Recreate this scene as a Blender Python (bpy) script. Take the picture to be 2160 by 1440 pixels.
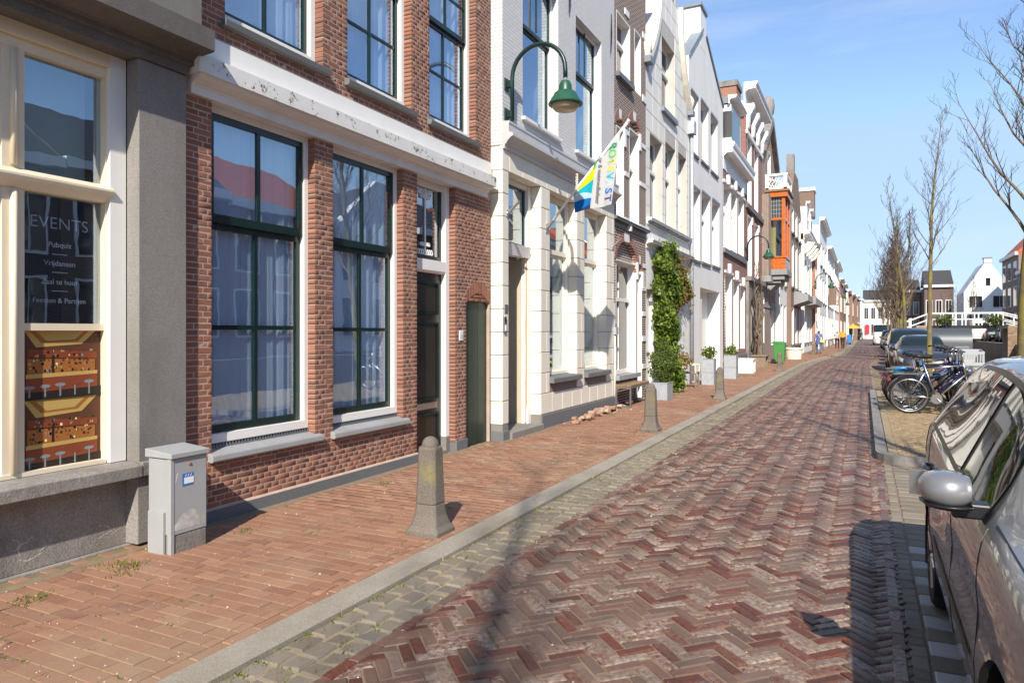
import bpy, bmesh, math, random
import numpy as np
from mathutils import Vector, Matrix, Euler
from mathutils.geometry import tessellate_polygon
random.seed(7); RNG = np.random.default_rng(7)
R = math.radians
for o in list(bpy.data.objects): bpy.data.objects.remove(o)
SC = bpy.context.scene
COL = SC.collection

# ------------------------------------------------------------ camera
FPX, CX, HOR, VPX, EYE = 1500.0, 1080.0, 699.0, 1823.0, 1.6
TH = math.atan((VPX - CX) / FPX); SN, CS = math.sin(TH), math.cos(TH)
cam = bpy.data.cameras.new('camera'); camo = bpy.data.objects.new('camera', cam); COL.objects.link(camo)
camo.location = (0, 0, EYE); camo.rotation_euler = (R(90), 0, TH)
cam.sensor_width = 36; cam.lens = 36 * FPX / 2160
cam.shift_y = -(720 - HOR) / 2160; cam.clip_start = .05; cam.clip_end = 3000
SC.camera = camo
# ------------------------------------------------------------ world, sun, exposure
SUN_EL, SUN_RATIO = R(37), .357
SUN_AZ = math.atan(SUN_RATIO)                       # light travels (-sin, cos) of this angle
w = bpy.data.worlds.new('World'); SC.world = w; w.use_nodes = True
nt = w.node_tree; bg = nt.nodes['Background']
sky = nt.nodes.new('ShaderNodeTexSky'); sky.sky_type = 'NISHITA'; sky.sun_disc = False
sky.sun_elevation = SUN_EL
sdir = Vector((math.sin(SUN_AZ), -math.cos(SUN_AZ), 0))          # towards the sun
sky.sun_rotation = math.atan2(sdir.x, sdir.y)
sky.air_density = 1.0; sky.dust_density = 0.0; sky.ozone_density = 2.0
hs = nt.nodes.new('ShaderNodeHueSaturation'); hs.inputs['Saturation'].default_value = 1.02
mxs = nt.nodes.new('ShaderNodeMix'); mxs.data_type = 'RGBA'; mxs.blend_type = 'MULTIPLY'; mxs.inputs[0].default_value = 1; mxs.inputs[7].default_value = (1.0, .985, 1.03, 1)
nt.links.new(sky.outputs[0], hs.inputs['Color']); nt.links.new(hs.outputs[0], mxs.inputs[6])
tcd = nt.nodes.new('ShaderNodeTexCoord'); mpc = nt.nodes.new('ShaderNodeMapping'); mpc.inputs['Scale'].default_value = (1.2, 1.2, 7)
nzc = nt.nodes.new('ShaderNodeTexNoise'); nzc.inputs['Scale'].default_value = 2.2; nzc.inputs['Detail'].default_value = 7; nzc.inputs['Roughness'].default_value = .62
crc = nt.nodes.new('ShaderNodeValToRGB'); crc.color_ramp.elements[0].position = .47; crc.color_ramp.elements[1].position = .8; crc.color_ramp.elements[1].color = (.5, .5, .5, 1)
mxc = nt.nodes.new('ShaderNodeMix'); mxc.data_type = 'RGBA'; mxc.inputs[7].default_value = (3.7, 4.3, 5.0, 1)      # thin high cloud
nt.links.new(tcd.outputs['Generated'], mpc.inputs[0]); nt.links.new(mpc.outputs[0], nzc.inputs['Vector']); nt.links.new(nzc.outputs['Fac'], crc.inputs[0])
nt.links.new(crc.outputs[0], mxc.inputs[0]); cap = nt.nodes.new('ShaderNodeMix'); cap.data_type = 'RGBA'; cap.blend_type = 'DARKEN'; cap.inputs[0].default_value = .85; cap.inputs[7].default_value = (2.5, 3.5, 4.9, 1)
nt.links.new(mxs.outputs[2], cap.inputs[6]); nt.links.new(cap.outputs[2], mxc.inputs[6])
nt.links.new(mxc.outputs[2], bg.inputs[0]); bg.inputs[1].default_value = .135
sun = bpy.data.lights.new('sun', 'SUN'); sun.energy = 4.6; sun.angle = R(.53); sun.color = (1, .92, .79)
suno = bpy.data.objects.new('sun', sun); COL.objects.link(suno)
ldir = Vector((-math.sin(SUN_AZ) * math.cos(SUN_EL), math.cos(SUN_AZ) * math.cos(SUN_EL), -math.sin(SUN_EL)))
suno.rotation_euler = ldir.to_track_quat('-Z', 'Y').to_euler(); suno.location = (10, -20, 30)
SC.view_settings.view_transform = 'Standard'; SC.view_settings.look = 'None'
SC.view_settings.exposure = .62; SC.view_settings.gamma = 1
SC.render.engine = 'CYCLES'
SC.render.resolution_x = 1024; SC.render.resolution_y = 682
try:
    SC.cycles.max_bounces = 8; SC.cycles.transparent_max_bounces = 12
except Exception: pass

# ------------------------------------------------------------ photo pixel -> place
def dirxy(u):
    d = (u - CX) / FPX
    return (-SN + d * CS, CS + d * SN)
def Yf(u, X):                       # where the sight line of column u meets the plane x = X
    a, b = dirxy(u); return X / a * b
def Zf(u, v, X):
    a, b = dirxy(u); return EYE + X / a * (HOR - v) / FPX
def G(u, v, z=0.0):                 # point on level ground z
    dep = (EYE - z) * FPX / (v - HOR); a, b = dirxy(u)
    return (dep * a, dep * b)
def Zy(v, x, y):                    # height of row v at place x, y
    return EYE + (-x * SN + y * CS) * (HOR - v) / FPX
def depth(x, y): return -x * SN + y * CS
def proj(x, y, z):
    d = depth(x, y); return (CX + FPX * (x * CS + y * SN) / d, HOR - FPX * (z - EYE) / d, d)

def bend(y):                        # the street swings to the right further on
    t = min(max((y - 36) / 26, 0), 1); return 1.25 * t * t * (3 - 2 * t)
# ------------------------------------------------------------ objects
def tag(o, label=None, cat=None, group=None, kind=None):
    if label: o['label'] = label
    if cat: o['category'] = cat
    if group: o['group'] = group
    if kind: o['kind'] = kind
    return o
def empty(name, loc, label=None, cat=None, group=None, rz=0):
    o = bpy.data.objects.new(name, None); COL.objects.link(o); o.location = loc; o.rotation_euler = (0, 0, rz)
    o.empty_display_size = .1
    return tag(o, label, cat, group)
def org(o):
    v = Vector((0, 0, 0))
    while o is not None:
        v += o.location; o = o.parent
    return v
class MB:
    def __init__(s): s.v = []; s.f = []; s.m = []
    def add(s, vs, fs, mi=0):
        b = len(s.v); s.v += [tuple(p) for p in vs]
        for f in fs: s.f.append(tuple(i + b for i in f)); s.m.append(mi)
        return s
    def box(s, x0, x1, y0, y1, z0, z1, mi=0):
        if x0 > x1: x0, x1 = x1, x0
        if y0 > y1: y0, y1 = y1, y0
        if z0 > z1: z0, z1 = z1, z0
        return s.add([(x0,y0,z0),(x1,y0,z0),(x1,y1,z0),(x0,y1,z0),(x0,y0,z1),(x1,y0,z1),(x1,y1,z1),(x0,y1,z1)],
              [(0,3,2,1),(4,5,6,7),(0,1,5,4),(1,2,6,5),(2,3,7,6),(3,0,4,7)], mi)
    def profile_y(s, prof, y0, y1, mi=0, sh0=None, sh1=None):      # (x, z) outline swept along y
        n = len(prof)
        vs = [(x, y0 if sh0 is None else y0 + sh0 * (x - prof[0][0]), z) for x, z in prof] + \
             [(x, y1 if sh1 is None else y1 + sh1 * (x - prof[0][0]), z) for x, z in prof]
        fs = [(i, (i + 1) % n, n + (i + 1) % n, n + i) for i in range(n)]
        fs += [tuple(reversed(range(n))), tuple(range(n, 2 * n))]
        return s.add(vs, fs, mi)
    def prism_x(s, poly, x0, x1, mi=0):                            # (y, z) outline extruded in x
        n = len(poly)
        vs = [(x0, y, z) for y, z in poly] + [(x1, y, z) for y, z in poly]
        fs = [(i, (i + 1) % n, n + (i + 1) % n, n + i) for i in range(n)]
        fs += [tuple(reversed(range(n))), tuple(range(n, 2 * n))]
        return s.add(vs, fs, mi)
    def prism_z(s, poly, z0, z1, mi=0):
        n = len(poly)
        vs = [(x, y, z0) for x, y in poly] + [(x, y, z1) for x, y in poly]
        fs = [(i, (i + 1) % n, n + (i + 1) % n, n + i) for i in range(n)]
        fs += [tuple(reversed(range(n))), tuple(range(n, 2 * n))]
        return s.add(vs, fs, mi)
    def tube(s, pts, rad, sides=8, mi=0, caps=True):
        pts = [Vector(p) for p in pts]; n = len(pts)
        if not hasattr(rad, '__len__'): rad = [rad] * n
        vs = []; up = None
        for i, p in enumerate(pts):
            t = (pts[min(i + 1, n - 1)] - pts[max(i - 1, 0)])
            if t.length < 1e-9: t = Vector((0, 0, 1))
            t.normalize()
            if up is None: up = t.orthogonal().normalized()
            a = (up - t * up.dot(t))
            a = t.orthogonal().normalized() if a.length < 1e-6 else a.normalized()
            up = a; b = t.cross(a)
            for k in range(sides):
                an = 2 * math.pi * k / sides
                vs.append(p + (a * math.cos(an) + b * math.sin(an)) * rad[i])
        fs = []
        for i in range(n - 1):
            for k in range(sides):
                k2 = (k + 1) % sides
                fs.append((i*sides+k, i*sides+k2, (i+1)*sides+k2, (i+1)*sides+k))
        if caps: fs += [tuple(reversed(range(sides))), tuple(range((n-1)*sides, n*sides))]
        return s.add(vs, fs, mi)
    def lathe(s, prof, c=(0,0,0), segs=24, mi=0, axis='z'):        # (r, h) profile
        vs = []; n = len(prof)
        for r, h in prof:
            for k in range(segs):
                a = 2 * math.pi * k / segs
                p = (r * math.cos(a), r * math.sin(a), h)
                if axis == 'x': p = (h, p[0], p[1])
                if axis == 'y': p = (p[0], h, p[1])
                vs.append((c[0]+p[0], c[1]+p[1], c[2]+p[2]))
        fs = []
        for i in range(n - 1):
            for k in range(segs):
                k2 = (k + 1) % segs
                fs.append((i*segs+k, i*segs+k2, (i+1)*segs+k2, (i+1)*segs+k))
        fs += [tuple(reversed(range(segs))), tuple(range((n-1)*segs, n*segs))]
        return s.add(vs, fs, mi)
    def build(s, name, mat, parent=None, rel=True, smooth=False, bevel=0, auto=False):
        me = bpy.data.meshes.new(name)
        o3 = org(parent) if (rel and parent is not None) else Vector((0, 0, 0))
        me.from_pydata([(x - o3.x, y - o3.y, z - o3.z) for x, y, z in s.v], [], s.f)
        mats = mat if isinstance(mat, (list, tuple)) else [mat]
        for m in mats: me.materials.append(m)
        if len(mats) > 1: me.polygons.foreach_set('material_index', s.m)
        if smooth: me.polygons.foreach_set('use_smooth', [True] * len(me.polygons))
        me.update()
        if auto:
            try: me.set_sharp_from_angle(angle=R(35))
            except Exception: pass
        o = bpy.data.objects.new(name, me); COL.objects.link(o)
        if parent is not None: o.parent = parent
        if bevel:
            b = o.modifiers.new('bevel', 'BEVEL'); b.width = bevel; b.segments = 2; b.limit_method = 'ANGLE'
        return o
def solid(s_or_obj): pass
def copy_tree(o, parent=None):
    c = o.copy(); COL.objects.link(c)
    if parent is not None: c.parent = parent
    for ch in o.children: copy_tree(ch, c)
    return c
def boxo(name, mat, parent, *a, **k): return MB().box(*a).build(name, mat, parent, **k)
def wall(name, mat, parent, X, outline, holes=(), thick=.3, back=False, build=True):
    polys = [[Vector((y, z, 0)) for y, z in outline]] + [[Vector((y, z, 0)) for y, z in h] for h in holes]
    pts = [p for pl in polys for p in pl]
    tris = tessellate_polygon(polys)
    vs = [(X, p.x, p.y) for p in pts]; fs = []
    for a, b, c in tris:
        pa, pb, pc = pts[a], pts[b], pts[c]
        cr = (pb.x-pa.x)*(pc.y-pa.y) - (pb.y-pa.y)*(pc.x-pa.x)
        if abs(cr) < 1e-10: continue
        fs.append((a, b, c) if cr > 0 else (a, c, b))
    n = len(vs); vs += [(X - thick, p.x, p.y) for p in pts]
    if back: fs += [tuple(reversed([i + n for i in f])) for f in list(fs)]
    off = 0
    for pl in polys:
        m = len(pl)
        for i in range(m): fs.append((off+i, off+(i+1) % m, n+off+(i+1) % m, n+off+i))
        off += m
    mb = MB().add(vs, fs)
    return mb.build(name, mat, parent) if build else mb
def rect(y0, y1, z0, z1): return [(y0, z0), (y1, z0), (y1, z1), (y0, z1)]
def arch(y0, y1, z0, zs, rise, n=10):                     # opening with a curved head
    pts = [(y0, z0), (y1, z0), (y1, zs)]
    w = (y1 - y0) / 2; c = (y0 + y1) / 2
    for i in range(1, n):
        a = math.pi * i / n
        pts.append((c + w * math.cos(a), zs + rise * math.sin(a)))
    return pts + [(y0, zs)]
def text_mesh(txt, size, align='CENTER', extrude=0.0, space=1.0, offset=0.0):
    cu = bpy.data.curves.new('t', 'FONT'); cu.body = txt; cu.size = size; cu.align_x = align; cu.extrude = extrude
    cu.space_character = space; cu.offset = offset
    o = bpy.data.objects.new('t', cu); COL.objects.link(o)
    me = bpy.data.meshes.new_from_object(o.evaluated_get(bpy.context.evaluated_depsgraph_get()))
    bpy.data.objects.remove(o); return me
def place_text(name, txt, size, mat, parent, M4, **k):
    me = text_mesh(txt, size, **k); me.materials.clear(); me.materials.append(mat)
    o3 = org(parent)
    me.transform(Matrix.Translation(-o3) @ M4)
    o = bpy.data.objects.new(name, me); COL.objects.link(o); o.parent = parent
    return o
# ------------------------------------------------------------ materials (all procedural)
class NM:
    def __init__(s, name):
        s.m = bpy.data.materials.new(name); s.m.use_nodes = True
        s.t = s.m.node_tree; s.b = s.t.nodes['Principled BSDF']; s.out = s.t.nodes['Material Output']
        s._pos = None
    def n(s, typ, **k):
        x = s.t.nodes.new(typ)
        for a, b in k.items(): setattr(x, a, b)
        return x
    def l(s, a, b): s.t.links.new(a, b)
    def set(s, node, i, v):
        if hasattr(v, 'is_output') or isinstance(v, bpy.types.NodeSocket): s.l(v, node.inputs[i])
        else: node.inputs[i].default_value = v
    def pos(s):
        if s._pos is None: s._pos = s.n('ShaderNodeNewGeometry')
        return s._pos.outputs['Position']
    def noise(s, scale, detail=4, rough=.6, vec=None, sc3=None, dist=0):
        x = s.n('ShaderNodeTexNoise'); v = vec or s.pos()
        if sc3:
            mp = s.n('ShaderNodeMapping'); s.l(v, mp.inputs[0]); mp.inputs['Scale'].default_value = sc3; v = mp.outputs[0]
        s.l(v, x.inputs['Vector']); x.inputs['Scale'].default_value = scale
        x.inputs['Detail'].default_value = detail; x.inputs['Roughness'].default_value = rough
        x.inputs['Distortion'].default_value = dist
        return x.outputs['Fac']
    def ramp(s, fac, stops, interp='LINEAR'):
        x = s.n('ShaderNodeValToRGB'); x.color_ramp.interpolation = interp; e = x.color_ramp.elements
        while len(e) < len(stops): e.new(.5)
        for i, (p, c) in enumerate(stops):
            e[i].position = p; e[i].color = (c[0], c[1], c[2], 1) if hasattr(c, '__len__') else (c, c, c, 1)
        s.l(fac, x.inputs[0]); return x.outputs[0]
    def mix(s, fac, a, b, mode='MIX'):
        x = s.n('ShaderNodeMix', data_type='RGBA', blend_type=mode)
        s.set(x, 0, fac)
        for i, v in ((6, a), (7, b)):
            if isinstance(v, bpy.types.NodeSocket): s.l(v, x.inputs[i])
            else: x.inputs[i].default_value = (v[0], v[1], v[2], 1) if hasattr(v, '__len__') else (v, v, v, 1)
        return x.outputs[2]
    def math(s, op, a, b=0.0, clamp=False):
        x = s.n('ShaderNodeMath', operation=op, use_clamp=clamp); s.set(x, 0, a); s.set(x, 1, b); return x.outputs[0]
    def rnd(s):
        if s._pos is None: s.pos()
        oi = s.n('ShaderNodeObjectInfo')
        return s.math('FRACT', s.math('ADD', s._pos.outputs['Random Per Island'], oi.outputs['Random']))
    def bump(s, h, strength=.3, dist=.01):
        x = s.n('ShaderNodeBump'); x.inputs['Strength'].default_value = strength; x.inputs['Distance'].default_value = dist
        s.l(h, x.inputs['Height']); s.l(x.outputs[0], s.b.inputs['Normal']); return x
    def col(s, c):
        if isinstance(c, bpy.types.NodeSocket): s.l(c, s.b.inputs['Base Color'])
        else: s.b.inputs['Base Color'].default_value = (*c, 1)
    def p(s, **k):
        for a, v in k.items(): s.set(s.b, a.replace('_', ' '), v)
        return s
def sc(c, k): return tuple(min(1, x * k) for x in c)
def simple(name, c, rough=.6, var=.12, vs=3, bump=0, bs=80, metal=0, spec=.5, coat=0, dirt=0, dirtc=(.12,.1,.08), streak=False):
    q = NM(name); f = q.noise(vs, 5)
    base = q.mix(f, sc(c, 1 - var * 1.6), sc(c, 1 + var * 1.6))
    if dirt:
        d = q.noise(1.3, 6, .7, sc3=(1, 1, .25) if streak else None)
        d2 = q.ramp(d, [(.45, 0), (.75, 1)])
        base = q.mix(q.math('MULTIPLY', d2, dirt), base, dirtc)
    q.col(base); q.p(Roughness=rough, Metallic=metal)
    q.b.inputs['Specular IOR Level'].default_value = spec
    if coat: q.b.inputs['Coat Weight'].default_value = coat; q.b.inputs['Coat Roughness'].default_value = .03
    if bump: q.bump(q.noise(bs, 5), bump, .004)
    return q.m
MT = {}
def stone(name, a, b, fine=160, stain=(.1,.09,.08), st=.5, rough=.85, bump=.35, big=1.6):
    q = NM(name)
    c = q.mix(q.ramp(q.noise(fine, 3, .7), [(.35, 0), (.65, 1)]), a, b)
    s = q.ramp(q.noise(big, 7, .65, sc3=(1, 1, .45)), [(.42, 0), (.72, 1)])
    c = q.mix(q.math('MULTIPLY', s, st), c, stain)
    q.col(c); q.p(Roughness=rough); q.bump(q.math('ADD', q.noise(fine, 3), q.noise(9, 6)), bump, .006)
    return q.m
MT['bluestone'] = stone('bluestone', (.15,.138,.13), (.33,.31,.29), 210, (.12,.11,.1), .6)
MT['bluestone_dark'] = stone('bluestone_dark', (.10,.09,.085), (.21,.19,.18), 170, (.05,.045,.04), .6)
MT['concrete'] = stone('concrete', (.20,.182,.165), (.33,.305,.285), 70, (.10,.09,.08), .9, big=2.6, bump=.6)
MT['sillstone'] = stone('sillstone', (.24,.24,.25), (.36,.36,.37), 120, (.14,.13,.13), .4)
MT['sillstone_dark'] = stone('sillstone_dark', (.13,.13,.135), (.2,.2,.2), 120, (.1,.09,.08), .3)
MT['plinth'] = stone('plinth', (.115,.12,.13), (.16,.165,.175), 90, (.2,.19,.18), .3, bump=.2)
MT['bollard'] = stone('bollard', (.11,.095,.08), (.21,.18,.15), 120, (.06,.05,.045), .5)
MT['kerbstone'] = stone('kerbstone', (.235,.205,.165), (.38,.345,.295), 120, (.2,.165,.11), .7, bump=.4)
MT['quay'] = stone('quay', (.22,.15,.1), (.4,.3,.22), 14, (.1,.08,.06), .5)
MT['white'] = simple('white_paint', (.80,.79,.77), .45, .03, 6, dirt=.12, dirtc=(.45,.42,.37), streak=True)
MT['white_wall'] = simple('white_render', (.80,.79,.765), .75, .04, 2, .12, 120, dirt=.3, dirtc=(.5,.47,.43), streak=True)
MT['cream'] = simple('cream_paint', (.76,.66,.50), .4, .04, 5, dirt=.1, dirtc=(.4,.34,.25))
MT['cream_block'] = simple('cream_block_paint', (.78,.735,.63), .6, .03, 3, .08, 60, dirt=.2, dirtc=(.5,.45,.36), streak=True)
MT['white_block'] = simple('white_block_paint', (.79,.775,.725), .65, .04, 3, .1, 60, dirt=.28, dirtc=(.5,.47,.4), streak=True)
MT['joint'] = simple('dark_joint', (.22,.2,.18), .9)
MT['joint_light'] = simple('light_joint', (.5,.48,.44), .9)
MT['green_dark'] = simple('dark_green_paint', (.006,.022,.021), .22, .2, 8, .05, 40, spec=.5)
MT['door_dark'] = simple('dark_door_paint', (.022,.02,.017), .3, .3, 5, .1, 30, dirt=.3, dirtc=(.05,.055,.045))
MT['olive'] = simple('olive_door_paint', (.07,.065,.045), .35, .25, 5, .1, 30)
MT['gate_green'] = simple('green_gate_paint', (.012,.032,.024), .4, .3, 14, .2, 60, dirt=.35, dirtc=(.05,.06,.03), streak=True)
MT['lamp_green'] = simple('lamp_green', (.018,.085,.05), .4, .15, 20, .05, 60)
MT['lamp_dark'] = simple('lamp_dark_green', (.008,.03,.028), .35, .2, 12)
MT['lamp_glass'] = simple('frosted_lamp_glass', (.42,.34,.22), .25, .06, 6)
MT['grey_paint'] = simple('grey_cabinet_paint', (.36,.37,.38), .5, .06, 5, .05, 50, dirt=.25, dirtc=(.2,.2,.2), streak=True)
MT['grey_metal'] = simple('grey_metal', (.2,.21,.22), .45, .1, 6, metal=.6)
MT['zinc'] = simple('zinc', (.4,.43,.47), .55, .18, 9, .05, 30, metal=.35)
MT['steel'] = simple('steel', (.62,.62,.62), .25, .05, 10, metal=1)
MT['alu'] = simple('brushed_aluminium', (.55,.56,.57), .35, .05, 10, metal=1)
MT['black'] = simple('black_plastic', (.012,.012,.013), .4, .2, 9)
MT['rubber'] = simple('black_rubber', (.014,.014,.014), .8, .2, 20, .1, 60)
MT['dark'] = simple('dark_interior', (.02,.018,.016), .9)
MT['dark_iron'] = simple('dark_iron', (.015,.015,.016), .5, .2, 9)
MT['roof_red'] = simple('red_roof_tile', (.5,.12,.045), .7, .3, 3, .3, 30, dirt=.35, dirtc=(.12,.07,.05))
MT['roof_dark'] = simple('dark_roof_tile', (.06,.055,.055), .6, .3, 4, .3, 30)
MT['lead'] = simple('lead_grey', (.2,.23,.27), .5, .12, 5)
MT['gutter_grey'] = simple('gutter_grey', (.15,.16,.18), .45, .12, 5)
MT['wood_bay'] = simple('varnished_orange_wood', (.52,.13,.02), .3, .28, 7, .05, 40, coat=.4)
MT['wood_brown'] = simple('brown_wood', (.25,.14,.07), .6, .3, 9, .1, 40)
MT['wood_grey'] = simple('weathered_wood', (.22,.17,.12), .8, .3, 14, .2, 40)
MT['wood_door'] = simple('bare_pine', (.62,.33,.11), .6, .2, 8)
MT['plaster_beige'] = simple('beige_plaster', (.5,.44,.34), .9, .08, 3)
MT['plaster_pink'] = simple('pink_plaster', (.72,.6,.5), .9, .06, 3)
MT['soil'] = simple('soil', (.05,.035,.025), .95, .3, 20, .4, 40)
MT['lace'] = simple('lace', (.75,.74,.72), .8, .03)
MT['white_text'] = simple('white_lettering', (.85,.83,.78), .5, .01)
MT['skin'] = simple('skin', (.5,.3,.22), .55, .05)
def glassy(name, tint=(.86,.93,1.0), boost=.85, add=.2, rough=0.0):
    q = NM(name); q.t.nodes.remove(q.b)
    fr = q.n('ShaderNodeLayerWeight'); fr.inputs[0].default_value = .5
    f = q.math('ADD', q.math('MULTIPLY', q.math('POWER', fr.outputs['Facing'], 3.5), boost), add, True)
    tr = q.n('ShaderNodeBsdfTransparent'); tr.inputs[0].default_value = (*tint, 1)
    gl = q.n('ShaderNodeBsdfGlossy'); gl.inputs['Roughness'].default_value = rough; gl.inputs[0].default_value = (.88,.95,1,1)
    bm = q.n('ShaderNodeBump'); bm.inputs['Strength'].default_value = .035; bm.inputs['Distance'].default_value = .02
    q.l(q.noise(2.6, 2, .5), bm.inputs['Height']); q.l(bm.outputs[0], gl.inputs['Normal'])
    mx = q.n('ShaderNodeMixShader'); q.l(f, mx.inputs[0]); q.l(tr.outputs[0], mx.inputs[1]); q.l(gl.outputs[0], mx.inputs[2])
    q.l(mx.outputs[0], q.out.inputs[0]); return q.m
MT['glass'] = glassy('window_glass')
MT['car_glass'] = glassy('car_glass', (.28,.36,.33), .95, .06)
def darkglass(name, c, rough=.04, ior=1.8):
    q = NM(name); q.col(q.mix(q.noise(.9, 2), sc(c, .5), sc(c, 1.5))); q.p(Roughness=rough, IOR=ior)
    q.bump(q.noise(2.5, 2, .5), .03, .02); return q.m
MT['pane_dark'] = darkglass('dark_window_pane', (.018,.02,.024))
MT['pane_grey'] = darkglass('grey_window_pane', (.06,.06,.062))
MT['pane_curtain'] = darkglass('curtained_pane', (.42,.42,.40), .08, 1.6)
def sheer():
    q = NM('sheer_curtain'); q.col(q.mix(q.noise(140, 3, sc3=(1, 1, 6)), (.70,.72,.76), (.88,.89,.90))); q.p(Roughness=.9)
    return q.m
MT['curtain'] = sheer()
# ---- brick pieces: colour by piece
def brickmat(name, ramp, white=0, whitec=(.6,.57,.53), nz=60, bump=.5, rough=.85, stain=None, lo=.55, hi=.75, wear_rnd=False, wsc=34):
    q = NM(name); r = q.rnd()
    c = q.ramp(r, ramp)
    c = q.mix(q.math('MULTIPLY', q.ramp(q.noise(nz, 5, .7), [(.3, 0), (.75, 1)]), .55), c, q.mix(1, c, (.62,.6,.6), 'MULTIPLY'))
    if white:
        wn = q.ramp(q.noise(wsc, 8, .75), [(lo, 0), (hi, 1)])
        if wear_rnd:
            r2 = q.math('FRACT', q.math('MULTIPLY', r, 7.31))
            wn = q.math('MULTIPLY', wn, q.ramp(r2, [(.35, .10), (.62, .35), (.85, 1)]))
        c = q.mix(q.math('MULTIPLY', wn, white), c, whitec)
    if stain:
        s = q.ramp(q.noise(stain[0], 6, .65), [(.48, 0), (.68, 1)])
        c = q.mix(q.math('MULTIPLY', s, stain[1]), c, stain[2])
    q.col(c); q.p(Roughness=rough); q.bump(q.noise(nz * 1.3, 5, .7), bump, .006)
    return q.m
MT['brick_old'] = brickmat('old_red_brick', [(0, (.185,.09,.064)), (.25, (.245,.11,.075)), (.5, (.275,.12,.08)), (.72, (.31,.135,.086)), (.9, (.35,.155,.095)), (1, (.215,.10,.076))],
    .10, (.5,.36,.3), 75, .6, .9, (.8, .3, (.38,.135,.065)))
MT['mortar'] = simple('lime_mortar', (.43,.33,.27), .95, .2, 8, .4, 70)
MT['brick_road'] = brickmat('road_brick', [(0, (.11,.06,.042)), (.12, (.17,.105,.076)), (.22, (.155,.066,.042)), (.34, (.185,.126,.095)), (.44, (.165,.078,.05)), (.56, (.135,.088,.066)), (.64, (.17,.078,.05)), (.69, (.085,.02,.011)), (.88, (.14,.033,.016)), (1, (.095,.026,.015))],
    .75, (.50,.425,.355), 70, .8, .48, (.55, .2, (.12,.085,.07)), .40, .66, True)
MT['brick_walk'] = brickmat('pavement_brick', [(0, (.25,.118,.07)), (.2, (.33,.172,.105)), (.4, (.28,.135,.082)), (.6, (.315,.162,.10)), (.8, (.36,.2,.125)), (.92, (.235,.115,.075)), (1, (.30,.163,.105))],
    .3, (.46,.34,.25), 40, .35, .85, (.8, .75, (.30,.215,.14)))
MT['brick_yellow'] = brickmat('yellow_brick', [(0, (.30,.22,.12)), (.5, (.36,.26,.15)), (1, (.26,.19,.11))], .2, (.42,.33,.2), 40, .4)
MT['sett'] = brickmat('granite_sett', [(0, (.185,.152,.115)), (.4, (.225,.188,.145)), (.75, (.265,.225,.175)), (1, (.20,.172,.14))], .25, (.42,.38,.3), 90, .6, .8, (1.2, .4, (.27,.22,.13)))
MT['sett_white'] = brickmat('white_marked_sett', [(0, (.40,.38,.36)), (1, (.52,.5,.47))], .3, (.3,.27,.24), 60)
MT['sand'] = simple('joint_sand', (.215,.16,.105), .95, .25, 14, .4, 90)
MT['sand_moss'] = simple('mossy_joint_sand', (.30,.24,.15), .95, .3, 10, .4, 90, dirt=.35, dirtc=(.19,.17,.07))
MT['joint_moss'] = simple('mossy_pavement_joint', (.17,.125,.07), .95, .4, 7, .3, 90, dirt=.75, dirtc=(.2,.19,.04))
MT['quay_brick'] = brickmat('quay_brick', [(0, (.30,.2,.13)), (.5, (.42,.3,.2)), (1, (.25,.16,.11))], .25, (.6,.5,.4), 20, .6)
# ---- walls too far away to tell the bricks apart
def farbrick(name, c1, c2, mortar, bw=.21, bh=.058, ms=.009, bump=.5, dirt=.25):
    q = NM(name)
    sx = q.n('ShaderNodeSeparateXYZ'); q.l(q.pos(), sx.inputs[0])
    cx = q.n('ShaderNodeCombineXYZ'); q.l(q.math('ADD', sx.outputs[0], sx.outputs[1]), cx.inputs[0]); q.l(sx.outputs[2], cx.inputs[1])
    t = q.n('ShaderNodeTexBrick'); q.l(cx.outputs[0], t.inputs['Vector'])
    for i, v in (('Color1', c1), ('Color2', c2), ('Mortar', mortar)): t.inputs[i].default_value = (*v, 1)
    t.inputs['Scale'].default_value = 1; t.inputs['Mortar Size'].default_value = ms; t.inputs['Brick Width'].default_value = bw
    t.inputs['Row Height'].default_value = bh; t.inputs['Bias'].default_value = 0; t.inputs['Mortar Smooth'].default_value = .3
    c = q.mix(q.math('MULTIPLY', q.noise(1.4, 6, .7), dirt), t.outputs[0], (.1,.08,.07))
    c = q.mix(q.math('MULTIPLY', q.noise(40, 4), .5), c, q.mix(1, c, (.6,.6,.6), 'MULTIPLY'))
    q.col(c); q.p(Roughness=.88)
    h = q.math('ADD', q.math('MULTIPLY', t.outputs['Fac'], -1), q.math('MULTIPLY', q.noise(50, 4), .5))
    q.bump(h, bump, .01); return q.m
MT['fb_dark'] = farbrick('dark_brown_brick', (.10,.042,.032), (.17,.068,.046), (.55,.49,.43), ms=.013, dirt=.15)
MT['fb_red'] = farbrick('red_brick', (.33,.11,.085), (.27,.085,.068), (.42,.33,.29), dirt=.15)
MT['fb_brown'] = farbrick('brown_brick', (.17,.095,.065), (.23,.12,.08), (.36,.31,.26))
MT['fb_orange'] = farbrick('orange_brick', (.4,.15,.08), (.34,.12,.065), (.45,.36,.29), dirt=.12)
MT['fb_white'] = farbrick('white_painted_brick', (.77,.77,.77), (.72,.72,.73), (.62,.62,.63), .19, .056, .007, .9, .03)
MT['fb_purple'] = farbrick('purple_brown_brick', (.085,.04,.04), (.12,.06,.055), (.3,.26,.24))
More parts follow.
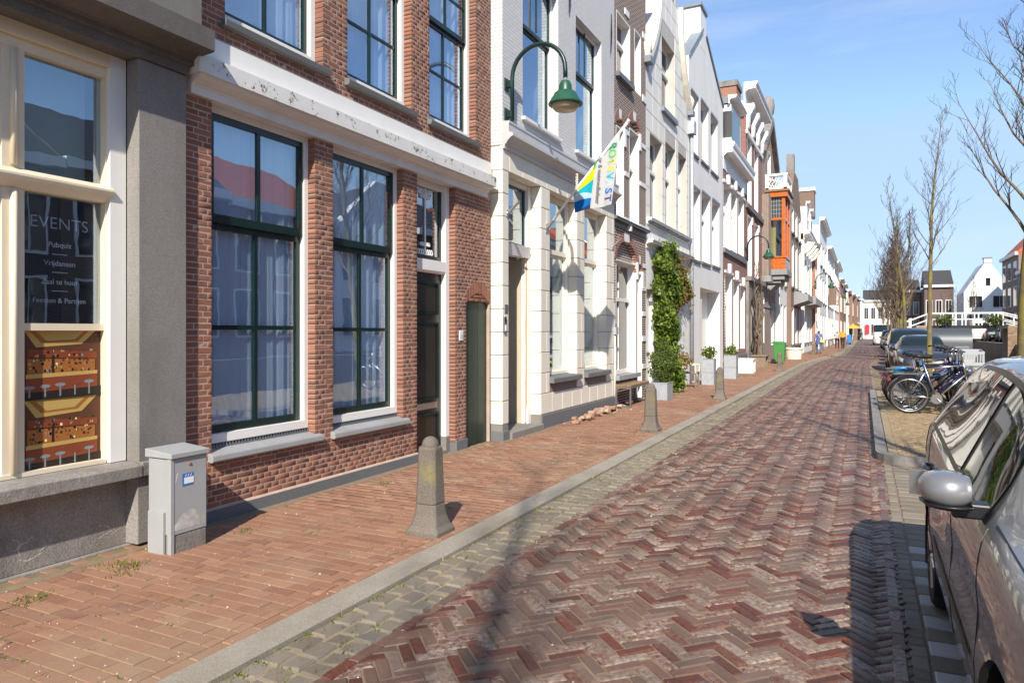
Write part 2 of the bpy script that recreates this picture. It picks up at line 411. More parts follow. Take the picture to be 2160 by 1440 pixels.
# ---- peeling paint on the timber cornice
def peel():
    q = NM('peeling_white_paint')
    m = q.ramp(q.noise(9, 8, .75), [(.565, 0), (.6, 1)])
    m2 = q.ramp(q.noise(48, 6, .7, sc3=(1, 1, .5)), [(.47, 0), (.53, 1)])
    mm = q.math('MULTIPLY', m, m2)
    c = q.mix(mm, q.mix(q.noise(5, 4), (.66,.65,.63), (.8,.79,.77)), (.13,.10,.075))
    q.col(c); q.p(Roughness=.6); q.bump(q.math('SUBTRACT', 1.0, mm), .6, .004); return q.m
MT['peel'] = peel()
MT['peel_light'] = simple('worn_white_paint', (.74,.73,.71), .55, .05, 6, .1, 60, dirt=.35, dirtc=(.36,.32,.28), streak=True)
def leafmat(name, a, b, spec=.5, rough=.4):
    q = NM(name); q.col(q.ramp(q.rnd(), [(0, a), (.7, b), (1, sc(b, 1.35))])); q.p(Roughness=rough)
    q.b.inputs['Subsurface Weight'].default_value = 0
    tr = q.n('ShaderNodeBsdfTranslucent'); tr.inputs[0].default_value = (*sc(b, 1.3), 1)
    mx = q.n('ShaderNodeMixShader'); mx.inputs[0].default_value = .25
    q.l(q.b.outputs[0], mx.inputs[1]); q.l(tr.outputs[0], mx.inputs[2]); q.l(mx.outputs[0], q.out.inputs[0]); return q.m
MT['leaf'] = leafmat('ivy_leaf', (.02,.05,.006), (.16,.225,.022))
MT['leaf_bronze'] = leafmat('bronze_leaf', (.12,.10,.02), (.28,.19,.05))
MT['conifer'] = leafmat('conifer_leaf', (.035,.07,.010), (.10,.145,.018), rough=.6)
MT['grass'] = leafmat('weed_leaf', (.07,.09,.014), (.17,.18,.03), rough=.8)
def barkmat(name, c, moss, k):
    q = NM(name); f = q.ramp(q.noise(2.2, 5, .7), [(.42, 0), (.6, 1)])
    q.col(q.mix(q.math('MULTIPLY', f, k), q.mix(q.noise(30, 4), sc(c, .6), sc(c, 1.4)), moss)); q.p(Roughness=.9)
    q.bump(q.noise(45, 5), .5, .008); return q.m
MT['bark_moss'] = barkmat('mossy_bark', (.13,.10,.075), (.24,.21,.035), .85)
MT['bark'] = barkmat('bark', (.16,.115,.09), (.2,.17,.05), .25)
MT['twig'] = simple('twig_bark', (.085,.062,.05), .9, .25, 10)
def paint(name, c, metal=.0, rough=.35, flake=0):
    q = NM(name); q.col(c); q.p(Roughness=rough, Metallic=metal)
    q.b.inputs['Coat Weight'].default_value = 1; q.b.inputs['Coat Roughness'].default_value = .015
    return q.m
MT['car_silver'] = paint('silver_grey_car_paint', (.25,.25,.258), .4, .4)
MT['car_black'] = paint('black_car_paint', (.012,.013,.016))
MT['car_navy'] = paint('navy_car_paint', (.012,.02,.04))
MT['car_dark'] = paint('dark_grey_car_paint', (.05,.05,.055), .5)
MT['car_white'] = paint('white_van_paint', (.75,.75,.74))
MT['car_blue'] = paint('blue_car_paint', (.03,.10,.16), .3)
MT['head_glass'] = darkglass('lamp_lens', (.5,.52,.55), .1, 1.5)
MT['tail_red'] = darkglass('red_lamp_lens', (.4,.02,.015), .1, 1.5)
MT['plate_y'] = simple('yellow_plate', (.75,.5,.04), .4, .02)
def flat(name, c, rough=.6): return simple(name, c, rough, .02)
def water():
    q = NM('canal_water'); q.col((.02,.026,.022)); q.p(Roughness=.03, IOR=1.33)
    q.b.inputs['Specular IOR Level'].default_value = .6
    q.bump(q.noise(5, 3, .5, sc3=(1, .5, 1)), .06, .03); return q.m
MT['water'] = water()
MT['asphalt'] = simple('far_paving', (.16,.115,.105), .85, .2, 3, .3, 30)
MT['far_ground'] = simple('far_ground', (.17,.15,.13), .9, .2, .5)
# ------------------------------------------------------------ laid pieces (bricks, setts, blocks)
CHAM = .0045
def piece_verts(la, lb, h, c=None, jit=0.0, rng=None, tl=0.0):
    c = CHAM if c is None else c
    a, b = la / 2, lb / 2
    v = np.array([(-a,-b,-h),(a,-b,-h),(a,b,-h),(-a,b,-h),(-a,-b,-c),(a,-b,-c),(a,b,-c),(-a,b,-c),
                  (-a+c,-b+c,0),(a-c,-b+c,0),(a-c,b-c,0),(-a+c,b-c,0)], float)
    if jit:
        r = rng.uniform(-1, 1, (4, 3)) * jit
        v[8:] += r; v[4:8, :2] += r[:, :2] * .8; v[0:4, :2] += r[:, :2] * .8
    if tl: 
        t = rng.uniform(-tl, tl, 2); v[4:, 2] += v[4:, 0] * t[0] + v[4:, 1] * t[1]
    return v
PF = [(8,9,10,11),(4,5,9,8),(5,6,10,9),(6,7,11,10),(7,4,8,11),(0,1,5,4),(1,2,6,5),(2,3,7,6),(3,0,4,7)]
def vis(x, y, z):
    d = depth(x, y)
    if d < .3: return None
    u, v, d = proj(x, y, z)
    if u < -15 or u > 2175 or v < -15 or v > 1455: return None
    return d
def pieces(name, items, mat, parent, nmax=300, axis='z', jit=.002, tl=.0, c=None, seed=3, skip=None, mats=None, stuff='field'):
    """items: (x, y, z, rot, la, lb, h).  The ones that show largest become objects, the rest one joined part."""
    if axis == 'z': items = [(it[0] + bend(it[1]), *it[1:]) for it in items]
    rng = np.random.default_rng(seed); o3 = org(parent) if parent is not None else Vector((0,0,0))
    sco = []
    for i, it in enumerate(items):
        d = vis(it[0], it[1], it[2])
        s = 0 if d is None or (skip and skip(it)) else it[4] * it[5] / d ** (3 if axis == 'z' else 2.4)
        sco.append(s)
    order = np.argsort(-np.array(sco)); sing = [i for i in order[:nmax] if sco[i] > 0]; ss = set(sing)
    cache = {}
    def axes(v):
        if axis == 'x': return np.stack([v[:, 2], v[:, 0], v[:, 1]], 1)      # out = +x, along = y, up = z
        return v
    for i in sing:
        x, y, z, rot, la, lb, h = items[i]
        key = (round(la, 3), round(lb, 3), round(h, 3), i % 5)
        if key not in cache:
            me = bpy.data.meshes.new(name)
            me.from_pydata(axes(piece_verts(la, lb, h, c, jit, rng, tl)).tolist(), [], PF)
            me.materials.append(mat); cache[key] = me
        o = bpy.data.objects.new(name, cache[key]); COL.objects.link(o)
        o.location = (x - o3.x, y - o3.y, z - o3.z); o.rotation_euler = (0, 0, rot); o.parent = parent
    V = []; F = []
    base = np.array(PF)
    k = 0
    for i, it in enumerate(items):
        if i in ss: continue
        x, y, z, rot, la, lb, h = it
        v = axes(piece_verts(la, lb, h, c, jit, rng, tl))
        if rot:
            cr, sr = math.cos(rot), math.sin(rot)
            v = np.stack([v[:, 0]*cr - v[:, 1]*sr, v[:, 0]*sr + v[:, 1]*cr, v[:, 2]], 1)
        V.append(v + np.array([x - o3.x, y - o3.y, z - o3.z])); F.append(base + 12 * k); k += 1
    if k:
        V = np.concatenate(V); F = np.concatenate(F)
        me = bpy.data.meshes.new(name + '_' + stuff)
        me.vertices.add(len(V)); me.vertices.foreach_set('co', V.ravel().astype(np.float32))
        me.loops.add(F.size); me.loops.foreach_set('vertex_index', F.ravel().astype(np.int32))
        me.polygons.add(len(F)); me.polygons.foreach_set('loop_start', np.arange(0, F.size, 4, dtype=np.int32))
        me.polygons.foreach_set('loop_total', np.full(len(F), 4, dtype=np.int32))
        me.materials.append(mat); me.update(calc_edges=True); me.validate()
        o = bpy.data.objects.new(name + '_' + stuff, me); COL.objects.link(o); o.parent = parent
        if k > 1: o['kind'] = 'stuff'
# ------------------------------------------------------------ ground
ZR = -.032                                     # road level; the pavement is at 0
XF = -4.86                                     # general house line
KERB0, KERB1, GUT = -2.90, -2.70, -2.30        # pavement | kerb | gutter | carriageway
RX = .12                                       # right edge of the carriageway
CAN0, CAN1 = 4.2, 11.0                         # canal
gm = MB()
for (x0, x1, y0, y1) in ((-900, CAN0, -300, 2500), (CAN1, 1500, -300, 2500), (CAN0, CAN1, -300, -120), (CAN0, CAN1, 230, 2500)):
    z = -.14
    gm.add([(x0,y0,z),(x1,y0,z),(x1,y1,z),(x0,y1,z)], [(0,1,2,3)])
g = gm.build('ground', MT['far_ground']); tag(g, 'sandy ground under the street and houses', 'ground', kind='structure')
def sheet(name, mat, x0, x1, y0, y1, z, label, cat, t=.06, bent=True):
    ys = [y0] + [y for y in range(34, 68, 2) if y0 < y < y1] + [y1]; vs = []; fs = []
    b = bend if bent else (lambda y: 0)
    for y in ys: vs += [(x0 + b(y), y, z - t), (x1 + b(y), y, z - t), (x1 + b(y), y, z), (x0 + b(y), y, z)]
    for i in range(len(ys) - 1):
        for k in range(4): fs.append((4*i+k, 4*i+(k+1) % 4, 4*i+4+(k+1) % 4, 4*i+4+k))
    fs += [(0,1,2,3), tuple(reversed(range(len(vs)-4, len(vs))))]
    o = MB().add(vs, fs).build(name, mat); return tag(o, label, cat, kind='structure')
road = sheet('road', MT['sand'], GUT - .4, RX + .185, -8, 150, ZR - .0075, 'narrow street of dark red herringbone brick', 'road')
walk = sheet('pavement', MT['joint_moss'], XF - .4, KERB0, -6, 150, -.0045, 'pavement of red brick beside the house fronts', 'pavement')
# herringbone, 45 degrees to the street
L, Wd, J = .21, .069, .010
n = 3; unit = Wd + .0008; w1 = unit
items = []
c45, s45 = math.cos(R(45)), math.sin(R(45))
def hb(cx, cy, along):
    X = (cx * c45 - cy * s45) * w1 - 1.1; Y = (cx * s45 + cy * c45) * w1
    return X, Y, R(45) + (0 if along else R(90))
YE = 80.0
for k in range(-500, 900):
    for m in range(-320, 220):
        yq = (k + 2*n*m + k) * s45 * w1; xq = 2*n*m * c45 * w1 - 1.1
        if xq < GUT - .6 or xq > RX + .6 or yq < .5 or yq > YE + 1: continue
        for (px, py, al) in ((k + 2*n*m + n/2, k + .5, True), (k + 2*n*m + n + .5, k + 1 - n/2, False)):
            X, Y, r = hb(px, py, al)
            if X < GUT + .02 or X > RX + .03 or Y < 1.5 or Y > YE: continue
            zz = ZR + random.uniform(-.0022, .0022)
            items.append((X, Y, zz, r + random.uniform(-.018, .018), w1 * n - J, w1 - J, .03))
pieces('brick', items, MT['brick_road'], road, 300, jit=.0045, tl=.02, c=.006, skip=lambda it: it[0] > -.05 and it[1] < 5.5)
boxf = MB().box(GUT + 1.25, RX + 1.65, 80, 150, ZR - .02, ZR + .001).build('far_paving', MT['asphalt'], road)
boxw = MB().box(XF + 1.0, KERB0 + 1.25, 75, 150, -.01, .001).build('far_paving', MT['brick_walk'], walk)
# lengthwise border courses and setts
items = []
y = 1.4
for xr, mt in ((GUT + .032, 0), (RX + .04, 0)):
    y = 1.4
    while y < YE:
        l = random.uniform(.19, .21); items.append((xr + random.uniform(-.004, .004), y + l/2, ZR + .004 + random.uniform(-.003, .003), R(90), l - .006, .064, .03)); y += l
pieces('border_brick', items, MT['brick_road'], road, 60, jit=.003, tl=.02, c=.006, seed=9)
gut = sheet('gutter', MT['sand_moss'], KERB1, GUT, -6, 150, ZR - .007, 'gutter of grey granite setts along the kerb', 'gutter')
items = []
for r in range(3):
    y = 1.0 + random.random() * .1; wr = (GUT - KERB1) / 3
    while y < YE:
        l = random.uniform(.12, .19); xx = KERB1 + wr * (r + .5)
        items.append((xx, y + l/2, ZR + .004 + random.uniform(-.004, .003), R(90) + random.uniform(-.05, .05), l - .016, wr - random.uniform(.013, .02), .035)); y += l
pieces('sett', items, MT['sett'], gut, 200, jit=.006, tl=.02, c=.011, seed=5)
# kerb stones
kerb = empty('kerb', (KERB0, 0, 0)); tag(kerb, 'low grey granite kerb along the brick pavement', 'kerb', kind='structure')
y = -3.0
while y < 150:
    l = random.uniform(.95, 1.15) if y < 75 else 12
    s = random.uniform(-.006, .006) + bend(y + l / 2)
    o = MB().profile_y([(KERB0+.002+s, -.14), (KERB1 - .002+s, -.14), (KERB1-.002+s, -.012), (KERB1-.016+s, .002), (KERB0+.012+s, .004), (KERB0+.002+s, -.004)], y, y + l - .008).build('kerbstone', MT['kerbstone'], kerb)
    y += l
# pavement bricks: courses across the pavement
items = []
yy = 1.2; row = 0
while yy < 75:
    x = XF + .02 - (row % 2) * .1
    while x < KERB0 - .09:
        l = .2
        cx = x + l/2
        if cx + l/2 > KERB0 - .078: l2 = KERB0 - .078 - x; 
        else: l2 = l
        if l2 > .05:
            zz = random.uniform(-.0012, .0012)
            items.append((x + l2/2, yy, zz, random.uniform(-.012, .012), l2 - .0055, .0945, .03))
        x += l
    yy += .1; row += 1
pieces('brick', items, MT['brick_walk'], walk, 300, jit=.0022, tl=.006, c=.0022, seed=11)
items = []
y = 1.2
while y < 75:
    items.append((KERB0 - .04, y + .1, .001 + random.uniform(-.002, .002), R(90), .196, .066, .03)); y += .203
pieces('border_brick', items, MT['brick_walk'], walk, 60, jit=.002, tl=.01, c=.005, seed=12)
# parking lane beside the carriageway
park = sheet('parking_lane', MT['sand'], RX + .186, CAN0 - .35, -8, 150, ZR - .009, 'parking lane of dark brick between street and canal', 'parking lane')
items = []
for r in range(1):
    y = 1.4
    while y < 46:
        l = random.uniform(.10, .16); items.append((RX + .13 + r * .095, y + l/2, ZR + random.uniform(-.003, .003), R(90), l - .009, .085, .03)); y += l
pieces('sett', items, MT['sett'], park, 120, jit=.004, tl=.02, c=.008, seed=21)
whites = []; darks = []
y = 1.4; k = 0
while y < 9.9:
    (whites if k % 2 and y < 6.3 else darks).append((RX + .27, y + .09, ZR + .001, 0, .175, .172, .03)); y += .185; k += 1
pieces('white_sett', whites, MT['sett_white'], park, 60, jit=.003, c=.008, seed=22)
pieces('dark_sett', darks, MT['sett'], park, 60, jit=.003, c=.008, seed=23)
items = []
yy = 1.4; row = 0
while yy < 60:
    x = RX + .40 - (row % 2) * .1
    while x < 3.6:
        if not (10.0 < yy < 21.3 and x > .2) and x > RX + .36: items.append((x + .1, yy, ZR + random.uniform(-.002, .002), 0, .194, .094, .03))
        x += .2
    yy += .1; row += 1
pieces('brick', items, MT['brick_road'], park, 40, jit=.003, c=.006, seed=24)
# raised bay for bicycles and trees
BY0, BY1, BX0, BX1, ZB = 10.05, 21.2, .27, 3.85, .055
bay = sheet('bicycle_bay', MT['sand_moss'], BX0 + .01, BX1, BY0 + .01, BY1, ZB - .01, 'raised yellow brick bay with bicycles', 'bicycle bay', t=.15)
kb = MB()
for (x0, x1, y0, y1) in ((BX0 - .02, BX0 + .13, BY0 + .2, BY1), (BX0 + .2, BX1, BY0 - .02, BY0 + .13)):
    pass
def kerbrun(pts, wd, z0, z1):
    mb = MB(); n = len(pts)
    nor = []
    for i in range(n):
        a = Vector(pts[max(i-1, 0)]); b = Vector(pts[min(i+1, n-1)]); t = (b - a).normalized(); nor.append(Vector((t.y, -t.x)))
    vs = []
    for i, p in enumerate(pts):
        p = Vector(p); q = p - nor[i] * wd; m = p - nor[i] * .02
        vs += [(p.x, p.y, z0), (p.x, p.y, z1 - .02), (m.x, m.y, z1), (q.x, q.y, z1 + .001), (q.x, q.y, z0)]
    fs = []
    for i in range(n - 1):
        for k in range(4): fs.append((5*i+k, 5*i+k+1, 5*i+5+k+1, 5*i+5+k))
    fs += [(0,1,2,3,4), tuple(reversed(range(5*n-5, 5*n)))]
    return mb.add(vs, fs)
cor = [(BX0, BY1), (BX0, BY0 + .25)] + [(BX0 + .25 - .25 * math.cos(a), BY0 + .25 - .25 * math.sin(a)) for a in [R(20*i) for i in range(1, 5)]] + [(BX0 + .3, BY0), (BX1, BY0)]
kerbrun([(x, y) for x, y in reversed(cor)], .14, -.12, ZB + .012).build('kerbstone', MT['bluestone'], bay)
items = []
yy = BY0 + .2; row = 0
while yy < BY1:
    x = BX0 + .16 - (row % 2) * .05
    while x < BX1 - .1:
        items.append((x + .05, yy, ZB + random.uniform(-.003, .003), 0, .094, .194 if False else .094, .03)); x += .1
    yy += .1; row += 1
pieces('brick', items, MT['brick_yellow'], bay, 150, jit=.003, tl=.02, c=.006, seed=31)
# canal
wat = MB().add([(CAN0-.5,-120,-.75),(CAN1+.5,-120,-.75),(CAN1+.5,230,-.75),(CAN0-.5,230,-.75)], [(0,1,2,3)]).build('water', MT['water'])
tag(wat, 'still dark canal water', 'water', kind='structure')
for nm, x0, x1, z1, lb in (('quay_wall', CAN0 - .35, CAN0, .02, 'brick quay wall on the street side of the canal'), ('quay_wall', CAN1, CAN1 + .4, .55, 'brick quay wall on the far side of the canal')):
    tag(MB().box(x0, x1, -120, 230, -1.4, z1).build(nm, MT['quay']), lb, 'quay wall', kind='structure')
fq = sheet('far_quay', MT['asphalt'], CAN1 + .4, 16.2, -120, 230, .5, 'paved quay on the far side of the canal', 'quay', t=.6, bent=False)
# drain in the street
dx, dy = G(1640, 843, ZR)
dr = MB()
for i in range(9): dr.box(dx - .28 + i*.065, dx - .28 + i*.065 + .035, dy - .12, dy + .12, ZR - .004, ZR + .012)
for yy in (-.14, .12): dr.box(dx - .32, dx + .32, dy + yy, dy + yy + .025, ZR - .004, ZR + .014)
tag(dr.build('drain_grate', MT['wood_grey']), 'rusty iron drain grate set in the brick street', 'drain')
# ------------------------------------------------------------ windows and house pieces (all face +x)
def frame_mb(X0, X1, y0, y1, z0, z1, w, wb=None, wt=None):
    wb = w if wb is None else wb; wt = w if wt is None else wt
    m = MB()
    m.box(X0, X1, y0, y0 + w, z0, z1); m.box(X0, X1, y1 - w, y1, z0, z1)
    m.box(X0, X1, y0 + w, y1 - w, z0, z0 + wb); m.box(X0, X1, y0 + w, y1 - w, z1 - wt, z1)
    return m
def curtain(root, X, y0, y1, z0, z1, gap=None):
    m = MB(); N = 60; vs = []; fs = []
    for i in range(N + 1):
        y = y0 + (y1 - y0) * i / N
        x = X + .018 * math.sin(y * 46) + .012 * math.sin(y * 91 + 1)
        vs += [(x, y, z0), (x + .01 * math.sin(y * 23), y, z1)]
    for i in range(N):
        fs.append((2*i, 2*i+2, 2*i+3, 2*i+1))
    return m.add(vs, fs).build('curtain', MT['curtain'], root, smooth=True)
def sash_window(root, X, y0, y1, z0, z1, rec=.11, fw=.07, fm='white', sm=None, zt=None, cols=2, rt=1, rb=1, glass='pane_dark',
                sill=None, sillm='sillstone', curt=False, sw=.045, bar=.028, tr=.07, fd=.06, fb=None, name='window'):
    """frame (the part) > sashes, glazing bars, panes, sill, curtain"""
    Xw = X - rec
    win = frame_mb(Xw - .09, Xw, y0 + .002, y1 - .002, z0 + .002, z1 - .002, fw, wb=fb).build(name, MT[fm], root)
    a0, a1, b0, b1 = y0 + fw, y1 - fw, z0 + (fb or fw), z1 - fw
    spans = [(b0, b1, rt if zt is None else rb, 0)] if zt is None else [(b0, zt, rb, -.035), (zt, b1, rt, 0)]
    smat = MT[sm or fm]
    for (c0, c1, rows, dx) in spans:
        Xs = Xw - .02 + dx
        s = frame_mb(Xs - .04, Xs, a0, a1, c0, c1, sw, wb=(tr if (zt and c0 == zt) else sw * 1.3)).build('sash', smat, win)
        p0, p1 = a0 + sw, a1 - sw; q0 = c0 + (tr if (zt and c0 == zt) else sw * 1.3); q1 = c1 - sw
        for i in range(cols):
            for j in range(rows):
                py0 = p0 + (p1 - p0) * i / cols; py1 = p0 + (p1 - p0) * (i + 1) / cols
                pz0 = q0 + (q1 - q0) * j / rows; pz1 = q0 + (q1 - q0) * (j + 1) / rows
                e = bar / 2
                MB().box(Xs - .024, Xs - .02, py0 - (0 if i == 0 else -e), py1 - (0 if i == cols-1 else e), pz0 + (0 if j == 0 else e), pz1 - (0 if j == rows-1 else e)).build('pane', MT[glass], win)
        for i in range(1, cols):
            yy = p0 + (p1 - p0) * i / cols
            MB().box(Xs - .034, Xs - .006, yy - bar/2, yy + bar/2, q0, q1).build('glazing_bar', smat, win)
        for j in range(1, rows):
            zz = q0 + (q1 - q0) * j / rows
            MB().box(Xs - .031, Xs - .009, p0, p1, zz - bar/2, zz + bar/2).build('glazing_bar', smat, win)
    if glass == 'glass':
        if curt: curtain(win, Xw - .125, y0 + .05, y1 - .05, z0 + .05, z1 - .05)
        MB().box(Xw - 1.0, Xw - .98, y0 - .4, y1 + .4, z0 - .4, z1 + .4).build('room', MT['dark'] if not curt else MT['plaster_beige'], win)
        m = MB()
        for (ya, yb, za, zb) in ((y0-.42, y0-.4, z0-.4, z1+.4), (y1+.4, y1+.42, z0-.4, z1+.4), (y0-.4, y1+.4, z0-.42, z0-.4), (y0-.4, y1+.4, z1+.4, z1+.42)):
            m.box(Xw - 1.0, X - .32, ya, yb, za, zb)
        m.build('room_wall', MT['plaster_beige'], win)
    if sill:
        so, sh = sill
        MB().profile_y([(X - rec, z0 - sh), (X + so, z0 - sh), (X + so, z0 - .018), (X + so - .012, z0 - .006), (X - rec, z0 + .012)], y0 - .05, y1 + .05).build('sill', MT[sillm], win, bevel=.004)
    return win
def brick_courses(y0, y1, z0, z1, holes, X, pitch=.05, L=.18, j=.01, bh=None, rng=None, dx=.003, mode=None):
    """cut courses round rectangular openings -> pieces items (wall axis)"""
    rng = rng or random; it = []; z = z0; r = 0
    while z + pitch * .6 < z1:
        zz = min(z + pitch, z1); hgt = zz - z - j
        segs = [(y0, y1)]
        for (a, b, c, d) in holes:
            if zz - .004 > c and z + .004 < d:
                ns = []
                for (p, q) in segs:
                    if b <= p or a >= q: ns.append((p, q)); continue
                    if a > p: ns.append((p, a))
                    if b < q: ns.append((b, q))
                segs = ns
        LL = L if r % 2 == 0 else L / 2
        for (p, q) in segs:
            if q - p < .03: continue
            off = {0: 0, 1: L/4, 2: L/2, 3: L/4}[r % 4]
            y = math.floor((p - y0 - off) / LL) * LL + y0 + off
            ks = [p]
            while y < q - 1e-6:
                if p + .045 < y < q - .045: ks.append(y)
                y += LL
            ks.append(q)
            for a, b in zip(ks, ks[1:]):
                if True:
                    g = .5 * j
                    la = b - a - (g if a > p + 1e-6 else 0) - (g if b < q - 1e-6 else 0)
                    cy = (a + (g if a > p + 1e-6 else 0) + b - (g if b < q - 1e-6 else 0)) / 2
                    it.append((X + rng.uniform(-dx, dx), cy, (z + zz - j) / 2 + rng.uniform(-.0012, .0012), 0, la, hgt + rng.uniform(-.002, .002), .10))
        z += pitch; r += 1
    return it
def block_courses(y0, y1, zs, holes, X, L, gap=.012, stag=True, h=.02):
    it = []
    for r in range(len(zs) - 1):
        z, zz = zs[r], zs[r+1]; segs = [(y0, y1)]
        for (a, b, c, d) in holes:
            if zz - .01 > c and z + .01 < d:
                ns = []
                for (p, q) in segs:
                    if b <= p or a >= q: ns.append((p, q)); continue
                    if a > p: ns.append((p, a))
                    if b < q: ns.append((b, q))
                segs = ns
        for (p, q) in segs:
            if q - p < .02: continue
            off = (L / 2 if (r % 2 and stag) else 0)
            y = math.floor((p - y0 - off) / L) * L + y0 + off
            while y < q - 1e-6:
                a, b = max(y, p), min(y + L, q)
                if b - a > .02:
                    it.append((X, (a+b)/2, (z+zz)/2, 0, b - a - gap * .55, zz - z - gap, h))
                y += L
    return it
def house(name, label, X, y0, y1, cat='house', group=None):
    return empty(name, (X, (y0 + y1) / 2, 0), label, cat, group)
def shell(root, X, y0, y1, zt, mat, d=8, back=.5):
    """side and rear walls so the house is a body, plus a flat deck behind the front"""
    m = MB(); m.box(X - d, X - back, y0 + .01, y1 - .01, -.1, zt); return m.build('rear_body', MT[mat], root)
# ============================================================ stone shop front with lettered window
X1 = -4.84
h1 = house('stone_building', 'grey bluestone shop front with cream windows and heavy moulded cornice', X1, -2, 3.9, 'building')
YE1 = Yf(393.5, X1); YP = Yf(293, X1)                  # pilaster right edge, left edge
zc0 = Zf(393, 160, X1)                                # underside of the architrave
zs1, zs0 = Zf(283, 976, X1), Zf(283, 1006, X1)        # sill
zl = Zf(286, 1149, X1)
boxo('pilaster', MT['bluestone'], h1, X1 - .14, X1, YP, YE1, zs0 - .005, zc0, bevel=.006)
boxo('pilaster_base', MT['concrete'], h1, X1 - .13, X1 + .012, YP - .02, YE1, zl, zs0 - .006, bevel=.008)
boxo('rear_pier', MT['bluestone_dark'], h1, X1 - .5, X1 - .2, YP - .02, YE1 - .004, 0, 4.0)
# shop window wall
XW = X1 - .12
wy1 = YP - .001; wy0 = -2.0
m = MB().box(XW - .35, XW, wy0, wy1, zl, zs0 - .006); m.build('lower_wall', MT['concrete'], h1)
boxo('foot_course', MT['concrete'], h1, XW - .35, XW + .035, wy0, YE1 + .0, -.08, zl - .004, bevel=.01)
MB().profile_y([(XW - .3, zs0), (X1 + .05, zs0), (X1 + .05, zs1 - .02), (X1 + .03, zs1 - .008), (XW - .3, zs1 + .012)], wy0, YP - .003).build('sill', MT['concrete'], h1, bevel=.006)
MB().profile_y([(X1 - .1, zs0), (X1 + .045, zs0), (X1 + .045, zs1), (X1 - .1, zs1)], YP, YE1 - .002).build('sill_block', MT['concrete'], h1, bevel=.006)
# entablature
zb = Zf(452, 108, -4.59); zt = Zf(452, 65, -4.59); zm = zc0 + .13
prof = [(X1 - .4, zc0 + .002), (X1 + .02, zc0 + .002), (X1 + .02, zc0 + .075), (X1 + .045, zc0 + .08), (X1 + .045, zc0 + .12),
        (X1 + .06, zc0 + .14)]
for i in range(9):
    a = R(90) * i / 8; prof.append((X1 + .06 + .15 * (1 - math.cos(a)), zc0 + .14 + (zb - zc0 - .15) * math.sin(a)))
prof += [(X1 + .235, zb - .005), (X1 + .25, zb), (X1 + .25, zt), (X1 + .2, zt + .012), (X1 - .4, zt + .03)]
MB().profile_y(prof[:4] + [(X1 - .4, zc0 + .08)], wy0, YE1 + .0).build('architrave', MT['bluestone_dark'], h1)
MB().profile_y([(X1 - .4, zc0 + .081)] + prof[3:], wy0, YE1 + .06).build('cornice', MT['bluestone_dark'], h1)
boxo('upper_wall', MT['bluestone'], h1, X1 - .5, X1 - .03, wy0, Yf(403, X1) - .01, zt - .02, 9)
boxo('pedestal', MT['bluestone'], h1, X1 - .02, X1 + .12, Yf(360, X1) - .5, Yf(403, X1), zt + .0125, zt + .9)
shell(h1, X1, wy0, YE1, 9, 'bluestone', 8, .51)
# spalled patches in the base wall
SP = stone('spalled_stone', (.3,.29,.28), (.5,.49,.47), 50, (.1,.09,.08), .9, bump=1.0, big=9)
for (u, v, ry, rz_) in ((62, 1160, .11, .09), (205, 1122, .12, .05), (30, 1150, .05, .04), (235, 1120, .05, .03)):
    yc_, zc_ = Yf(u, XW), Zf(u, v, XW); rr = random.Random(u)
    pts = [(yc_ + ry * math.cos(t) * rr.uniform(.55, 1.1), zc_ + rz_ * math.sin(t) * rr.uniform(.55, 1.1)) for t in [2*math.pi*k/18 for k in range(18)]]
    MB().add([(XW + .0012, y, z) for y, z in pts] + [(XW - .006, yc_, zc_)], [(k, (k+1) % 18, 18) for k in range(18)]).build('spalled_patch', SP, h1)
# shop window: white outer lining, cream frames
sw0 = zs1 + .005
XL = XW - .02
lin = MB().box(XL - .16, XL, YP - .13, YP - .005, sw0, zc0); lin.build('window_lining', MT['white'], h1)
boxo('head_lining', MT['cream'], h1, XL - .16, XL - .001, wy0, YP - .111, zc0 - .09, zc0)
XG = XL - .07
sy1 = YP - .112
ztr0, ztr1 = Zf(235, 432, XG), Zf(235, 395, XG)
zmid0, zmid1 = Zf(208, 697, XG), Zf(208, 683, XG)
ylb, yla = Yf(218, XG), Yf(46, XG)
sw = empty('shop_window', (0, 0, 0)); sw.parent = h1; bpy.data.objects.remove(sw)
win = MB().box(XG - .05, XG + .03, ylb - .005, sy1, sw0, zc0 - .091).build('shop_window', MT['cream'], h1)
pitchw = ylb - yla + .14
boxo('bottom_rail', MT['cream'], win, XG - .05, XG + .04, wy0, ylb - .006, sw0, Zf(208, 968, XG) - .0)
boxo('top_rail', MT['cream'], win, XG - .05, XG + .03, wy0, ylb - .006, Zf(222, 168, XG), zc0 - .091)
MB().profile_y([(XG - .05, ztr0), (XG + .035, ztr0), (XG + .09, ztr0 + .05), (XG + .10, ztr0 + .075), (XG + .1, ztr0 + .09), (XG + .03, ztr1), (XG - .05, ztr1)], wy0, YP - .113).build('transom', MT['cream'], win)
boxo('meeting_rail', MT['cream'], win, XG - .045, XG + .015, wy0, ylb - .006, zmid0, zmid1)
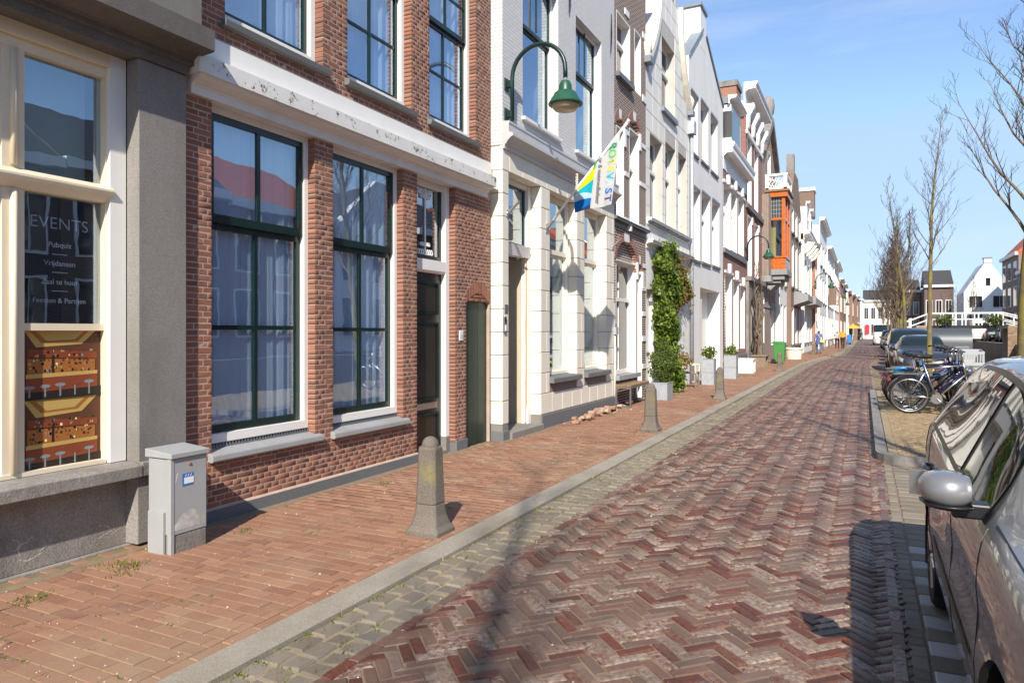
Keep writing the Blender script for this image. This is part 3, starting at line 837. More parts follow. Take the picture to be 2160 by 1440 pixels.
for k in range(3):
    yb = yla - k * pitchw
    MB().box(XG - .05, XG + .03, yb - .139, yb, sw0 + .001, ztr0 - .001).box(XG - .05, XG + .03, yb - .139, yb, ztr1 + .001, Zf(222, 168, XG) - .001).build('mullion', MT['cream'], win)
    MB().tube([(XG + .035, yb - .07, ztr1 + .02), (XG + .035, yb - .07, Zf(222, 168, XG))], .022, 8).build('bead', MT['cream'], win, smooth=True)
    MB().tube([(XG + .035, yb - .07, Zf(208, 968, XG)), (XG + .035, yb - .07, ztr0 - .02)], .022, 8).build('bead', MT['cream'], win, smooth=True)
    y1_ = ylb - k * pitchw - .0; y0_ = yla - k * pitchw
    for (a, b) in ((Zf(208, 968, XG), zmid0), (zmid1, ztr0), (ztr1, Zf(222, 168, XG))):
        MB().box(XG - .03, XG - .026, y0_, y1_ - .006, a, b).build('pane', MT['glass'], win)
zr0 = Zf(208, 968, XG)
def ryt(u, v): return (Yf(u, XG - .05), Zf(u, v, XG - .05))
boxo('backing_panel', flat('black_panel', (.008,.008,.009), .3), win, XG - .06, XG - .05, yla - .02, ylb, zmid0 - .01, ztr0 + .02)
curtain(win, XG - .25, wy0, yla - .1, sw0, zc0 - .1); boxo('blind', simple('pale_blind', (.5,.55,.48), .8, .1), win, XG - .2, XG - .19, yla - .1, ylb - .02, ztr0, zc0 - .1)
boxo('room', MT['dark'], win, XG - 1.2, XG - 1.15, wy0, YP + .2, 0, 4.2)
# lettering
def onwall(X, y, z): return Matrix(((0,0,1,X),(1,0,0,y),(0,1,0,z),(0,0,0,1)))
yc = (yla + ylb) / 2 - .005
xt = XG - .046
def line(txt, v, u, size, **k):
    z = Zf(u, v, xt); place_text('lettering', txt, size, MT['white_text'], win, onwall(xt, yc, z), **k)
line('EVENTS', 484, 125, .118, space=1.02, offset=-.0012)
line('Pubquiz', 522, 125, .052); line('Vrijdansen', 561, 125, .052); line('Zaal te huur', 600, 125, .052); line('Feesten & Partijen', 639, 125, .0505)
for v in (537, 575, 614): boxo('lettering_rule', MT['white_text'], win, xt, xt + .001, yc - .055, yc + .055, Zf(125, v, xt) - .002, Zf(125, v, xt) + .002)
# poster of a bar room: flat print in two frames
pw0, pw1 = yla - .01, ylb - .004
pz0, pz1 = zr0 - .01, zmid0 + .01
PM = [flat('print_brown', (.10,.033,.011)), flat('print_gold', (.50,.34,.10)), flat('print_dark', (.015,.009,.006)), flat('print_red', (.22,.045,.014)), flat('print_amber', (.34,.12,.022)),
      flat('print_grey', (.22,.24,.26)), flat('print_glow', (.95,.8,.4))]
po = MB()
def pq(pts, mi, lay):
    x = XG - .0252 + .0006 * lay
    vs = [(x, pw0 + (pw1 - pw0) * a, pz0 + (pz1 - pz0) * b) for a, b in pts]
    po.add(vs, [tuple(range(len(vs)))], mi)
for base in (0, 1):
    f = (lambda p, b=base: [(x, y * .5 + .5 * (1 - b)) for x, y in p])
    rr = random.Random(base + 4)
    pq(f([(0,0),(1,0),(1,1),(0,1)]), 0, 0)
    pq(f([(.05,1),(.95,1),(.75,.78),(.2,.74)]), 1, 1)
    pq(f([(.12,.98),(.85,.98),(.7,.82),(.26,.8)]), 4, 2); pq(f([(.2,.97),(.78,.97),(.66,.85),(.32,.83)]), 1, 3)
    pq(f([(.1,.72),(.95,.66),(.95,.56),(.1,.6)]), 3, 4)
    pq(f([(.1,.58),(.92,.55),(.92,.36),(.1,.34)]), 4, 5)
    for i in range(90):
        a, b = rr.uniform(.12, .9), rr.choice([.4, .45, .5, .55, .62, .68]) + rr.uniform(-.012, .012); s = rr.uniform(.005, .014)
        pq(f([(a-s,b-s*1.4),(a+s,b-s*1.4),(a+s,b+s*1.4),(a-s,b+s*1.4)]), rr.choice([6, 2, 2, 1, 5, 3, 0, 0]), 6)
    pq(f([(.38,.62),(.41,.62),(.41,.3),(.38,.3)]), 2, 7)
    pq(f([(.08,.36),(.95,.38),(.95,.33),(.08,.3)]), 1, 8); pq(f([(.08,.3),(.95,.33),(.95,.14),(.08,.08)]), 3, 8)
    pq(f([(0,.1),(1,.14),(1,0),(0,0)]), 2, 9)
    for i in range(5):
        a = .12 + i * .18; b = .17 + .012 * i; s = .065
        pts = [(a + s * math.cos(t), b + s * .42 * math.sin(t)) for t in [2*math.pi*k/12 for k in range(12)]]
        pq(f(pts), 5 if i != 3 else 3, 11); pq(f([(a-.01,b-.02),(a+.01,b-.02),(a+.01,.03),(a-.01,.03)]), 5, 10)
    if base == 0: pq([(0,.495),(1,.5),(1,.51),(0,.505)], 2, 12)
po.build('poster', PM, win)

# ============================================================ red brick house
X2 = -4.9
BY_0, BY_1 = Yf(393, X2) - .02, Yf(1034, X2)
h2 = house('brick_house', 'old red brick house with dark green sash windows and a peeling white timber cornice', X2, BY_0, BY_1)
zpl = (Zf(447, 1071, X2) + Zf(875, 955.6, X2)) / 2          # plinth top
zf_top = (Zf(454, 84, X2 + .02) + Zf(1036, 345, X2 + .02)) / 2
zlip_t, zlip_b = Zf(1040, 371, X2 + .16), Zf(1040, 391, X2 + .16)
zcb = Zf(1015, 412, X2 + .03)
if True:
    wa = (Yf(447, X2), Yf(664, X2)); wb = (Yf(703, X2), Yf(850, X2)); dd = (Yf(880, X2), Yf(960, X2))
    zw1 = Zf(664, 918, X2); zw2 = Zf(850, 884, X2)
    gt = (Yf(983.5, X2), BY_1 - .02)
    zgs = Zf(1010, 640, X2); zgt = Zf(1008, 619, X2)
ztop_g = zcb + .02
ua = (Yf(475, X2), Yf(681, X2)); ub = (Yf(733, X2), Yf(867, X2)); uc = (Yf(906, X2), Yf(1003, X2))
zu = (Zf(690, 139, X2 + .06) + Zf(880, 232, X2 + .06) + Zf(1010, 296, X2 + .06)) / 3
zut = zu + 2.35; ZT2 = 8.6
GW = [(*wa, zw1, ztop_g), (*wb, zw2, ztop_g), (*dd, -.1, ztop_g), (*gt, -.1, zgs + .005)]
UW = [(*ua, zu, zut), (*ub, zu, zut), (*uc, zu, zut)]
e = .006
holes = [rect(a - e, b + e, max(c - e, -.05), d + e) for a, b, c, d in GW[:2]] + [rect(a - e, b + e, c - e, d + e) for a, b, c, d in UW]
# mortar body in one piece with the openings cut out
ol = [(BY_0, -.1), (dd[0] - e, -.1), (dd[0] - e, ztop_g + e), (dd[1] + e, ztop_g + e), (dd[1] + e, -.1), (gt[0] - .001, -.1)] + \
     [(gt[0] - .001, zgs)] + [(gt[0] + (gt[1] - gt[0]) * t, zgs + (zgt - zgs) * math.sin(math.pi * t) + .004) for t in [i / 10 for i in range(1, 10)]] + [(gt[1], zgs), (gt[1], -.1), (BY_1, -.1), (BY_1, ZT2), (BY_0, ZT2)]
wall('mortar', MT['mortar'], h2, X2 - .002, ol, holes, .3)
it = brick_courses(BY_0, BY_1, zpl + .002, ztop_g, GW, X2, dx=.0012) + brick_courses(BY_0, BY_1, zf_top - .02, ZT2, UW, X2, dx=.0012)
pieces('brick', it, MT['brick_old'], h2, 300, 'x', jit=.0014, tl=.005, c=.0022, seed=41, skip=lambda i: i[2] < 2.7 and not (.4 < i[2] < 2.5))
# arch bricks over the gate
it = []
yc_, nA = (gt[0] + gt[1]) / 2, 9
gv = MB()
for i in range(nA):
    t0, t1 = i / nA + .012, (i + 1) / nA - .012
    def ap(t, o): 
        y = gt[0] + (gt[1] - gt[0]) * t; z = zgs + (zgt - zgs) * math.sin(math.pi * t)
        dx_ = (t - .5) * .5
        return (y, z + .004 + o * .16)
    p = [ap(t0, 0), ap(t1, 0), ap(t1, 1), ap(t0, 1)]
    MB().prism_x(p, X2 - .08, X2 + .0045).build('arch_brick', MT['brick_old'], h2)
# plinth
MB().box(X2 - .3, X2 + .03, Yf(395, X2) + .0, dd[0], -.1, zpl - .012).build('plinth', MT['plinth'], h2, bevel=.004)
MB().profile_y([(X2 - .01, zpl - .012), (X2 + .03, zpl - .012), (X2 - .004, zpl + .006)], Yf(395, X2), dd[0]).build('plinth_fillet', MT['mortar'], h2)
zq = Zf(970, 927, X2)
MB().box(X2 - .2, X2 + .025, dd[1] + .002, gt[0], -.1, zq).build('plinth_block', MT['plinth'], h2, bevel=.005)
# timber cornice
cy0, cy1 = BY_0 + .04, Yf(1047, X2 + .16)
zl2 = zlip_b - .02
prof = [(X2 - .1, zcb), (X2 + .035, zcb), (X2 + .035, zcb + .06), (X2 + .05, zcb + .07), (X2 + .055, zcb + .09), (X2 + .075, zcb + .10)]
for i in range(7):
    a = R(90) * i / 6; prof.append((X2 + .075 + .06 * math.sin(a), zcb + .10 + (zlip_b - zcb - .115) * (1 - math.cos(a))))
prof += [(X2 + .15, zlip_b - .008), (X2 - .1, zlip_b - .008)]
MB().profile_y(prof, cy0, cy1 - .03).build('cornice', MT['peel_light'], h2)
MB().profile_y([(X2 - .1, zlip_b - .007), (X2 + .165, zlip_b - .007), (X2 + .165, zlip_t), (X2 + .03, zlip_t + .055), (X2 - .1, zlip_t + .055)], cy0 - .03, cy1).build('cornice_ledge', MT['peel'], h2)
MB().box(X2 - .05, X2 + .03, cy0, Yf(1036, X2 + .02), zlip_t + .056, zf_top).build('fascia', MT['white'], h2)
MB().box(X2 - .12, X2 - .008, dd[0] - .03, dd[1] + .02, ztop_g, ztop_g + .01)
# soffit behind the cornice
MB().box(X2 - .28, X2 - .101, BY_0 + .05, BY_1 - .01, zcb + .001, zcb + .1).build('soffit', MT['peel_light'], h2)
# windows
for (a, b, c, d), zbar in ((GW[0], (485, 500)), (GW[1], (521, 536))):
    Xr = X2 - .13
    um = 620 if c == zw1 else 815
    zt_ = Zf(um, zbar[1] + 0, Xr - .05)
    wn = sash_window(h2, X2, a, b, c + .075, zcb, .085, .055, 'white', 'green_dark', zt=zt_, cols=2, rt=1, rb=2, glass='glass', curt=True, sw=.055, bar=.04, tr=.075, fb=.075)
    # stone sill, toothed lead strip
    MB().profile_y([(X2 - .2, c - .03), (X2 + .045, c - .065), (X2 + .06, c - .05), (X2 + .055, c - .008), (X2 + .045, c + .004), (X2 - .085, c + .035), (X2 - .2, c + .07)], a - .04, b + .075).build('sill', MT['sillstone'], wn, bevel=.006)
    tm = MB(); nn = int((b - a) / .034)
    for i in range(nn):
        yy = a + (b - a) * i / nn
        tm.add([(X2 - .078, yy, c + .035), (X2 - .078, yy + .034, c + .035), (X2 - .08, yy + .017, c + .085)], [(0, 1, 2)])
    tm.build('toothed_lead_strip', MT['gutter_grey'], wn)
for (a, b, c, d) in UW:
    wn = sash_window(h2, X2, a, b, c + .03, d, .10, .06, 'white', 'green_dark', zt=c + 1.35, cols=2, rt=2, rb=2, glass='glass', curt=True, sw=.045, bar=.032, tr=.06)
    MB().profile_y([(X2 - .2, c - .085), (X2 + .06, c - .085), (X2 + .07, c - .03), (X2 - .1, c + .02), (X2 - .2, c + .028)], a - .05, b + .06).build('sill', MT['sillstone_dark'], wn, bevel=.004)
# front door with transom light
a, b = dd; Xd = X2 - .12
fr = MB(); fr.box(Xd - .1, Xd, a, a + .05, .0, zcb); fr.box(Xd - .1, Xd + .03, b - .09, b, .2, zcb)
fr.box(Xd - .1, Xd, a + .05, b - .09, zcb - .08, zcb)
ztd1, ztd0 = Zf(935, 553, Xd), Zf(935, 579, Xd)
door = fr.build('door', MT['white'], h2, bevel=.004)
boxo('frame_foot', MT['bluestone'], door, Xd - .1, Xd + .04, b - .095, b + .0015, -.02, .199)
MB().profile_y([(Xd - .1, ztd0), (Xd + .0, ztd0), (Xd + .03, ztd0 + .03), (Xd + .03, ztd1), (Xd - .1, ztd1)], a + .05, b - .09).build('transom', MT['white'], door)
boxo('transom_sash', MT['olive'], door, Xd - .07, Xd - .04, a + .05, a + .09, ztd1, zcb - .08)
MB().box(Xd - .07, Xd - .04, b - .135, b - .09, ztd1, zcb - .08).box(Xd - .07, Xd - .04, a + .09, b - .135, ztd1, ztd1 + .06).build('transom_sash', MT['door_dark'], door)
boxo('pane', MT['glass'], door, Xd - .062, Xd - .058, a + .09, b - .135, ztd1 + .06, zcb - .08)
# lace-like iron tracery in the light
lc = MB(); ym = (a + b - .05) / 2; rr = random.Random(3)
lc.tube([(Xd - .045, ym, ztd1 + .06), (Xd - .045, ym, zcb - .1)], .012, 6)
for zz, s in ((ztd1 + .1, 1.0), (ztd1 + .2, .6), (zcb - .2, .6), (zcb - .14, 1.0)):
    for sg in (-1, 1):
        for k in range(4):
            pts = [(Xd - .045, ym + sg * s * (.02 + .045 * k) + sg * .02 * math.sin(t), zz + .035 * math.cos(t) * s) for t in [i * .9 for i in range(8)]]
            lc.tube(pts, .006, 4)
lc.build('tracery', MT['white'], door)
leaf = MB()
y0d, y1d = a + .05, b - .09
leaf.box(Xd - .08, Xd - .045, y0d, y1d, .03, ztd0)
dl = leaf.build('door_leaf', MT['door_dark'], door)
for (z0, z1, t) in ((.14, .55, 0), (.72, 1.72, 1), (1.82, ztd0 - .12, 0)):
    f2 = frame_mb(Xd - .044, Xd - .018, y0d + .09, y1d - .09, z0, z1, .03)
    f2.build('panel_moulding', MT['green_dark'], door); boxo('panel', MT['door_dark'], door, Xd - .044, Xd - .035, y0d + .125, y1d - .125, z0 + .035, z1 - .035)
MB().box(Xd - .045, Xd - .03, y0d + .12, y1d - .12, .6, .68).build('letter_plate', MT['steel'], door)
boxo('threshold', MT['bluestone'], door, Xd - .12, Xd + .06, a, b - .095, -.02, .03)
# arched gate of planks
gr_ = empty('gate', (X2, (gt[0] + gt[1]) / 2, 0)); bpy.data.objects.remove(gr_)
npl = 5; wgt = (gt[1] - gt[0]) / npl
gate = MB().box(X2 - .12, X2 - .09, gt[0], gt[1], .0, zgs).build('gate', MT['gate_green'], h2)
for i in range(npl):
    y0, y1 = gt[0] + i * wgt + .0015, gt[0] + (i + 1) * wgt - .0015
    za = zgs + (zgt - zgs) * math.sin(math.pi * i / npl); zb_ = zgs + (zgt - zgs) * math.sin(math.pi * (i + 1) / npl)
    MB().prism_x([(y0, -.01), (y1, -.01), (y1, zb_), (y0, za)], X2 - .089, X2 - .05 + .002 * (i % 2)).build('plank', MT['gate_green'], gate)
# house number
pl = boxo('number_plate', MT['white'], h2, X2 + .0, X2 + .012, Yf(968, X2), Yf(976, X2), Zf(972, 718, X2), Zf(972, 697, X2), bevel=.004)
place_text('lettering', '13', .07, MT['black'], pl, onwall(X2 + .0135, Yf(972, X2), Zf(972, 714, X2)))
shell(h2, X2, BY_0, BY_1, ZT2, 'fb_brown', 8, 1.5)
MB().box(X2 - 1.5, X2 - .31, BY_0 + .01, BY_0 + .05, 0, ZT2).box(X2 - 1.5, X2 - .31, BY_1 - .05, BY_1 - .01, 0, ZT2).box(X2 - 1.5, X2 - .31, BY_0 + .05, BY_1 - .05, ZT2 - .1, ZT2).build('party_wall', MT['fb_brown'], h2)

# ============================================================ white house with cream block ground floor
X3 = -4.73
W0, W1 = Yf(1060, X3), Yf(1296, X3)
h3 = house('white_house', 'tall white painted brick house with cream block ground floor and grey timber cornice', X3, W0, W1)
ZT3 = 9.5
zc3b = Zf(1062, 312, X3 + .02); zc3t = Zf(1060, 255, X3 + .12)
d3 = (Yf(1073, X3), Yf(1141, X3)); a3 = (Yf(1160, X3), Yf(1217, X3)); b3 = (Yf(1233, X3), Yf(1279, X3))
ztw = Zf(1161, 402, X3); ztd = Zf(1073, 363, X3)
zsl = Zf(1225, 787, X3); zp3 = (Zf(1140, 873, X3) + Zf(1291, 838, X3)) / 2
u3a = (Yf(1103, X3), Yf(1178, X3)); u3b = (Yf(1215, X3), Yf(1269, X3))
zu3 = (Zf(1103, 245, X3) + Zf(1215, 318, X3)) / 2; zu3t = Zf(1215, 32, X3)
holes = [rect(*a3, zsl, ztw), rect(*b3, zsl, ztw), rect(*u3a, zu3, zu3t), rect(*u3b, zu3, zu3t)]
ol = [(W0 + .012, -.1), (d3[0] - .01, -.1), (d3[0] - .01, ztd + .01), (d3[1] + .01, ztd + .01), (d3[1] + .01, -.1), (W1, -.1), (W1, zc3b + .05), (W0 + .012, zc3b + .05)]
wall('joint_backing', MT['joint'], h3, X3 - .006, ol, [rect(a3[0]-.01, a3[1]+.01, zsl-.01, ztw+.01), rect(b3[0]-.01, b3[1]+.01, zsl-.01, ztw+.01)], .3)
wall('upper_wall', MT['fb_white'], h3, X3 - .004, [(W0 + .01, zc3b + .05), (W1, zc3b + .05), (W1, ZT3), (W0 + .01, ZT3)], holes[2:], .3)
MB().box(X3 - .3, X3 - .0045, W0 + .0, W0 + .01, zc3b + .05, ZT3)
hz = (ztw - zp3) / 11
zs = [zp3 + hz * i for i in range(12)] + [zc3b + .04]
HB = [(*a3, zsl, ztw), (*b3, zsl, ztw), (*d3, -.1, ztd)]
it = block_courses(W0, W1, zs, HB, X3, .46, h=.24)
pieces('block', it, MT['cream_block'], h3, 300, 'x', jit=.0006, c=.005, seed=51)
MB().box(X3 - .3, X3 + .02, W0 - .012, d3[0] + .001, -.1, zp3 - .1).box(X3 - .3, X3 + .02, d3[1] + .02, W1, -.1, zp3 - .012).build('plinth', MT['plinth'], h3, bevel=.004)
# grey cornice
pr = [(X3 - .05, zc3b), (X3 + .03, zc3b), (X3 + .035, zc3b + .06), (X3 + .06, zc3b + .07), (X3 + .08, zc3b + .11), (X3 + .14, zc3b + .16), (X3 + .17, zc3b + .17), (X3 + .17, zc3b + .21), (X3 + .1, zc3b + .235), (X3 + .1, zc3t + .03), (X3 + .11, zc3t + .04), (X3 + .11, zc3t + .07), (X3 - .05, zc3t + .08)]
MB().profile_y(pr, W0 + .005, W1 - .01).build('cornice', simple('pale_grey_timber', (.5,.5,.51), .5, .06, 4, dirt=.2), h3)
for (a, b, c, d), z2, rts in ((HB[0], None, 0), (HB[1], None, 0)):
    wn = sash_window(h3, X3, a, b, zsl + .02, ztw, .17, .05, 'cream_block', 'cream_block', zt=Zf(1205, 545, X3 - .15), cols=1, rt=1, rb=1, glass='glass', curt=False, sw=.05, tr=.08)
    MB().profile_y([(X3 - .25, zsl - .09), (X3 + .09, zsl - .09), (X3 + .09, zsl - .012), (X3 + .075, zsl), (X3 - .25, zsl + .02)], a - .03, b + .06).build('sill', MT['plinth'], wn, bevel=.005)
for (a, b) in (u3a, u3b):
    wn = sash_window(h3, X3, a, b, zu3 + .02, zu3t, .12, .06, 'white', 'lamp_dark', zt=zu3 + .62 * (zu3t - zu3), cols=1 if a == u3a[0] else 1, rt=1, rb=1, glass='glass', curt=False, sw=.04, tr=.06)
    MB().box(X3 - .115, X3 - .09, (a + b) / 2 - .015, (a + b) / 2 + .015, zu3 + .64 * (zu3t - zu3), zu3t - .06).build('glazing_bar', MT['lamp_dark'], wn)
    MB().box(X3 - .12, X3 + .06, a - .04, b + .04, zu3 - .05, zu3 - .002).build('sill', MT['white'], wn)
# iron wall anchors
for u, v0, v1 in ((1199, -40, 28), (1287, 30, 115)):
    y = Yf(u, X3); MB().tube([(X3 + .02, y - .02, Zf(u, v1, X3)), (X3 + .03, y, (Zf(u, v0, X3) + Zf(u, v1, X3)) / 2), (X3 + .02, y + .02, Zf(u, v0, X3))], [.008, .022, .008], 6).build('wall_anchor', MT['dark_iron'], h3)
# doorway under repair
a, b = d3
XD = X3 - .2
fr = MB().box(XD - .1, XD, a, a + .03, .1, ztd).box(XD - .1, XD + .02, b - .11, b, .06, ztd).box(XD - .1, XD, a + .03, b - .11, ztd - .07, ztd)
dw = fr.build('doorway', MT['white'], h3)
zt0, zt1 = Zf(1110, 545, XD), Zf(1110, 523, XD)
MB().profile_y([(XD - .1, zt0), (XD + .03, zt0 + .0), (XD + .07, zt1), (XD - .1, zt1)], a + .03, b - .11).build('transom', MT['white'], dw)
frame_mb(XD - .07, XD - .04, a + .03, b - .11, zt1, ztd - .07, .045).build('transom_sash', MT['green_dark'], dw)
boxo('pane', MT['glass'], dw, XD - .06, XD - .056, a + .075, b - .155, zt1 + .045, ztd - .115)
boxo('passage_wall', MT['plaster_beige'], dw, XD - 1.2, XD - .1, b - .10, b - .02, .05, zt0)
MB().box(XD - 1.2, XD - .12, a - .03, a, .05, zt0 + .8).box(XD - 1.25, XD - 1.2, a - .03, b, .05, zt0 + .8).box(XD - 1.2, XD - .1, a - .03, b, zt0 + .8, zt0 + .85).build('passage', MT['plaster_beige'], dw)
pj = MB(); rr = random.Random(5)
pj.prism_x([(b - .16, .12), (b - .112, .12)] + [(b - .112, zt0)] + [(b - .16 + rr.uniform(-.015, .015), zt0 - i * .18) for i in range(12)], XD - .02, XD - .005)
pj.build('raw_jamb', MT['plaster_pink'], dw)
boxo('bare_wood_strip', MT['wood_door'], dw, XD - .004, XD + .004, b - .128, b - .112, .4, zt0 - .02)
boxo('threshold', MT['bluestone'], dw, XD - .2, X3 + .06, a, b - .0, -.05, .1, bevel=.01)
shell(h3, X3, W0, W1, ZT3, 'white_wall', 9, 1.6)
MB().box(X3 - 1.6, X3 - .306, W0 + .012, W0 + .05, 0, ZT3).box(X3 - 1.6, X3 - .306, W1 - .05, W1 - .01, 0, ZT3).box(X3 - 1.6, X3 - .306, W0 + .05, W1 - .05, ZT3 - .1, ZT3).build('party_wall', MT['white_wall'], h3)
boxo('corner_face', MT['fb_white'], h3, X3 - .3, X3 - .0045, W0 + .001, W0 + .0099, zc3b + .06, ZT3)
# ============================================================ the row of houses further along
def far_window(root, X, y0, y1, z0, z1, rec=.16, fm='white', glass='pane_dark', lining=True, cols=1, zt=.62, sill=None, sillm='sillstone_dark', archrise=0, fw=.06, barm=None):
    if y1 - y0 < .12: return None
    m = frame_mb(X - rec - .06, X - rec, y0, y1, z0, z1, min(fw, (y1 - y0) * .2))
    if lining:
        m.box(X - rec, X + .004, y1 - .035, y1 + .001, z0, z1); m.box(X - rec, X + .004, y0 - .001, y0 + .03, z0, z1); m.box(X - rec, X + .003, y0 + .03, y1 - .035, z1 - .03, z1 + .001)
    f = min(fw, (y1 - y0) * .2)
    zz = z0 + (z1 - z0) * zt if zt else None
    if zz: m.box(X - rec - .06, X - rec + .03, y0 + f, y1 - f, zz - .04, zz + .04)
    win = m.build('window', MT[fm], root)
    a, b = y0 + f, y1 - f
    for (c, d) in (((z0 + f, zz - .04), (zz + .04, z1 - f)) if zz else ((z0 + f, z1 - f),)):
        for i in range(cols):
            p, q = a + (b - a) * i / cols, a + (b - a) * (i + 1) / cols
            MB().box(X - rec - .045, X - rec - .04, p + (.012 if i else 0), q - (.012 if i < cols - 1 else 0), c, d).build('pane', MT[glass], win)
            if i: MB().box(X - rec - .055, X - rec - .02, p - .012, p + .012, c, d).build('glazing_bar', MT[barm or fm], win)
    if sill: MB().box(X - rec, X + sill[0], y0 - .06, y1 + .06, z0 - sill[1], z0 - .003).build('sill', MT[sillm], win)
    return win
def uw(X, ul, ur, vt, vb, at=None):
    """opening from photo columns: left/right edge and rows of head and foot, both read at the left edge"""
    at = ul if at is None else at
    return (Yf(ul, X), Yf(ur, X), Zf(at, vb, X), Zf(at, vt, X))
def row_house(name, label, X, u0, u1, mat, ztop, wins=(), outline=None, wthick=.3, arch_=(), shellm='fb_brown', y01=None, extra_holes=(), **wk):
    y0, y1 = (Yf(u0, X), Yf(u1, X)) if y01 is None else y01
    h = house(name, label, X, y0, y1)
    ol = outline or rect(y0, y1, -.1, ztop)
    holes = []
    for w in wins:
        a, b, c, d = w[:4]
        holes.append(rect(a, b, c, d) if len(w) < 5 or not w[4].get('arch') else arch(a, b, c, d, w[4]['arch']))
    wall('wall', MT[mat], h, X, ol, holes + list(extra_holes), wthick)
    for w in wins:
        k = dict(wk); 
        if len(w) > 4: k.update({q: v for q, v in w[4].items() if q != 'arch'})
        far_window(h, X, *w[:4], **k)
    return h, y0, y1
def cornice(root, X, y0, y1, z, pr, hgt, mat='white', name='cornice', e0=.06, e1=.06):
    p = [(X - .04, z), (X + .03, z), (X + .03, z + hgt*.08), (X + .015, z + hgt*.1), (X + .015, z + hgt*.48), (X + .06, z + hgt*.52), (X + pr*.3, z + hgt*.60), (X + pr*.86, z + hgt*.62), (X + pr*.86, z + hgt*.80), (X + pr*.93, z + hgt*.83), (X + pr, z + hgt*.93), (X + pr, z + hgt), (X - .04, z + hgt + .02)]
    return MB().profile_y(p, y0 - e0, y1 + e1).build(name, MT[mat], root)
def band(root, X, y0, y1, z, h, mat='white', pr=.02, name='stone_band'): return MB().box(X - .05, X + pr, y0 + .002, y1 - .002, z, z + h).build(name, MT[mat], root)
# ---- 4 dark brown brick house with white bands
X4 = -4.80
y0, y1 = W1 + .001, Yf(1362, X4)
f = lambda ul, ur, vt, vb: uw(X4, ul, ur, vt, vb)
g4 = [(*f(1299, 1342, 545, 792), dict(arch=.45, cols=2, zt=.66, sill=(.1, .1), sillm='zinc', glass='pane_dark', fw=.09)), (*f(1344, 1354, 575, 862), dict(arch=.22, zt=.75))]
g4[1] = (g4[1][0], g4[1][1], .02, g4[1][3], g4[1][4])
u4 = [(*f(1299, 1316, 262, 452), dict(arch=.2)), (*f(1327, 1348, 268, 470), dict(arch=.25)), (*f(1300, 1329, 20, 152), dict(sill=(.1,.1), sillm='gutter_grey')), (*f(1338, 1352, 60, 190), dict())]
u4 = [(a, b, c, d, dict(k, **({} if i < 2 else {}))) for i, (a, b, c, d, k) in enumerate(u4)]
h4, _, _ = row_house('brown_brick_house', 'narrow dark brown brick house with white stone bands and arched windows', X4, 0, 0, 'fb_dark', 10.5, g4 + u4, y01=(y0, y1))
for w in g4 + u4[:2]:                                           # brick arches with white keystone and imposts
    a, b, c, d = w[:4]; r_ = w[4]['arch']; n = 7; ar = MB()
    for i in range(n):
        t0, t1 = math.pi * i / n, math.pi * (i + 1) / n; wd = (b - a) / 2; cy = (a + b) / 2
        p = [(cy + wd * math.cos(t), d + r_ * math.sin(t)) for t in (t0, t1)] + [(cy + (wd + .13) * math.cos(t), d + (r_ + .2) * math.sin(t)) for t in (t1, t0)]
        MB().prism_x(p, X4 - .05, X4 + .012 + .004 * (i % 2)).build('arch_stone', MT['white'] if i in (3,) else MT['fb_red'], h4)
    MB().box(X4 - .1, X4 + .03, b - .01, b + .12, d - .35, d + .05).build('impost', MT['white'], h4)
    # tympanum above the frame
    wall('tympanum', MT['fb_dark'], h4, X4 - .1, arch(a + .03, b - .03, d - .01, d, r_ - .02), (), .05)
for v, hh in ((198, .16), (60, .14), (480, .12), (720, .12), (610, .1), (300, .1), (385, .1), (560, .1), (665, .1), (780, .12)):
    z = Zf(1340, v, X4)
    for (a, b) in ((Yf(1317, X4), Yf(1326, X4)), (Yf(1349, X4) if 200 < v < 500 else Yf(1354.5, X4), y1)):
        if v < 500 or a > Yf(1340, X4): band(h4, X4, a, b, z, hh)
cornice(h4, X4, y0 + .03, y1, Zf(1340, 492, X4), .13, .16, 'gutter_grey', 'string_course', 0, 0)
MB().box(X4 - .04, X4 + .10, Yf(1322, X4), Yf(1324.5, X4), Zf(1340, 492, X4) - .03, Zf(1340, 492, X4) + .2).build('stone_block', MT['white'], h4)
shell(h4, X4, y0, y1, 10.5, 'fb_brown')
for zz in (10.5,): cornice(h4, X4, y0, y1, 10.3, .25, .3)
# ---- 5 white house with curved neck gable
X5 = -4.80
y0, y1 = Yf(1362, X5), Yf(1453, X5)
Q = lambda u, v: (Yf(u, X5), Zf(u, v, X5))
zsh = Zf(1368, 128, X5); zshr = Zf(1450, 232, X5)
cyy = (y0 + y1) / 2; zap = 12.6
def gable5(t):            # half width of the gable from shoulder (t=0) to neck (t=1)
    hw = (y1 - y0) / 2
    return hw * (.93 - .50 * (1 - (1 - t) ** 2.2))
zsh5 = (zsh + zshr) / 2
pts_r = [(cyy + gable5(t), zsh5 + t * 2.6) for t in [i / 9 for i in range(10)]]
ol5 = [(y0, -.1), (y1, -.1), (y1, zsh5)] + pts_r + [(cyy + .7, zsh5 + 3.0), (cyy, zsh5 + 3.35), (cyy - .7, zsh5 + 3.0)] + [(2 * cyy - y, z) for y, z in reversed(pts_r)] + [(y0, zsh5)]
q5 = lambda ul, ur, vt, vb: uw(X5, ul, ur, vt, vb)
w5 = [(*q5(1396, 1423, 74, 226), dict(cols=1)), (*q5(1371, 1397, 280, 462), dict(cols=1)), (*q5(1403.5, 1425, 297.5, 478), dict()), (*q5(1431, 1448, 320, 492), dict())]
h5 = house('gabled_house', 'white block-fronted house with a curved neck gable above climbing ivy', X5, y0, y1)
dr5 = (Yf(1363.5, X5), Yf(1378, X5), -.1, Zf(1370, 610, X5))
holes5 = [rect(*w[:4]) for w in w5]
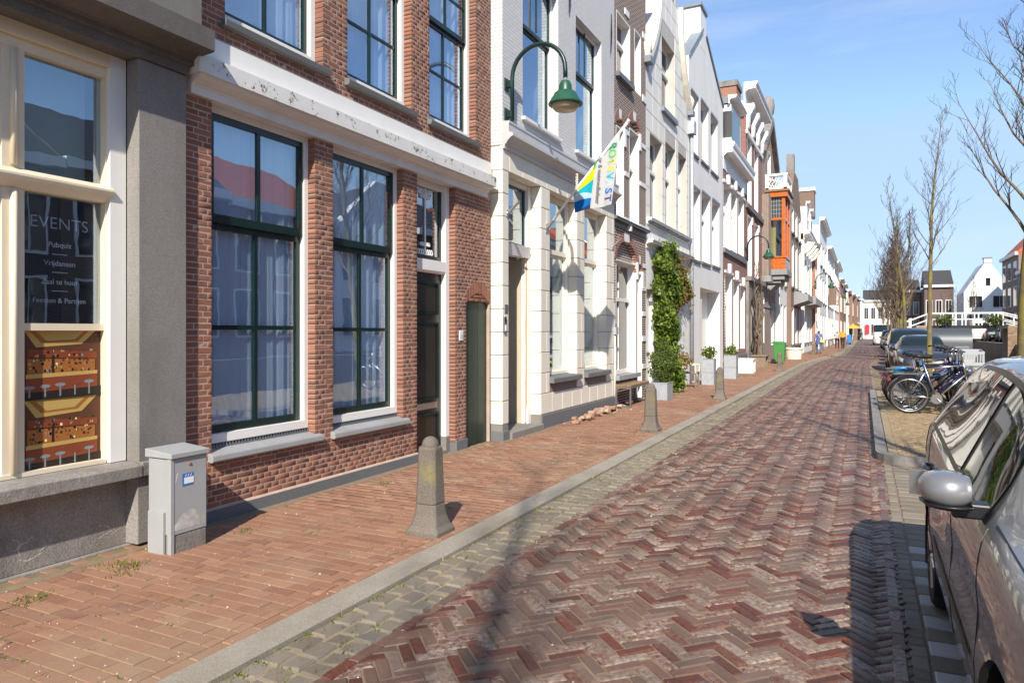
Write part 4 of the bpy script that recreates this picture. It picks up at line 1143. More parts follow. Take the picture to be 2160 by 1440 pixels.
ol5b = [(y0, -.1), (dr5[0] - .02, -.1), (dr5[0] - .02, dr5[3] + .02), (dr5[1] + .02, dr5[3] + .02), (dr5[1] + .02, -.1)] + ol5[1:]
wall('joint_backing', MT['joint_light'], h5, X5 - .006, ol5b, holes5, .32)
zb5 = Zf(1368, 520, X5) + .05
# blocks above the string course, inside the gable outline
zs = [zb5 + .02 + .47 * i for i in range(40)]
def hw_at(z):
    if z <= zsh5: return (y1 - y0) / 2
    if z >= zsh5 + 2.6: return max(.72 - max(0, z - zsh5 - 3) * 1.5, 0)
    return gable5((z - zsh5) / 2.6)
it = []
for r in range(len(zs) - 1):
    if zs[r+1] > zsh5 + 3.2: break
    hw = min(hw_at(zs[r] + .05), hw_at(zs[r+1] - .02))
    it += [x for x in block_courses(cyy - hw, cyy + hw, [zs[r], zs[r+1]], [w[:4] for w in w5], X5, .62 if r % 2 else .62, gap=.014, h=.28)]
pieces('block', it, MT['white_block'], h5, 300, 'x', jit=.0005, c=.005, seed=61)
wall('lower_wall', MT['white_wall'], h5, X5 + .001, [(y0 + .001, -.1), (dr5[0], -.1), (dr5[0], dr5[3]), (dr5[1], dr5[3]), (dr5[1], -.1), (y1, -.1), (y1, zb5 - .1), (y0 + .001, zb5 - .1)], (), .25)
door5 = boxo('door', MT['white'], h5, X5 - .16, X5 - .1, dr5[0], dr5[1], .05, dr5[3])
boxo('letter_box', MT['black'], door5, X5 - .1, X5 - .09, dr5[0] + .3, dr5[0] + .6, 1.0, 1.08)
boxo('door_step', MT['bluestone'], door5, X5 - .1, X5 + .15, dr5[0] - .05, dr5[1] + .05, -.02, .1)
# gable coping
for sgn in (1, -1):
    cp = MB(); pl = [(cyy + sgn * (p[0] - cyy), p[1]) for p in pts_r]
    vs = []; fs = []
    for (yy, zz) in pl:
        for dx_, dn in ((-.35, .0), (.12, .0), (.12, .16), (-.35, .16)): vs.append((X5 + dx_, yy + sgn * dn, zz + dn * .35))
    for i in range(len(pl) - 1):
        for k in range(4): fs.append((4*i+k, 4*i+(k+1) % 4, 4*i+4+(k+1) % 4, 4*i+4+k))
    fs += [(0,1,2,3), tuple(range(len(vs)-4, len(vs)))]
    cp.add(vs, fs).build('gable_coping', MT['cream_block'], h5)
    ye = pl[0][0]
    MB().box(X5 - .3, X5 + .16, min(ye, ye + sgn * .3), max(ye, ye + sgn * .3), zsh5 - .16, zsh5 - .003).build('shoulder_stone', MT['lead'], h5)
    MB().lathe([(.02, 0), (.10, .02), (.07, .07), (.14, .2), (.15, .3), (.09, .42), (.05, .46), (.02, .55)], (X5 + .02, ye + sgn * .17, zsh5), 12).build('urn', MT['cream_block'], h5, smooth=True)
for w in w5:
    far_window(h5, X5, *w[:4], rec=.2, fm='white', lining=False, **w[4])
    MB().box(X5 - .1, X5 + .09, w[0] - .08, w[1] + .08, w[2] - .12, w[2] - .003).build('sill', MT['lead'], h5)
cornice(h5, X5, y0, y1, zb5 - .1, .2, .2, 'white', 'string_course', 0, -.02)
cornice(h5, X5, y0 + .1, y1 - .1, zb5 + .5, .14, .15, 'white', 'string_course', 0, 0)
shell(h5, X5, y0, y1, zsh5, 'white_wall')
MB().prism_x([(y0 + .05, zsh5), (y1 - .05, zsh5), (cyy, zsh5 + 2.9)], X5 - 9, X5 - .35).build('roof', MT['roof_dark'], h5)
dp = boxo('downpipe', MT['zinc'], h5, 0, .001, 0, .001, 0, .001); bpy.data.objects.remove(dp)
MB().tube([(X5 + .09, y1 + .02, .1), (X5 + .09, y1 + .02, Zf(1453, 255, X5))], .055, 10).build('downpipe', MT['zinc'], h5, smooth=True)
MB().box(X5 - .02, X5 + .2, y1 - .16, y1 + .16, Zf(1453, 285, X5), Zf(1453, 258, X5)).build('rain_head', MT['zinc'], h5)
# ---- 6 plain white gable house with chimney
X6 = -4.80
y0, y1 = Yf(1453, X6) + .003, Yf(1525, X6)
zl6, zr6 = Zf(1452, 122, X6), Zf(1521, 217, X6); ap6 = (Yf(1485, X6), Zf(1485, 72, X6))
q6 = lambda ul, ur, vt, vb: uw(X6, ul, ur, vt, vb)
ze = (zl6 + zr6) / 2
w6 = [(*q6(1457, 1471.6, 190, 317), {}), (*q6(1478, 1493.5, 211, 336), {}), (*q6(1499, 1513, 240, 358), {}),
      (*q6(1458, 1475.5, 391, 544), {}), (*q6(1480, 1497, 405, 551), {}), (*q6(1502, 1517, 421, 558), {})]
dr6 = (Yf(1477, X6), Yf(1518, X6), -.1, Zf(1477, 606, X6))
ol6 = [(y0, -.1), (dr6[0], -.1), (dr6[0], dr6[3]), (dr6[1], dr6[3]), (dr6[1], -.1), (y1, -.1), (y1, ze), (ap6[0] + .25, ap6[1]), (ap6[0] - .25, ap6[1]), (y0, ze)]
h6, _, _ = row_house('plain_white_house', 'plain smooth white gable house with a square white chimney', X6, 0, 0, 'white_wall', 0, w6[:0], outline=ol6, y01=(y0, y1), extra_holes=[rect(*w[:4]) for w in w6])
for i, w in enumerate(w6):
    far_window(h6, X6, *w[:4], rec=.14 if i < 3 else .2, fm='white', lining=False, glass='pane_grey' if i < 3 else 'pane_dark', zt=None if i < 3 else .66)
    MB().box(X6 - .1, X6 + .05, w[0] - .05, w[1] + .05, w[2] - .09, w[2] - .003).build('sill', MT['sillstone_dark'], h6)
    MB().box(X6 - .1, X6 + .03, w[0] - .03, w[1] + .03, w[3] + .002, w[3] + .08).build('window_head', MT['lead'], h6)
cp = MB()
for sgn, ye in ((1, y1), (-1, y0)):
    cp.prism_x([(ye, ze), (ye, ze + .1), (ap6[0] + sgn * .25, ap6[1] + .1), (ap6[0] + sgn * .25, ap6[1] + .001)], X6 - .3, X6 + .05)
cp.build('gable_coping', MT['lead'], h6)
yc0, yc1 = Yf(1477, X6), Yf(1489, X6)
MB().box(X6 - .62, X6 + .005, yc0, yc1, ap6[1] - .6, Zf(1489, 36, X6)).build('chimney', MT['white_wall'], h6)
MB().box(X6 - .67, X6 + .05, yc0 - .06, yc1 + .06, Zf(1489, 36, X6) + .002, Zf(1489, 36, X6) + .1).build('chimney_cap', MT['lead'], h6)
MB().prism_x([(y0, ze - .1), (y1, ze - .1), (ap6[0], ap6[1] - .1)], X6 - 9, X6 - .31).build('roof', MT['lead'], h6)
dd6 = MB().box(X6 - .5, X6 - .44, dr6[0], dr6[1], .02, dr6[3]).build('door_recess', MT['white'], h6)
MB().box(X6 - .43, X6 - .38, dr6[0] + .1, dr6[0] + 1.15, .05, dr6[3] - .3).build('door_leaf', MT['olive'], dd6)
MB().box(X6 - .43, X6 - .36, dr6[0] + 1.5, dr6[0] + 2.1, .3, dr6[3] - .3).build('side_light', MT['pane_dark'], dd6)
MB().box(X6 - .44, X6 - .305, dr6[1] + .001, dr6[1] + .05, 0, dr6[3]).box(X6 - .44, X6 - .305, dr6[0] - .05, dr6[0] - .001, 0, dr6[3]).box(X6 - .44, X6 - .305, dr6[0], dr6[1], dr6[3], dr6[3] + .05).build('recess_lining', MT['white_wall'], dd6)
boxo('door_step', MT['bluestone'], dd6, X6 - .4, X6 + .1, dr6[0], dr6[1], -.05, .1)
shell(h6, X6, y0, y1, ze - .1, 'white_wall')
# ---- 7 low brick house with deep white cornice
X7 = -4.80
y0, y1 = Yf(1525, X7), Yf(1573, X7)
q7 = lambda ul, ur, vt, vb: uw(X7, ul, ur, vt, vb)
w7 = [(*q7(1526, 1541, 384, 521), {}), (*q7(1542.5, 1555, 397, 527), {}), (*q7(1557, 1569, 411, 534), {}),
      (*q7(1529, 1544, 575, 752), {}), (*q7(1547, 1558, 590, 742), {}), (*q7(1561, 1571, 603, 736), {})]
zc7 = Zf(1525, 355, X7)
h7, _, _ = row_house('low_brick_house', 'red-brown brick house with deep white cornice and white scroll-topped windows', X7, 0, 0, 'fb_red', zc7 + .1, w7, y01=(y0, y1), rec=.22, glass='pane_curtain', fw=.1)
for w in w7:
    MB().box(X7 - .02, X7 + .12, (w[0]+w[1])/2 - .16, (w[0]+w[1])/2 + .16, w[3] + .02, w[3] + .4).build('scroll_keystone', MT['white'], h7, bevel=.03)
    MB().box(X7 - .02, X7 + .06, w[0] - .1, w[1] + .1, w[3] + .003, w[3] + .1).build('window_head', MT['white'], h7)
cornice(h7, X7, y0 + .02, y1, zc7, .42, .98, 'white', 'cornice', 0, .1)
band(h7, X7, y0, y1, w7[0][2] - .2, .18, 'gutter_grey', .08, 'sill_band'); band(h7, X7, y0, y1, w7[3][2] - .2, .18, 'gutter_grey', .08, 'sill_band')
zt7 = zc7 + .98
dm = MB().box(X7 - 2.2, X7 + .25, y0 + .3, y0 + 2.6, zt7 + .002, zt7 + 1.5).build('dormer', MT['white'], h7)
MB().box(X7 - 1.2, X7 + .28, y0 + .285, y0 + .299, zt7 + .25, zt7 + 1.25).build('dormer_pane', MT['pane_grey'], dm)
MB().box(X7 + .251, X7 + .26, y0 + .5, y0 + 2.4, zt7 + .25, zt7 + 1.25).build('dormer_pane', MT['pane_dark'], dm)
cornice(dm, X7 + .2, y0 + .2, y0 + 2.7, zt7 + 1.5, .3, .3)
MB().box(X7 - 2.2, X7 + .2, y0 + .25, y0 + 2.65, zt7 + 1.55, zt7 + 1.79).build('dormer_roof', MT['lead'], dm)
shell(h7, X7, y0, y1, zt7 - .02, 'fb_brown')
MB().tube([(X7 + .07, y0 + .06, .1), (X7 + .05, y0 + .06, 3.6)], .03, 8).build('downpipe', MT['fb_dark'], h7, smooth=True)
# ---- 8 tall red brick house with bracketed cornice
X8 = -4.80
y0, y1 = Yf(1573, X8), Yf(1607, X8)
q8 = lambda ul, ur, vt, vb: uw(X8, ul, ur, vt, vb)
w8 = [(*q8(1576, 1585, 275, 424), dict(arch=.35)), (*q8(1591, 1599, 302, 440), dict(arch=.35)), (*q8(1577, 1586, 452, 583), dict(arch=.35)), (*q8(1592, 1600, 470, 590), dict(arch=.35))]
zt8 = Zf(1573, 215, X8)
h8, _, _ = row_house('tall_brick_house', 'tall red brick house with bracketed white cornice and grey stone ground floor', X8, 0, 0, 'fb_red', zt8, w8, y01=(y0, y1), rec=.25, fw=.12, glass='pane_curtain')
cornice(h8, X8, y0 - .3, y1, zt8 - .02, .55, .8, 'white', 'cornice', 0, .1)
MB().box(X8 - 5, X8 + .02, y0 - .3, y0 + .2, zt8 - .5, zt8 - .025).build('cornice_return', MT['white'], h8)
for i in range(4):
    yy = y0 + .2 + i * (y1 - y0 - .6) / 3
    MB().profile_y([(X8 - .02, zt8 - 1.2), (X8 + .1, zt8 - 1.1), (X8 + .16, zt8 - .6), (X8 + .34, zt8 - .25), (X8 + .34, zt8 - .03), (X8 - .02, zt8 - .03)], yy, yy + .35).build('bracket', MT['white'], h8)
band(h8, X8, y0, y1, zt8 - 1.4, .18, 'white', .08)
MB().box(X8 - 1.25, X8 - .35, y0 - .35, y0 + .9, zt8 - .9, zt8 + .7).build('chimney', MT['fb_orange'], h8); MB().box(X8 - 1.3, X8 - .3, y0 - .4, y0 + .95, zt8 + .702, zt8 + .95).build('chimney_cap', MT['concrete'], h8)
band(h8, X8, y0, y1, w8[0][2] - .35, .2, 'sillstone_dark', .1, 'string_course')
for w in w8: 
    if w[4].get('arch'): MB().box(X8 - .05, X8 + .04, w[1] - .02, w[1] + .25, w[3] - .3, w[3] + .05).build('impost', MT['cream_block'], h8)
zg8 = Zf(1575, 592, X8)
wall('stone_ground_floor', MT['concrete'], h8, X8 + .12, rect(y0 + .1, y1 - .4, -.1, zg8), [arch(Yf(1577, X8), Yf(1583.5, X8), .6, 2.6, .5), arch(Yf(1593, X8), Yf(1599, X8), .02, 2.6, .5)], .25)
for (ul, ur, zz) in ((1577, 1583.5, .6), (1593, 1599, .02)):
    far_window(h8, X8 + .12, Yf(ul, X8), Yf(ur, X8), zz, 2.6, rec=.18, lining=False)
MB().box(X8 - .1, X8 + .25, y0 + .05, y1 - .35, zg8 + .002, zg8 + .2).build('ledge', MT['bluestone'], h8)
shell(h8, X8, y0, y1, zt8, 'fb_orange', back=.31)
# ---- 9 dark brick gothic house with orange oak bay
X9 = -4.80
y0 = Yf(1607, X9) + .003; y1 = y0 + 6.3
yb0 = 40.6
c9 = (y0 + y1) / 2; zs9 = Zy(345, X9, c9)
ga = (c9, Zy(200, X9, c9) - 3.3)
w9 = [(c9 - .7, c9 + .7, zs9 - .9, zs9 + .6, dict(arch=.9)), (y1 - 1.6, y1 - .5, 4.2, 6.6, {}), (y0 + .35, y0 + 1.0, 1.0, 3.4, {}), (y1 - 2.2, y1 - .6, .8, 3.2, {})]
h9, _, _ = row_house('gothic_brick_house', 'dark brown brick house with steep stone-capped gable and orange wooden bay window', X9, 0, 0, 'fb_dark', 0, w9, outline=[(y0, -.1), (y1, -.1), (y1, zs9), (ga[0], ga[1] + 1.5), (y0, zs9)], y01=(y0, y1), rec=.25, fw=.14)
for sgn, ye in ((1, y1), (-1, y0)):
    MB().prism_x([(ye, zs9), (ye + sgn * .1, zs9 + .35), (ga[0] + sgn * .12, ga[1] + 1.95), (ga[0], ga[1] + 1.55), ], X9 - .4, X9 + .25).build('gable_coping', MT['concrete'], h9)
MB().lathe([(.12, 0), (.2, .1), (.14, .4), (.3, .7), (.36, 1.1), (.3, 1.5), (.08, 1.7)], (X9 - .05, ga[0], ga[1] + 1.5), 10).build('finial', MT['concrete'], h9, smooth=True)
for zz in (2.9, 4.1, 6.2, 7.6): band(h9, X9, y0, y1, zz, .16, 'sillstone', .04)
MB().box(X9 - .1, X9 + .35, y0 + .05, y0 + 1.0, 4.5, 8.8).build('pier', MT['fb_dark'], h9); MB().box(X9 - .1, X9 + .45, y0 + .0, y0 + 1.05, 4.2, 4.5).build('pier_base', MT['sillstone'], h9)
shell(h9, X9, y0, y1, zs9, 'fb_brown'); MB().prism_x([(y0, zs9), (y1, zs9), (c9, ga[1] + 1.4)], X9 - 9, X9 - .31).build('roof', MT['roof_dark'], h9)
# bay window (part of the gothic house): box on stone corbel, white balcony on top
by0, by1, bx1 = yb0, yb0 + 2.6, X9 + 1.02
ub = 1635
Zb = lambda v: Zy(v, -4.3, by0)
zb0, zb1, zb2, zb3 = Zb(568), Zb(543), Zb(416), Zb(405)
bayw = MB().box(X9, bx1, by0, by1, zb0, zb1).build('bay_window', MT['wood_bay'], h9)
def bay_post(x, y, s=.07): return MB().box(x - s, x + s, y - s, y + s, zb1 + .002, zb2 - .002).build('post', MT['wood_bay'], bayw)
for (x, y) in ((X9 + .08, by0 + .07), (bx1 - .1, by0 + .08), (bx1 - .08, by1 - .08), (bx1 - .08, (by0 + by1) / 2)): bay_post(x, y, .085)
zmid = Zb(462)
MB().box(X9, bx1 - .01, by0 - .02, by1, zmid - .06, zmid + .06).build('transom', MT['wood_bay'], bayw)
MB().box(X9, bx1 + .05, by0 - .06, by1 + .05, zb1 - .03, zb1 + .06).build('sill', MT['wood_bay'], bayw)
MB().box(X9 + .17, bx1 - .19, by0 + .055, by0 + .06, zmid + .07, zb2).build('pane', MT['pane_grey'], bayw)
for i in range(1, 5):
    xx = X9 + .17 + (bx1 - X9 - .36) * i / 5; MB().box(xx - .008, xx + .008, by0 + .04, by0 + .054, zmid + .07, zb2).build('lead_bar', MT['zinc'], bayw)
for i in range(1, 5):
    zz = zmid + .07 + (zb2 - zmid - .07) * i / 5; MB().box(X9 + .17, bx1 - .19, by0 + .036, by0 + .050, zz - .008, zz + .008).build('lead_bar', MT['zinc'], bayw)
MB().box(X9 + .17, bx1 - .19, by0 + .055, by0 + .06, zb1 + .07, zmid - .07).build('pane', MT['glass'], bayw)
MB().box(bx1 - .06, bx1 - .055, by0 + .18, by1 - .18, zb1 + .07, zb2).build('pane', MT['pane_dark'], bayw)
curtain_y = MB().box(X9 + .1, X9 + .5, by0 + .4, by0 + .43, zb1 + .06, zmid).build('curtain', simple('yellow_curtain', (.75,.55,.14), .8, .1), bayw)
MB().box(X9 + .5, bx1 - .2, by0 + .45, by0 + .5, zb1 + .06, zmid).build('dark_room', MT['dark'], bayw)
for i in range(4):
    xx = X9 + .22 + i * .2
    MB().prism_z([(xx + .075 * math.cos(t), by0 + .001) for t in (0, 1)], 0, .1) if False else None
    MB().prism_x([(0,0)] * 3, 0, 1) if False else None
    pm = MB(); pv = [(xx + .07 * math.cos(t), by0 - .03, (zb0 + zb1) / 2 - .02 + (.30) * math.sin(t)) for t in [2*math.pi*k/12 for k in range(12)]]
    pm.add(pv + [(x, by0 + .002, z) for x, y, z in pv], [tuple(range(12))] + [(k, (k+1) % 12, 12+(k+1) % 12, 12+k) for k in range(12)]); pm.build('carved_panel', MT['wood_bay'], bayw)
MB().box(X9 - .02, bx1 + .12, by0 - .12, by1 + .12, zb2, zb3).build('bay_cornice', MT['wood_bay'], bayw)
MB().box(X9 - .02, bx1 + .2, by0 - .2, by1 + .2, zb3 + .002, zb3 + .12).build('bay_eaves', MT['wood_brown'], bayw)
m = MB()
m.box(X9, bx1 + .1, by0 - .1, by1 + .1, zb0 - .30, zb0 - .002).box(X9, bx1 - .05, by0 + .02, by1 - .02, zb0 - .55, zb0 - .302).box(X9, bx1 - .25, by0 + .15, by1 - .15, zb0 - .72, zb0 - .552)
m.profile_y([(X9, zb0 - 1.3), (X9, zb0 - .722), (bx1 - .4, zb0 - .722)], by0 + .3, by1 - .3); m.build('corbel', MT['sillstone'], h9)
bal = MB(); zb4 = zb3 + .12; zb5_ = Zb(372)
for (x, y) in ((X9 + .1, by0), (bx1, by0), (bx1, by1)): bal.box(x - .09, x + .09, y - .09, y + .09, zb4, zb5_ + .1)
bal.box(X9, bx1 + .12, by0 - .1, by0 + .1, zb5_, zb5_ + .12); bal.box(bx1 - .1, bx1 + .1, by0 + .1, by1 + .1, zb5_, zb5_ + .12); bal.box(X9, bx1 + .1, by0 - .09, by0 + .09, zb4, zb4 + .1); bal.box(bx1 - .09, bx1 + .09, by0 + .09, by1, zb4, zb4 + .1)
balc = bal.build('balcony', MT['white'], h9)
rr = random.Random(8)
for i in range(5):
    xx = X9 + .25 + i * .15
    MB().tube([(xx + .08 * math.sin(t * 2.1 + i), by0, zb4 + .1 + (zb5_ - zb4 - .1) * t / 6) for t in range(7)], .03, 5).build('baluster', MT['white'], balc)
for i in range(8): MB().tube([(bx1, by0 + .3 + i * .27, zb4 + .1), (bx1, by0 + .3 + i * .27, zb5_)], .03, 5).build('baluster', MT['white'], balc)
# ---- further houses: columns are read in the photo, each with its own storeys
def simple_house(name, label, X, u0, u1, mat, vtop, wl, y01=None, rl=(), corn=(.35, .5, 'white'), roof=None, wk=None, shellm='fb_brown', frame='white', glass='pane_dark', nwin=3, gf=True, gap=.42):
    y0, y1 = y01 or (Yf(u0, X) + .004, Yf(u1, X))
    um = u0; zt = Zf(u0, vtop, X) if y01 is None else vtop
    wins = []
    for (z0, z1) in wl:
        for i in range(nwin):
            c = y0 + (y1 - y0) * (i + .5) / nwin; hw = (y1 - y0) / nwin * (1 - gap) / 2
            wins.append((c - hw, c + hw, z0, z1, {}))
    h, _, _ = row_house(name, label, X, 0, 0, mat, zt, wins, y01=(y0, y1), rec=.22, fw=.1, fm=frame, glass=glass, sill=(.1, .12))
    if corn: cornice(h, X, y0, y1, zt - .02, corn[0], corn[1], corn[2])
    shell(h, X, y0, y1, zt, shellm, back=.31)
    zr = zt + (corn[1] if corn else 0)
    if roof:
        kind, hgt, rm = roof
        if kind == 'ridge':      # ridge along the street
            MB().profile_y([(X - .1, zr - .3), (X - 4.5, zr + hgt), (X - 9, zr - .3)], y0, y1).build('roof', MT[rm], h)
        else:                    # gable roof, ridge across the street
            MB().prism_x([(y0, zr - .3), (y1, zr - .3), ((y0 + y1) / 2, zr + hgt)], X - 9, X - .05).build('roof', MT[rm], h)
    return h, y0, y1, zt, zr
S3 = [(.75, 3.3), (4.5, 7.0), (7.9, 9.7)]
S2 = [(.75, 3.3), (4.6, 7.2)]
ya, yb = h9.location.y + 3.16, 49.8
simple_house('bay_neighbour_house', 'smooth white house beyond the orange bay window', -4.55, 0, 0, 'white_wall', 10.0, S3, y01=(ya, yb), shellm='white_wall', corn=(.4, .5, 'white'), nwin=2)
XX = -4.3
hh = simple_house('narrow_gable_house', 'brown brick gable house with tall narrow white windows', XX, 0, 0, 'fb_brown', 10.2, [(.75, 3.2), (4.6, 7.6), (8.2, 9.9)], y01=(yb + .004, 58.2), nwin=3, corn=None)
MB().prism_x([(yb, 10.2), (58.2, 10.2), (55.5, 12.6), (52.5, 12.6)], XX - .3, XX).build('gable', MT['fb_brown'], hh[0])
MB().box(XX - .6, XX - .1, 53.2, 54.0, 12.6, 14.0).build('chimney', MT['concrete'], hh[0])
MB().profile_y([(XX, 3.4), (XX + .9, 3.7), (XX + .9, 4.1), (XX, 4.4)], 52, 57).build('shop_canopy', MT['sillstone'], hh[0])
XX = -4.1
hh = simple_house('bracket_cornice_house', 'white house with ornate bracketed cornice and red tiled roof with dormers', XX, 0, 0, 'white_wall', 8.6, S2, y01=(58.204, 67.6), nwin=3, corn=(.5, .7, 'white'), roof=('ridge', 4.2, 'roof_red'), shellm='white_wall')
for i in range(4): MB().profile_y([(XX, 7.6), (XX + .35, 7.8), (XX + .75, 8.4), (XX, 8.55)], 59 + i * 2.4, 59.6 + i * 2.4).build('bracket', MT['cream_block'], hh[0])
for k in (60, 64):
    dmr = MB().box(XX - 2.4, XX + .1, k, k + 1.8, 9.3, 11.4).build('dormer', MT['white'], hh[0]); MB().box(XX + .1, XX + .12, k + .25, k + 1.55, 9.7, 11.0).build('pane', MT['pane_dark'], dmr); cornice(dmr, XX + .05, k, k + 1.8, 11.4, .3, .35)
MB().profile_y([(XX, 3.6), (XX + .8, 3.7), (XX + .8, 4.2), (XX, 4.5)], 59, 67).build('shop_canopy', MT['sillstone'], hh[0])
simple_house('slim_red_house', 'slim red brick house with white windows between white neighbours', -3.85, 0, 0, 'fb_orange', 9.0, S2, y01=(67.604, 71), nwin=2, corn=(.3, .4, 'white'))
XX = -3.65
hh = simple_house('tall_white_house', 'tall white house with flat cornice and brick chimney stack', XX, 0, 0, 'white_wall', 11.4, [(.75, 3.3), (4.4, 6.8), (7.8, 10.0)], y01=(71.004, 84), nwin=3, corn=(.5, .7, 'white'), shellm='white_wall')
MB().box(XX - 3.2, XX - .5, 71.2, 73, 12.2, 14.6).build('chimney', MT['fb_brown'], hh[0]); MB().box(XX - 3.3, XX - .4, 71.1, 73.1, 14.6, 14.9).build('chimney_cap', MT['white'], hh[0])
XX = -3.55
hh = simple_house('white_gable_row_house', 'white house with red tiled roof and hanging sign', XX, 0, 0, 'white_wall', 10.2, [(.75, 3.3), (4.4, 6.8), (7.8, 9.6)], y01=(84.004, 101), nwin=4, corn=(.5, .6, 'white'), roof=('ridge', 3.0, 'roof_red'), shellm='white_wall')
MB().box(XX, XX + .8, 86, 86.15, 4.5, 6.6).build('hanging_sign', MT['fb_brown'], hh[0])
hh = simple_house('bracketed_white_house', 'white house with heavy white cornice near the street bend', -3.45, 0, 0, 'white_wall', 10.0, [(.75, 3.3), (4.4, 6.8), (7.6, 9.4)], y01=(101.004, 118), nwin=4, corn=(.6, .8, 'white'), shellm='white_wall')
FAR = [('orange_brick_shop', 'orange brick house with red roof past the bend', 'fb_orange', 9.2, 'roof_red', -3.25), ('dark_shop_house', 'dark brown brick shop house past the bend', 'fb_purple', 9.0, 'roof_dark', -3.0),
       ('cream_shop_house', 'cream shop house with white windows past the bend', 'cream_block', 8.6, 'roof_dark', -2.6), ('red_shop_house', 'red brick shop house with white cornice past the bend', 'fb_red', 8.4, 'roof_red', -2.0), ('grey_shop_house', 'grey brick shop house with awning past the bend', 'fb_brown', 8.6, 'roof_dark', -1.3),
       ('white_shop_house', 'white plastered shop house with awning past the bend', 'white_wall', 8.2, 'lead', -.5)]
yy = 118.0
for i, (nm, lb, mt, zt, rm, xx) in enumerate(FAR):
    wd = 10.5 + 1.5 * (i % 2)
    hh = simple_house(nm, lb, xx, 0, 0, mt, zt, S2, y01=(yy + .005, yy + wd), nwin=3, corn=(.5, .5, 'white'), roof=('ridge', 2.6, rm))
    if i in (4, 5): MB().profile_y([(xx, 3.4), (xx + 1.6, 2.6), (xx + 1.6, 2.75), (xx, 3.55)], yy + 1, yy + wd - 1).build('awning', MT['white'] if i == 5 else flat('striped_awning', (.7,.68,.66)), hh[0])
    yy += wd
# street end closes where the road bends
def front_house(name, label, x0, x1, Y, zt, mat, roofm, gable=False, rise=3, nwin=3, storeys=S2, z0=0, wm='white', glass='pane_dark', roof_front=False):
    """house whose front faces the camera side (-y)"""
    h = empty(name, ((x0 + x1) / 2, Y, z0), label, 'house')
    xm = (x0 + x1) / 2
    ol = [(x0, z0 - .2), (x1, z0 - .2), (x1, zt)] + ([(xm + .35, zt + rise), (xm - .35, zt + rise)] if gable else []) + [(x0, zt)]
    m = MB(); n = len(ol)
    m.add([(x, Y, z) for x, z in ol] + [(x, Y + 9, z) for x, z in ol], [tuple(range(n)), tuple(reversed(range(n, 2*n)))] + [(i, (i+1) % n, n+(i+1) % n, n+i) for i in range(n)])
    m.build('wall', MT[mat], h)
    for (a, b) in storeys:
        for i in range(nwin):
            c = x0 + (x1 - x0) * (i + .5) / nwin; hw = (x1 - x0) / nwin * .27
            f_ = MB().box(c - hw - .1, c + hw + .1, Y - .06, Y - .005, z0 + a - .1, z0 + b + .1).build('window', MT[wm], h)
            MB().box(c - hw, c - .03, Y - .075, Y - .062, z0 + a, z0 + b).build('pane', MT[glass], f_); MB().box(c + .03, c + hw, Y - .075, Y - .062, z0 + a, z0 + b).build('pane', MT[glass], f_)
    if not gable: 
        MB().box(x0 - .1, x1 + .1, Y - .4, Y + .2, zt + .003, zt + .4).build('cornice', MT['white'], h)
        if roofm: m = MB(); m.add([(x0, Y - .1, zt + .4), (x1, Y - .1, zt + .4), (x1, Y + 4.5, zt + rise), (x0, Y + 4.5, zt + rise), (x0, Y + 9, zt + .4), (x1, Y + 9, zt + .4)], [(0,1,2,3), (3,2,5,4), (0,3,4), (1,5,2)]); m.build('roof', MT[roofm], h)
    return h
e1 = front_house('end_house', 'cream house closing the far end of the street', -.3, 7, 188, 8.6, 'cream_block', 'roof_dark', nwin=5)
e2 = front_house('end_house', 'brown brick house beside the cream one at the street end', 7.2, 15, 192, 8.5, 'fb_brown', 'roof_dark')
# ============================================================ street furniture on the pavement
# ---- wall lamps
def wall_lamp(Xw, Y, zs, k, label, ra=.42):
    r = empty('wall_lamp', (Xw, Y, zs), label, 'street lamp', 'green wall lamps along the house fronts')
    x0 = Xw + .10 * k; rr = ra * k
    pts = [(x0, Y, zs - .62 * k), (x0, Y, zs)] + [(x0 + rr - rr * math.cos(a), Y, zs + rr * math.sin(a) * 1.02) for a in [R(12 * i) for i in range(1, 15)]] + [(x0 + 2 * rr, Y, zs - .02 * k), (x0 + 2 * rr, Y, zs - .12 * k)]
    MB().tube(pts, .032 * k, 10).build('arm', MT['lamp_dark'], r, smooth=True)
    for z in (zs - .08 * k, zs - .52 * k):
        MB().box(Xw, Xw + .02 * k, Y - .07 * k, Y + .07 * k, z - .09 * k, z + .09 * k).box(Xw + .02 * k, x0, Y - .035 * k, Y + .035 * k, z - .05 * k, z + .05 * k).build('bracket', MT['lamp_dark'], r, bevel=.006 * k)
    c = (x0 + 2 * rr, Y, zs - .12 * k)
    MB().tube([c, (c[0], c[1], c[2] - .06 * k)], .026 * k, 10).build('collar', MT['steel'], r)
    MB().lathe([(.02*k, -.04*k), (.06*k, -.05*k), (.088*k, -.1*k), (.095*k, -.16*k), (.1*k, -.19*k), (.15*k, -.215*k), (.2*k, -.3*k), (.245*k, -.37*k), (.24*k, -.385*k), (.2*k, -.37*k)], c, 28).build('shade', MT['lamp_green'], r, smooth=True, auto=True)
    MB().lathe([(.2*k, -.365*k), (.19*k, -.42*k), (.155*k, -.46*k), (.09*k, -.475*k), (.02*k, -.478*k)], c, 28).build('lamp_bowl', MT['lamp_glass'], r, smooth=True)
    return r
yl1 = Yf(1081, X3 + .1)
wall_lamp(X3 - .004, yl1, Zf(1084, 168, X3 + .1), 1.0, 'green bell-shaped street lamp on the white painted brick wall')
wall_lamp(X8, Yf(1577, X8 + .1), Zy(520, X8 + .1, Yf(1577, X8 + .1)), 1.05, 'green street lamp on the red brick house before the orange bay')
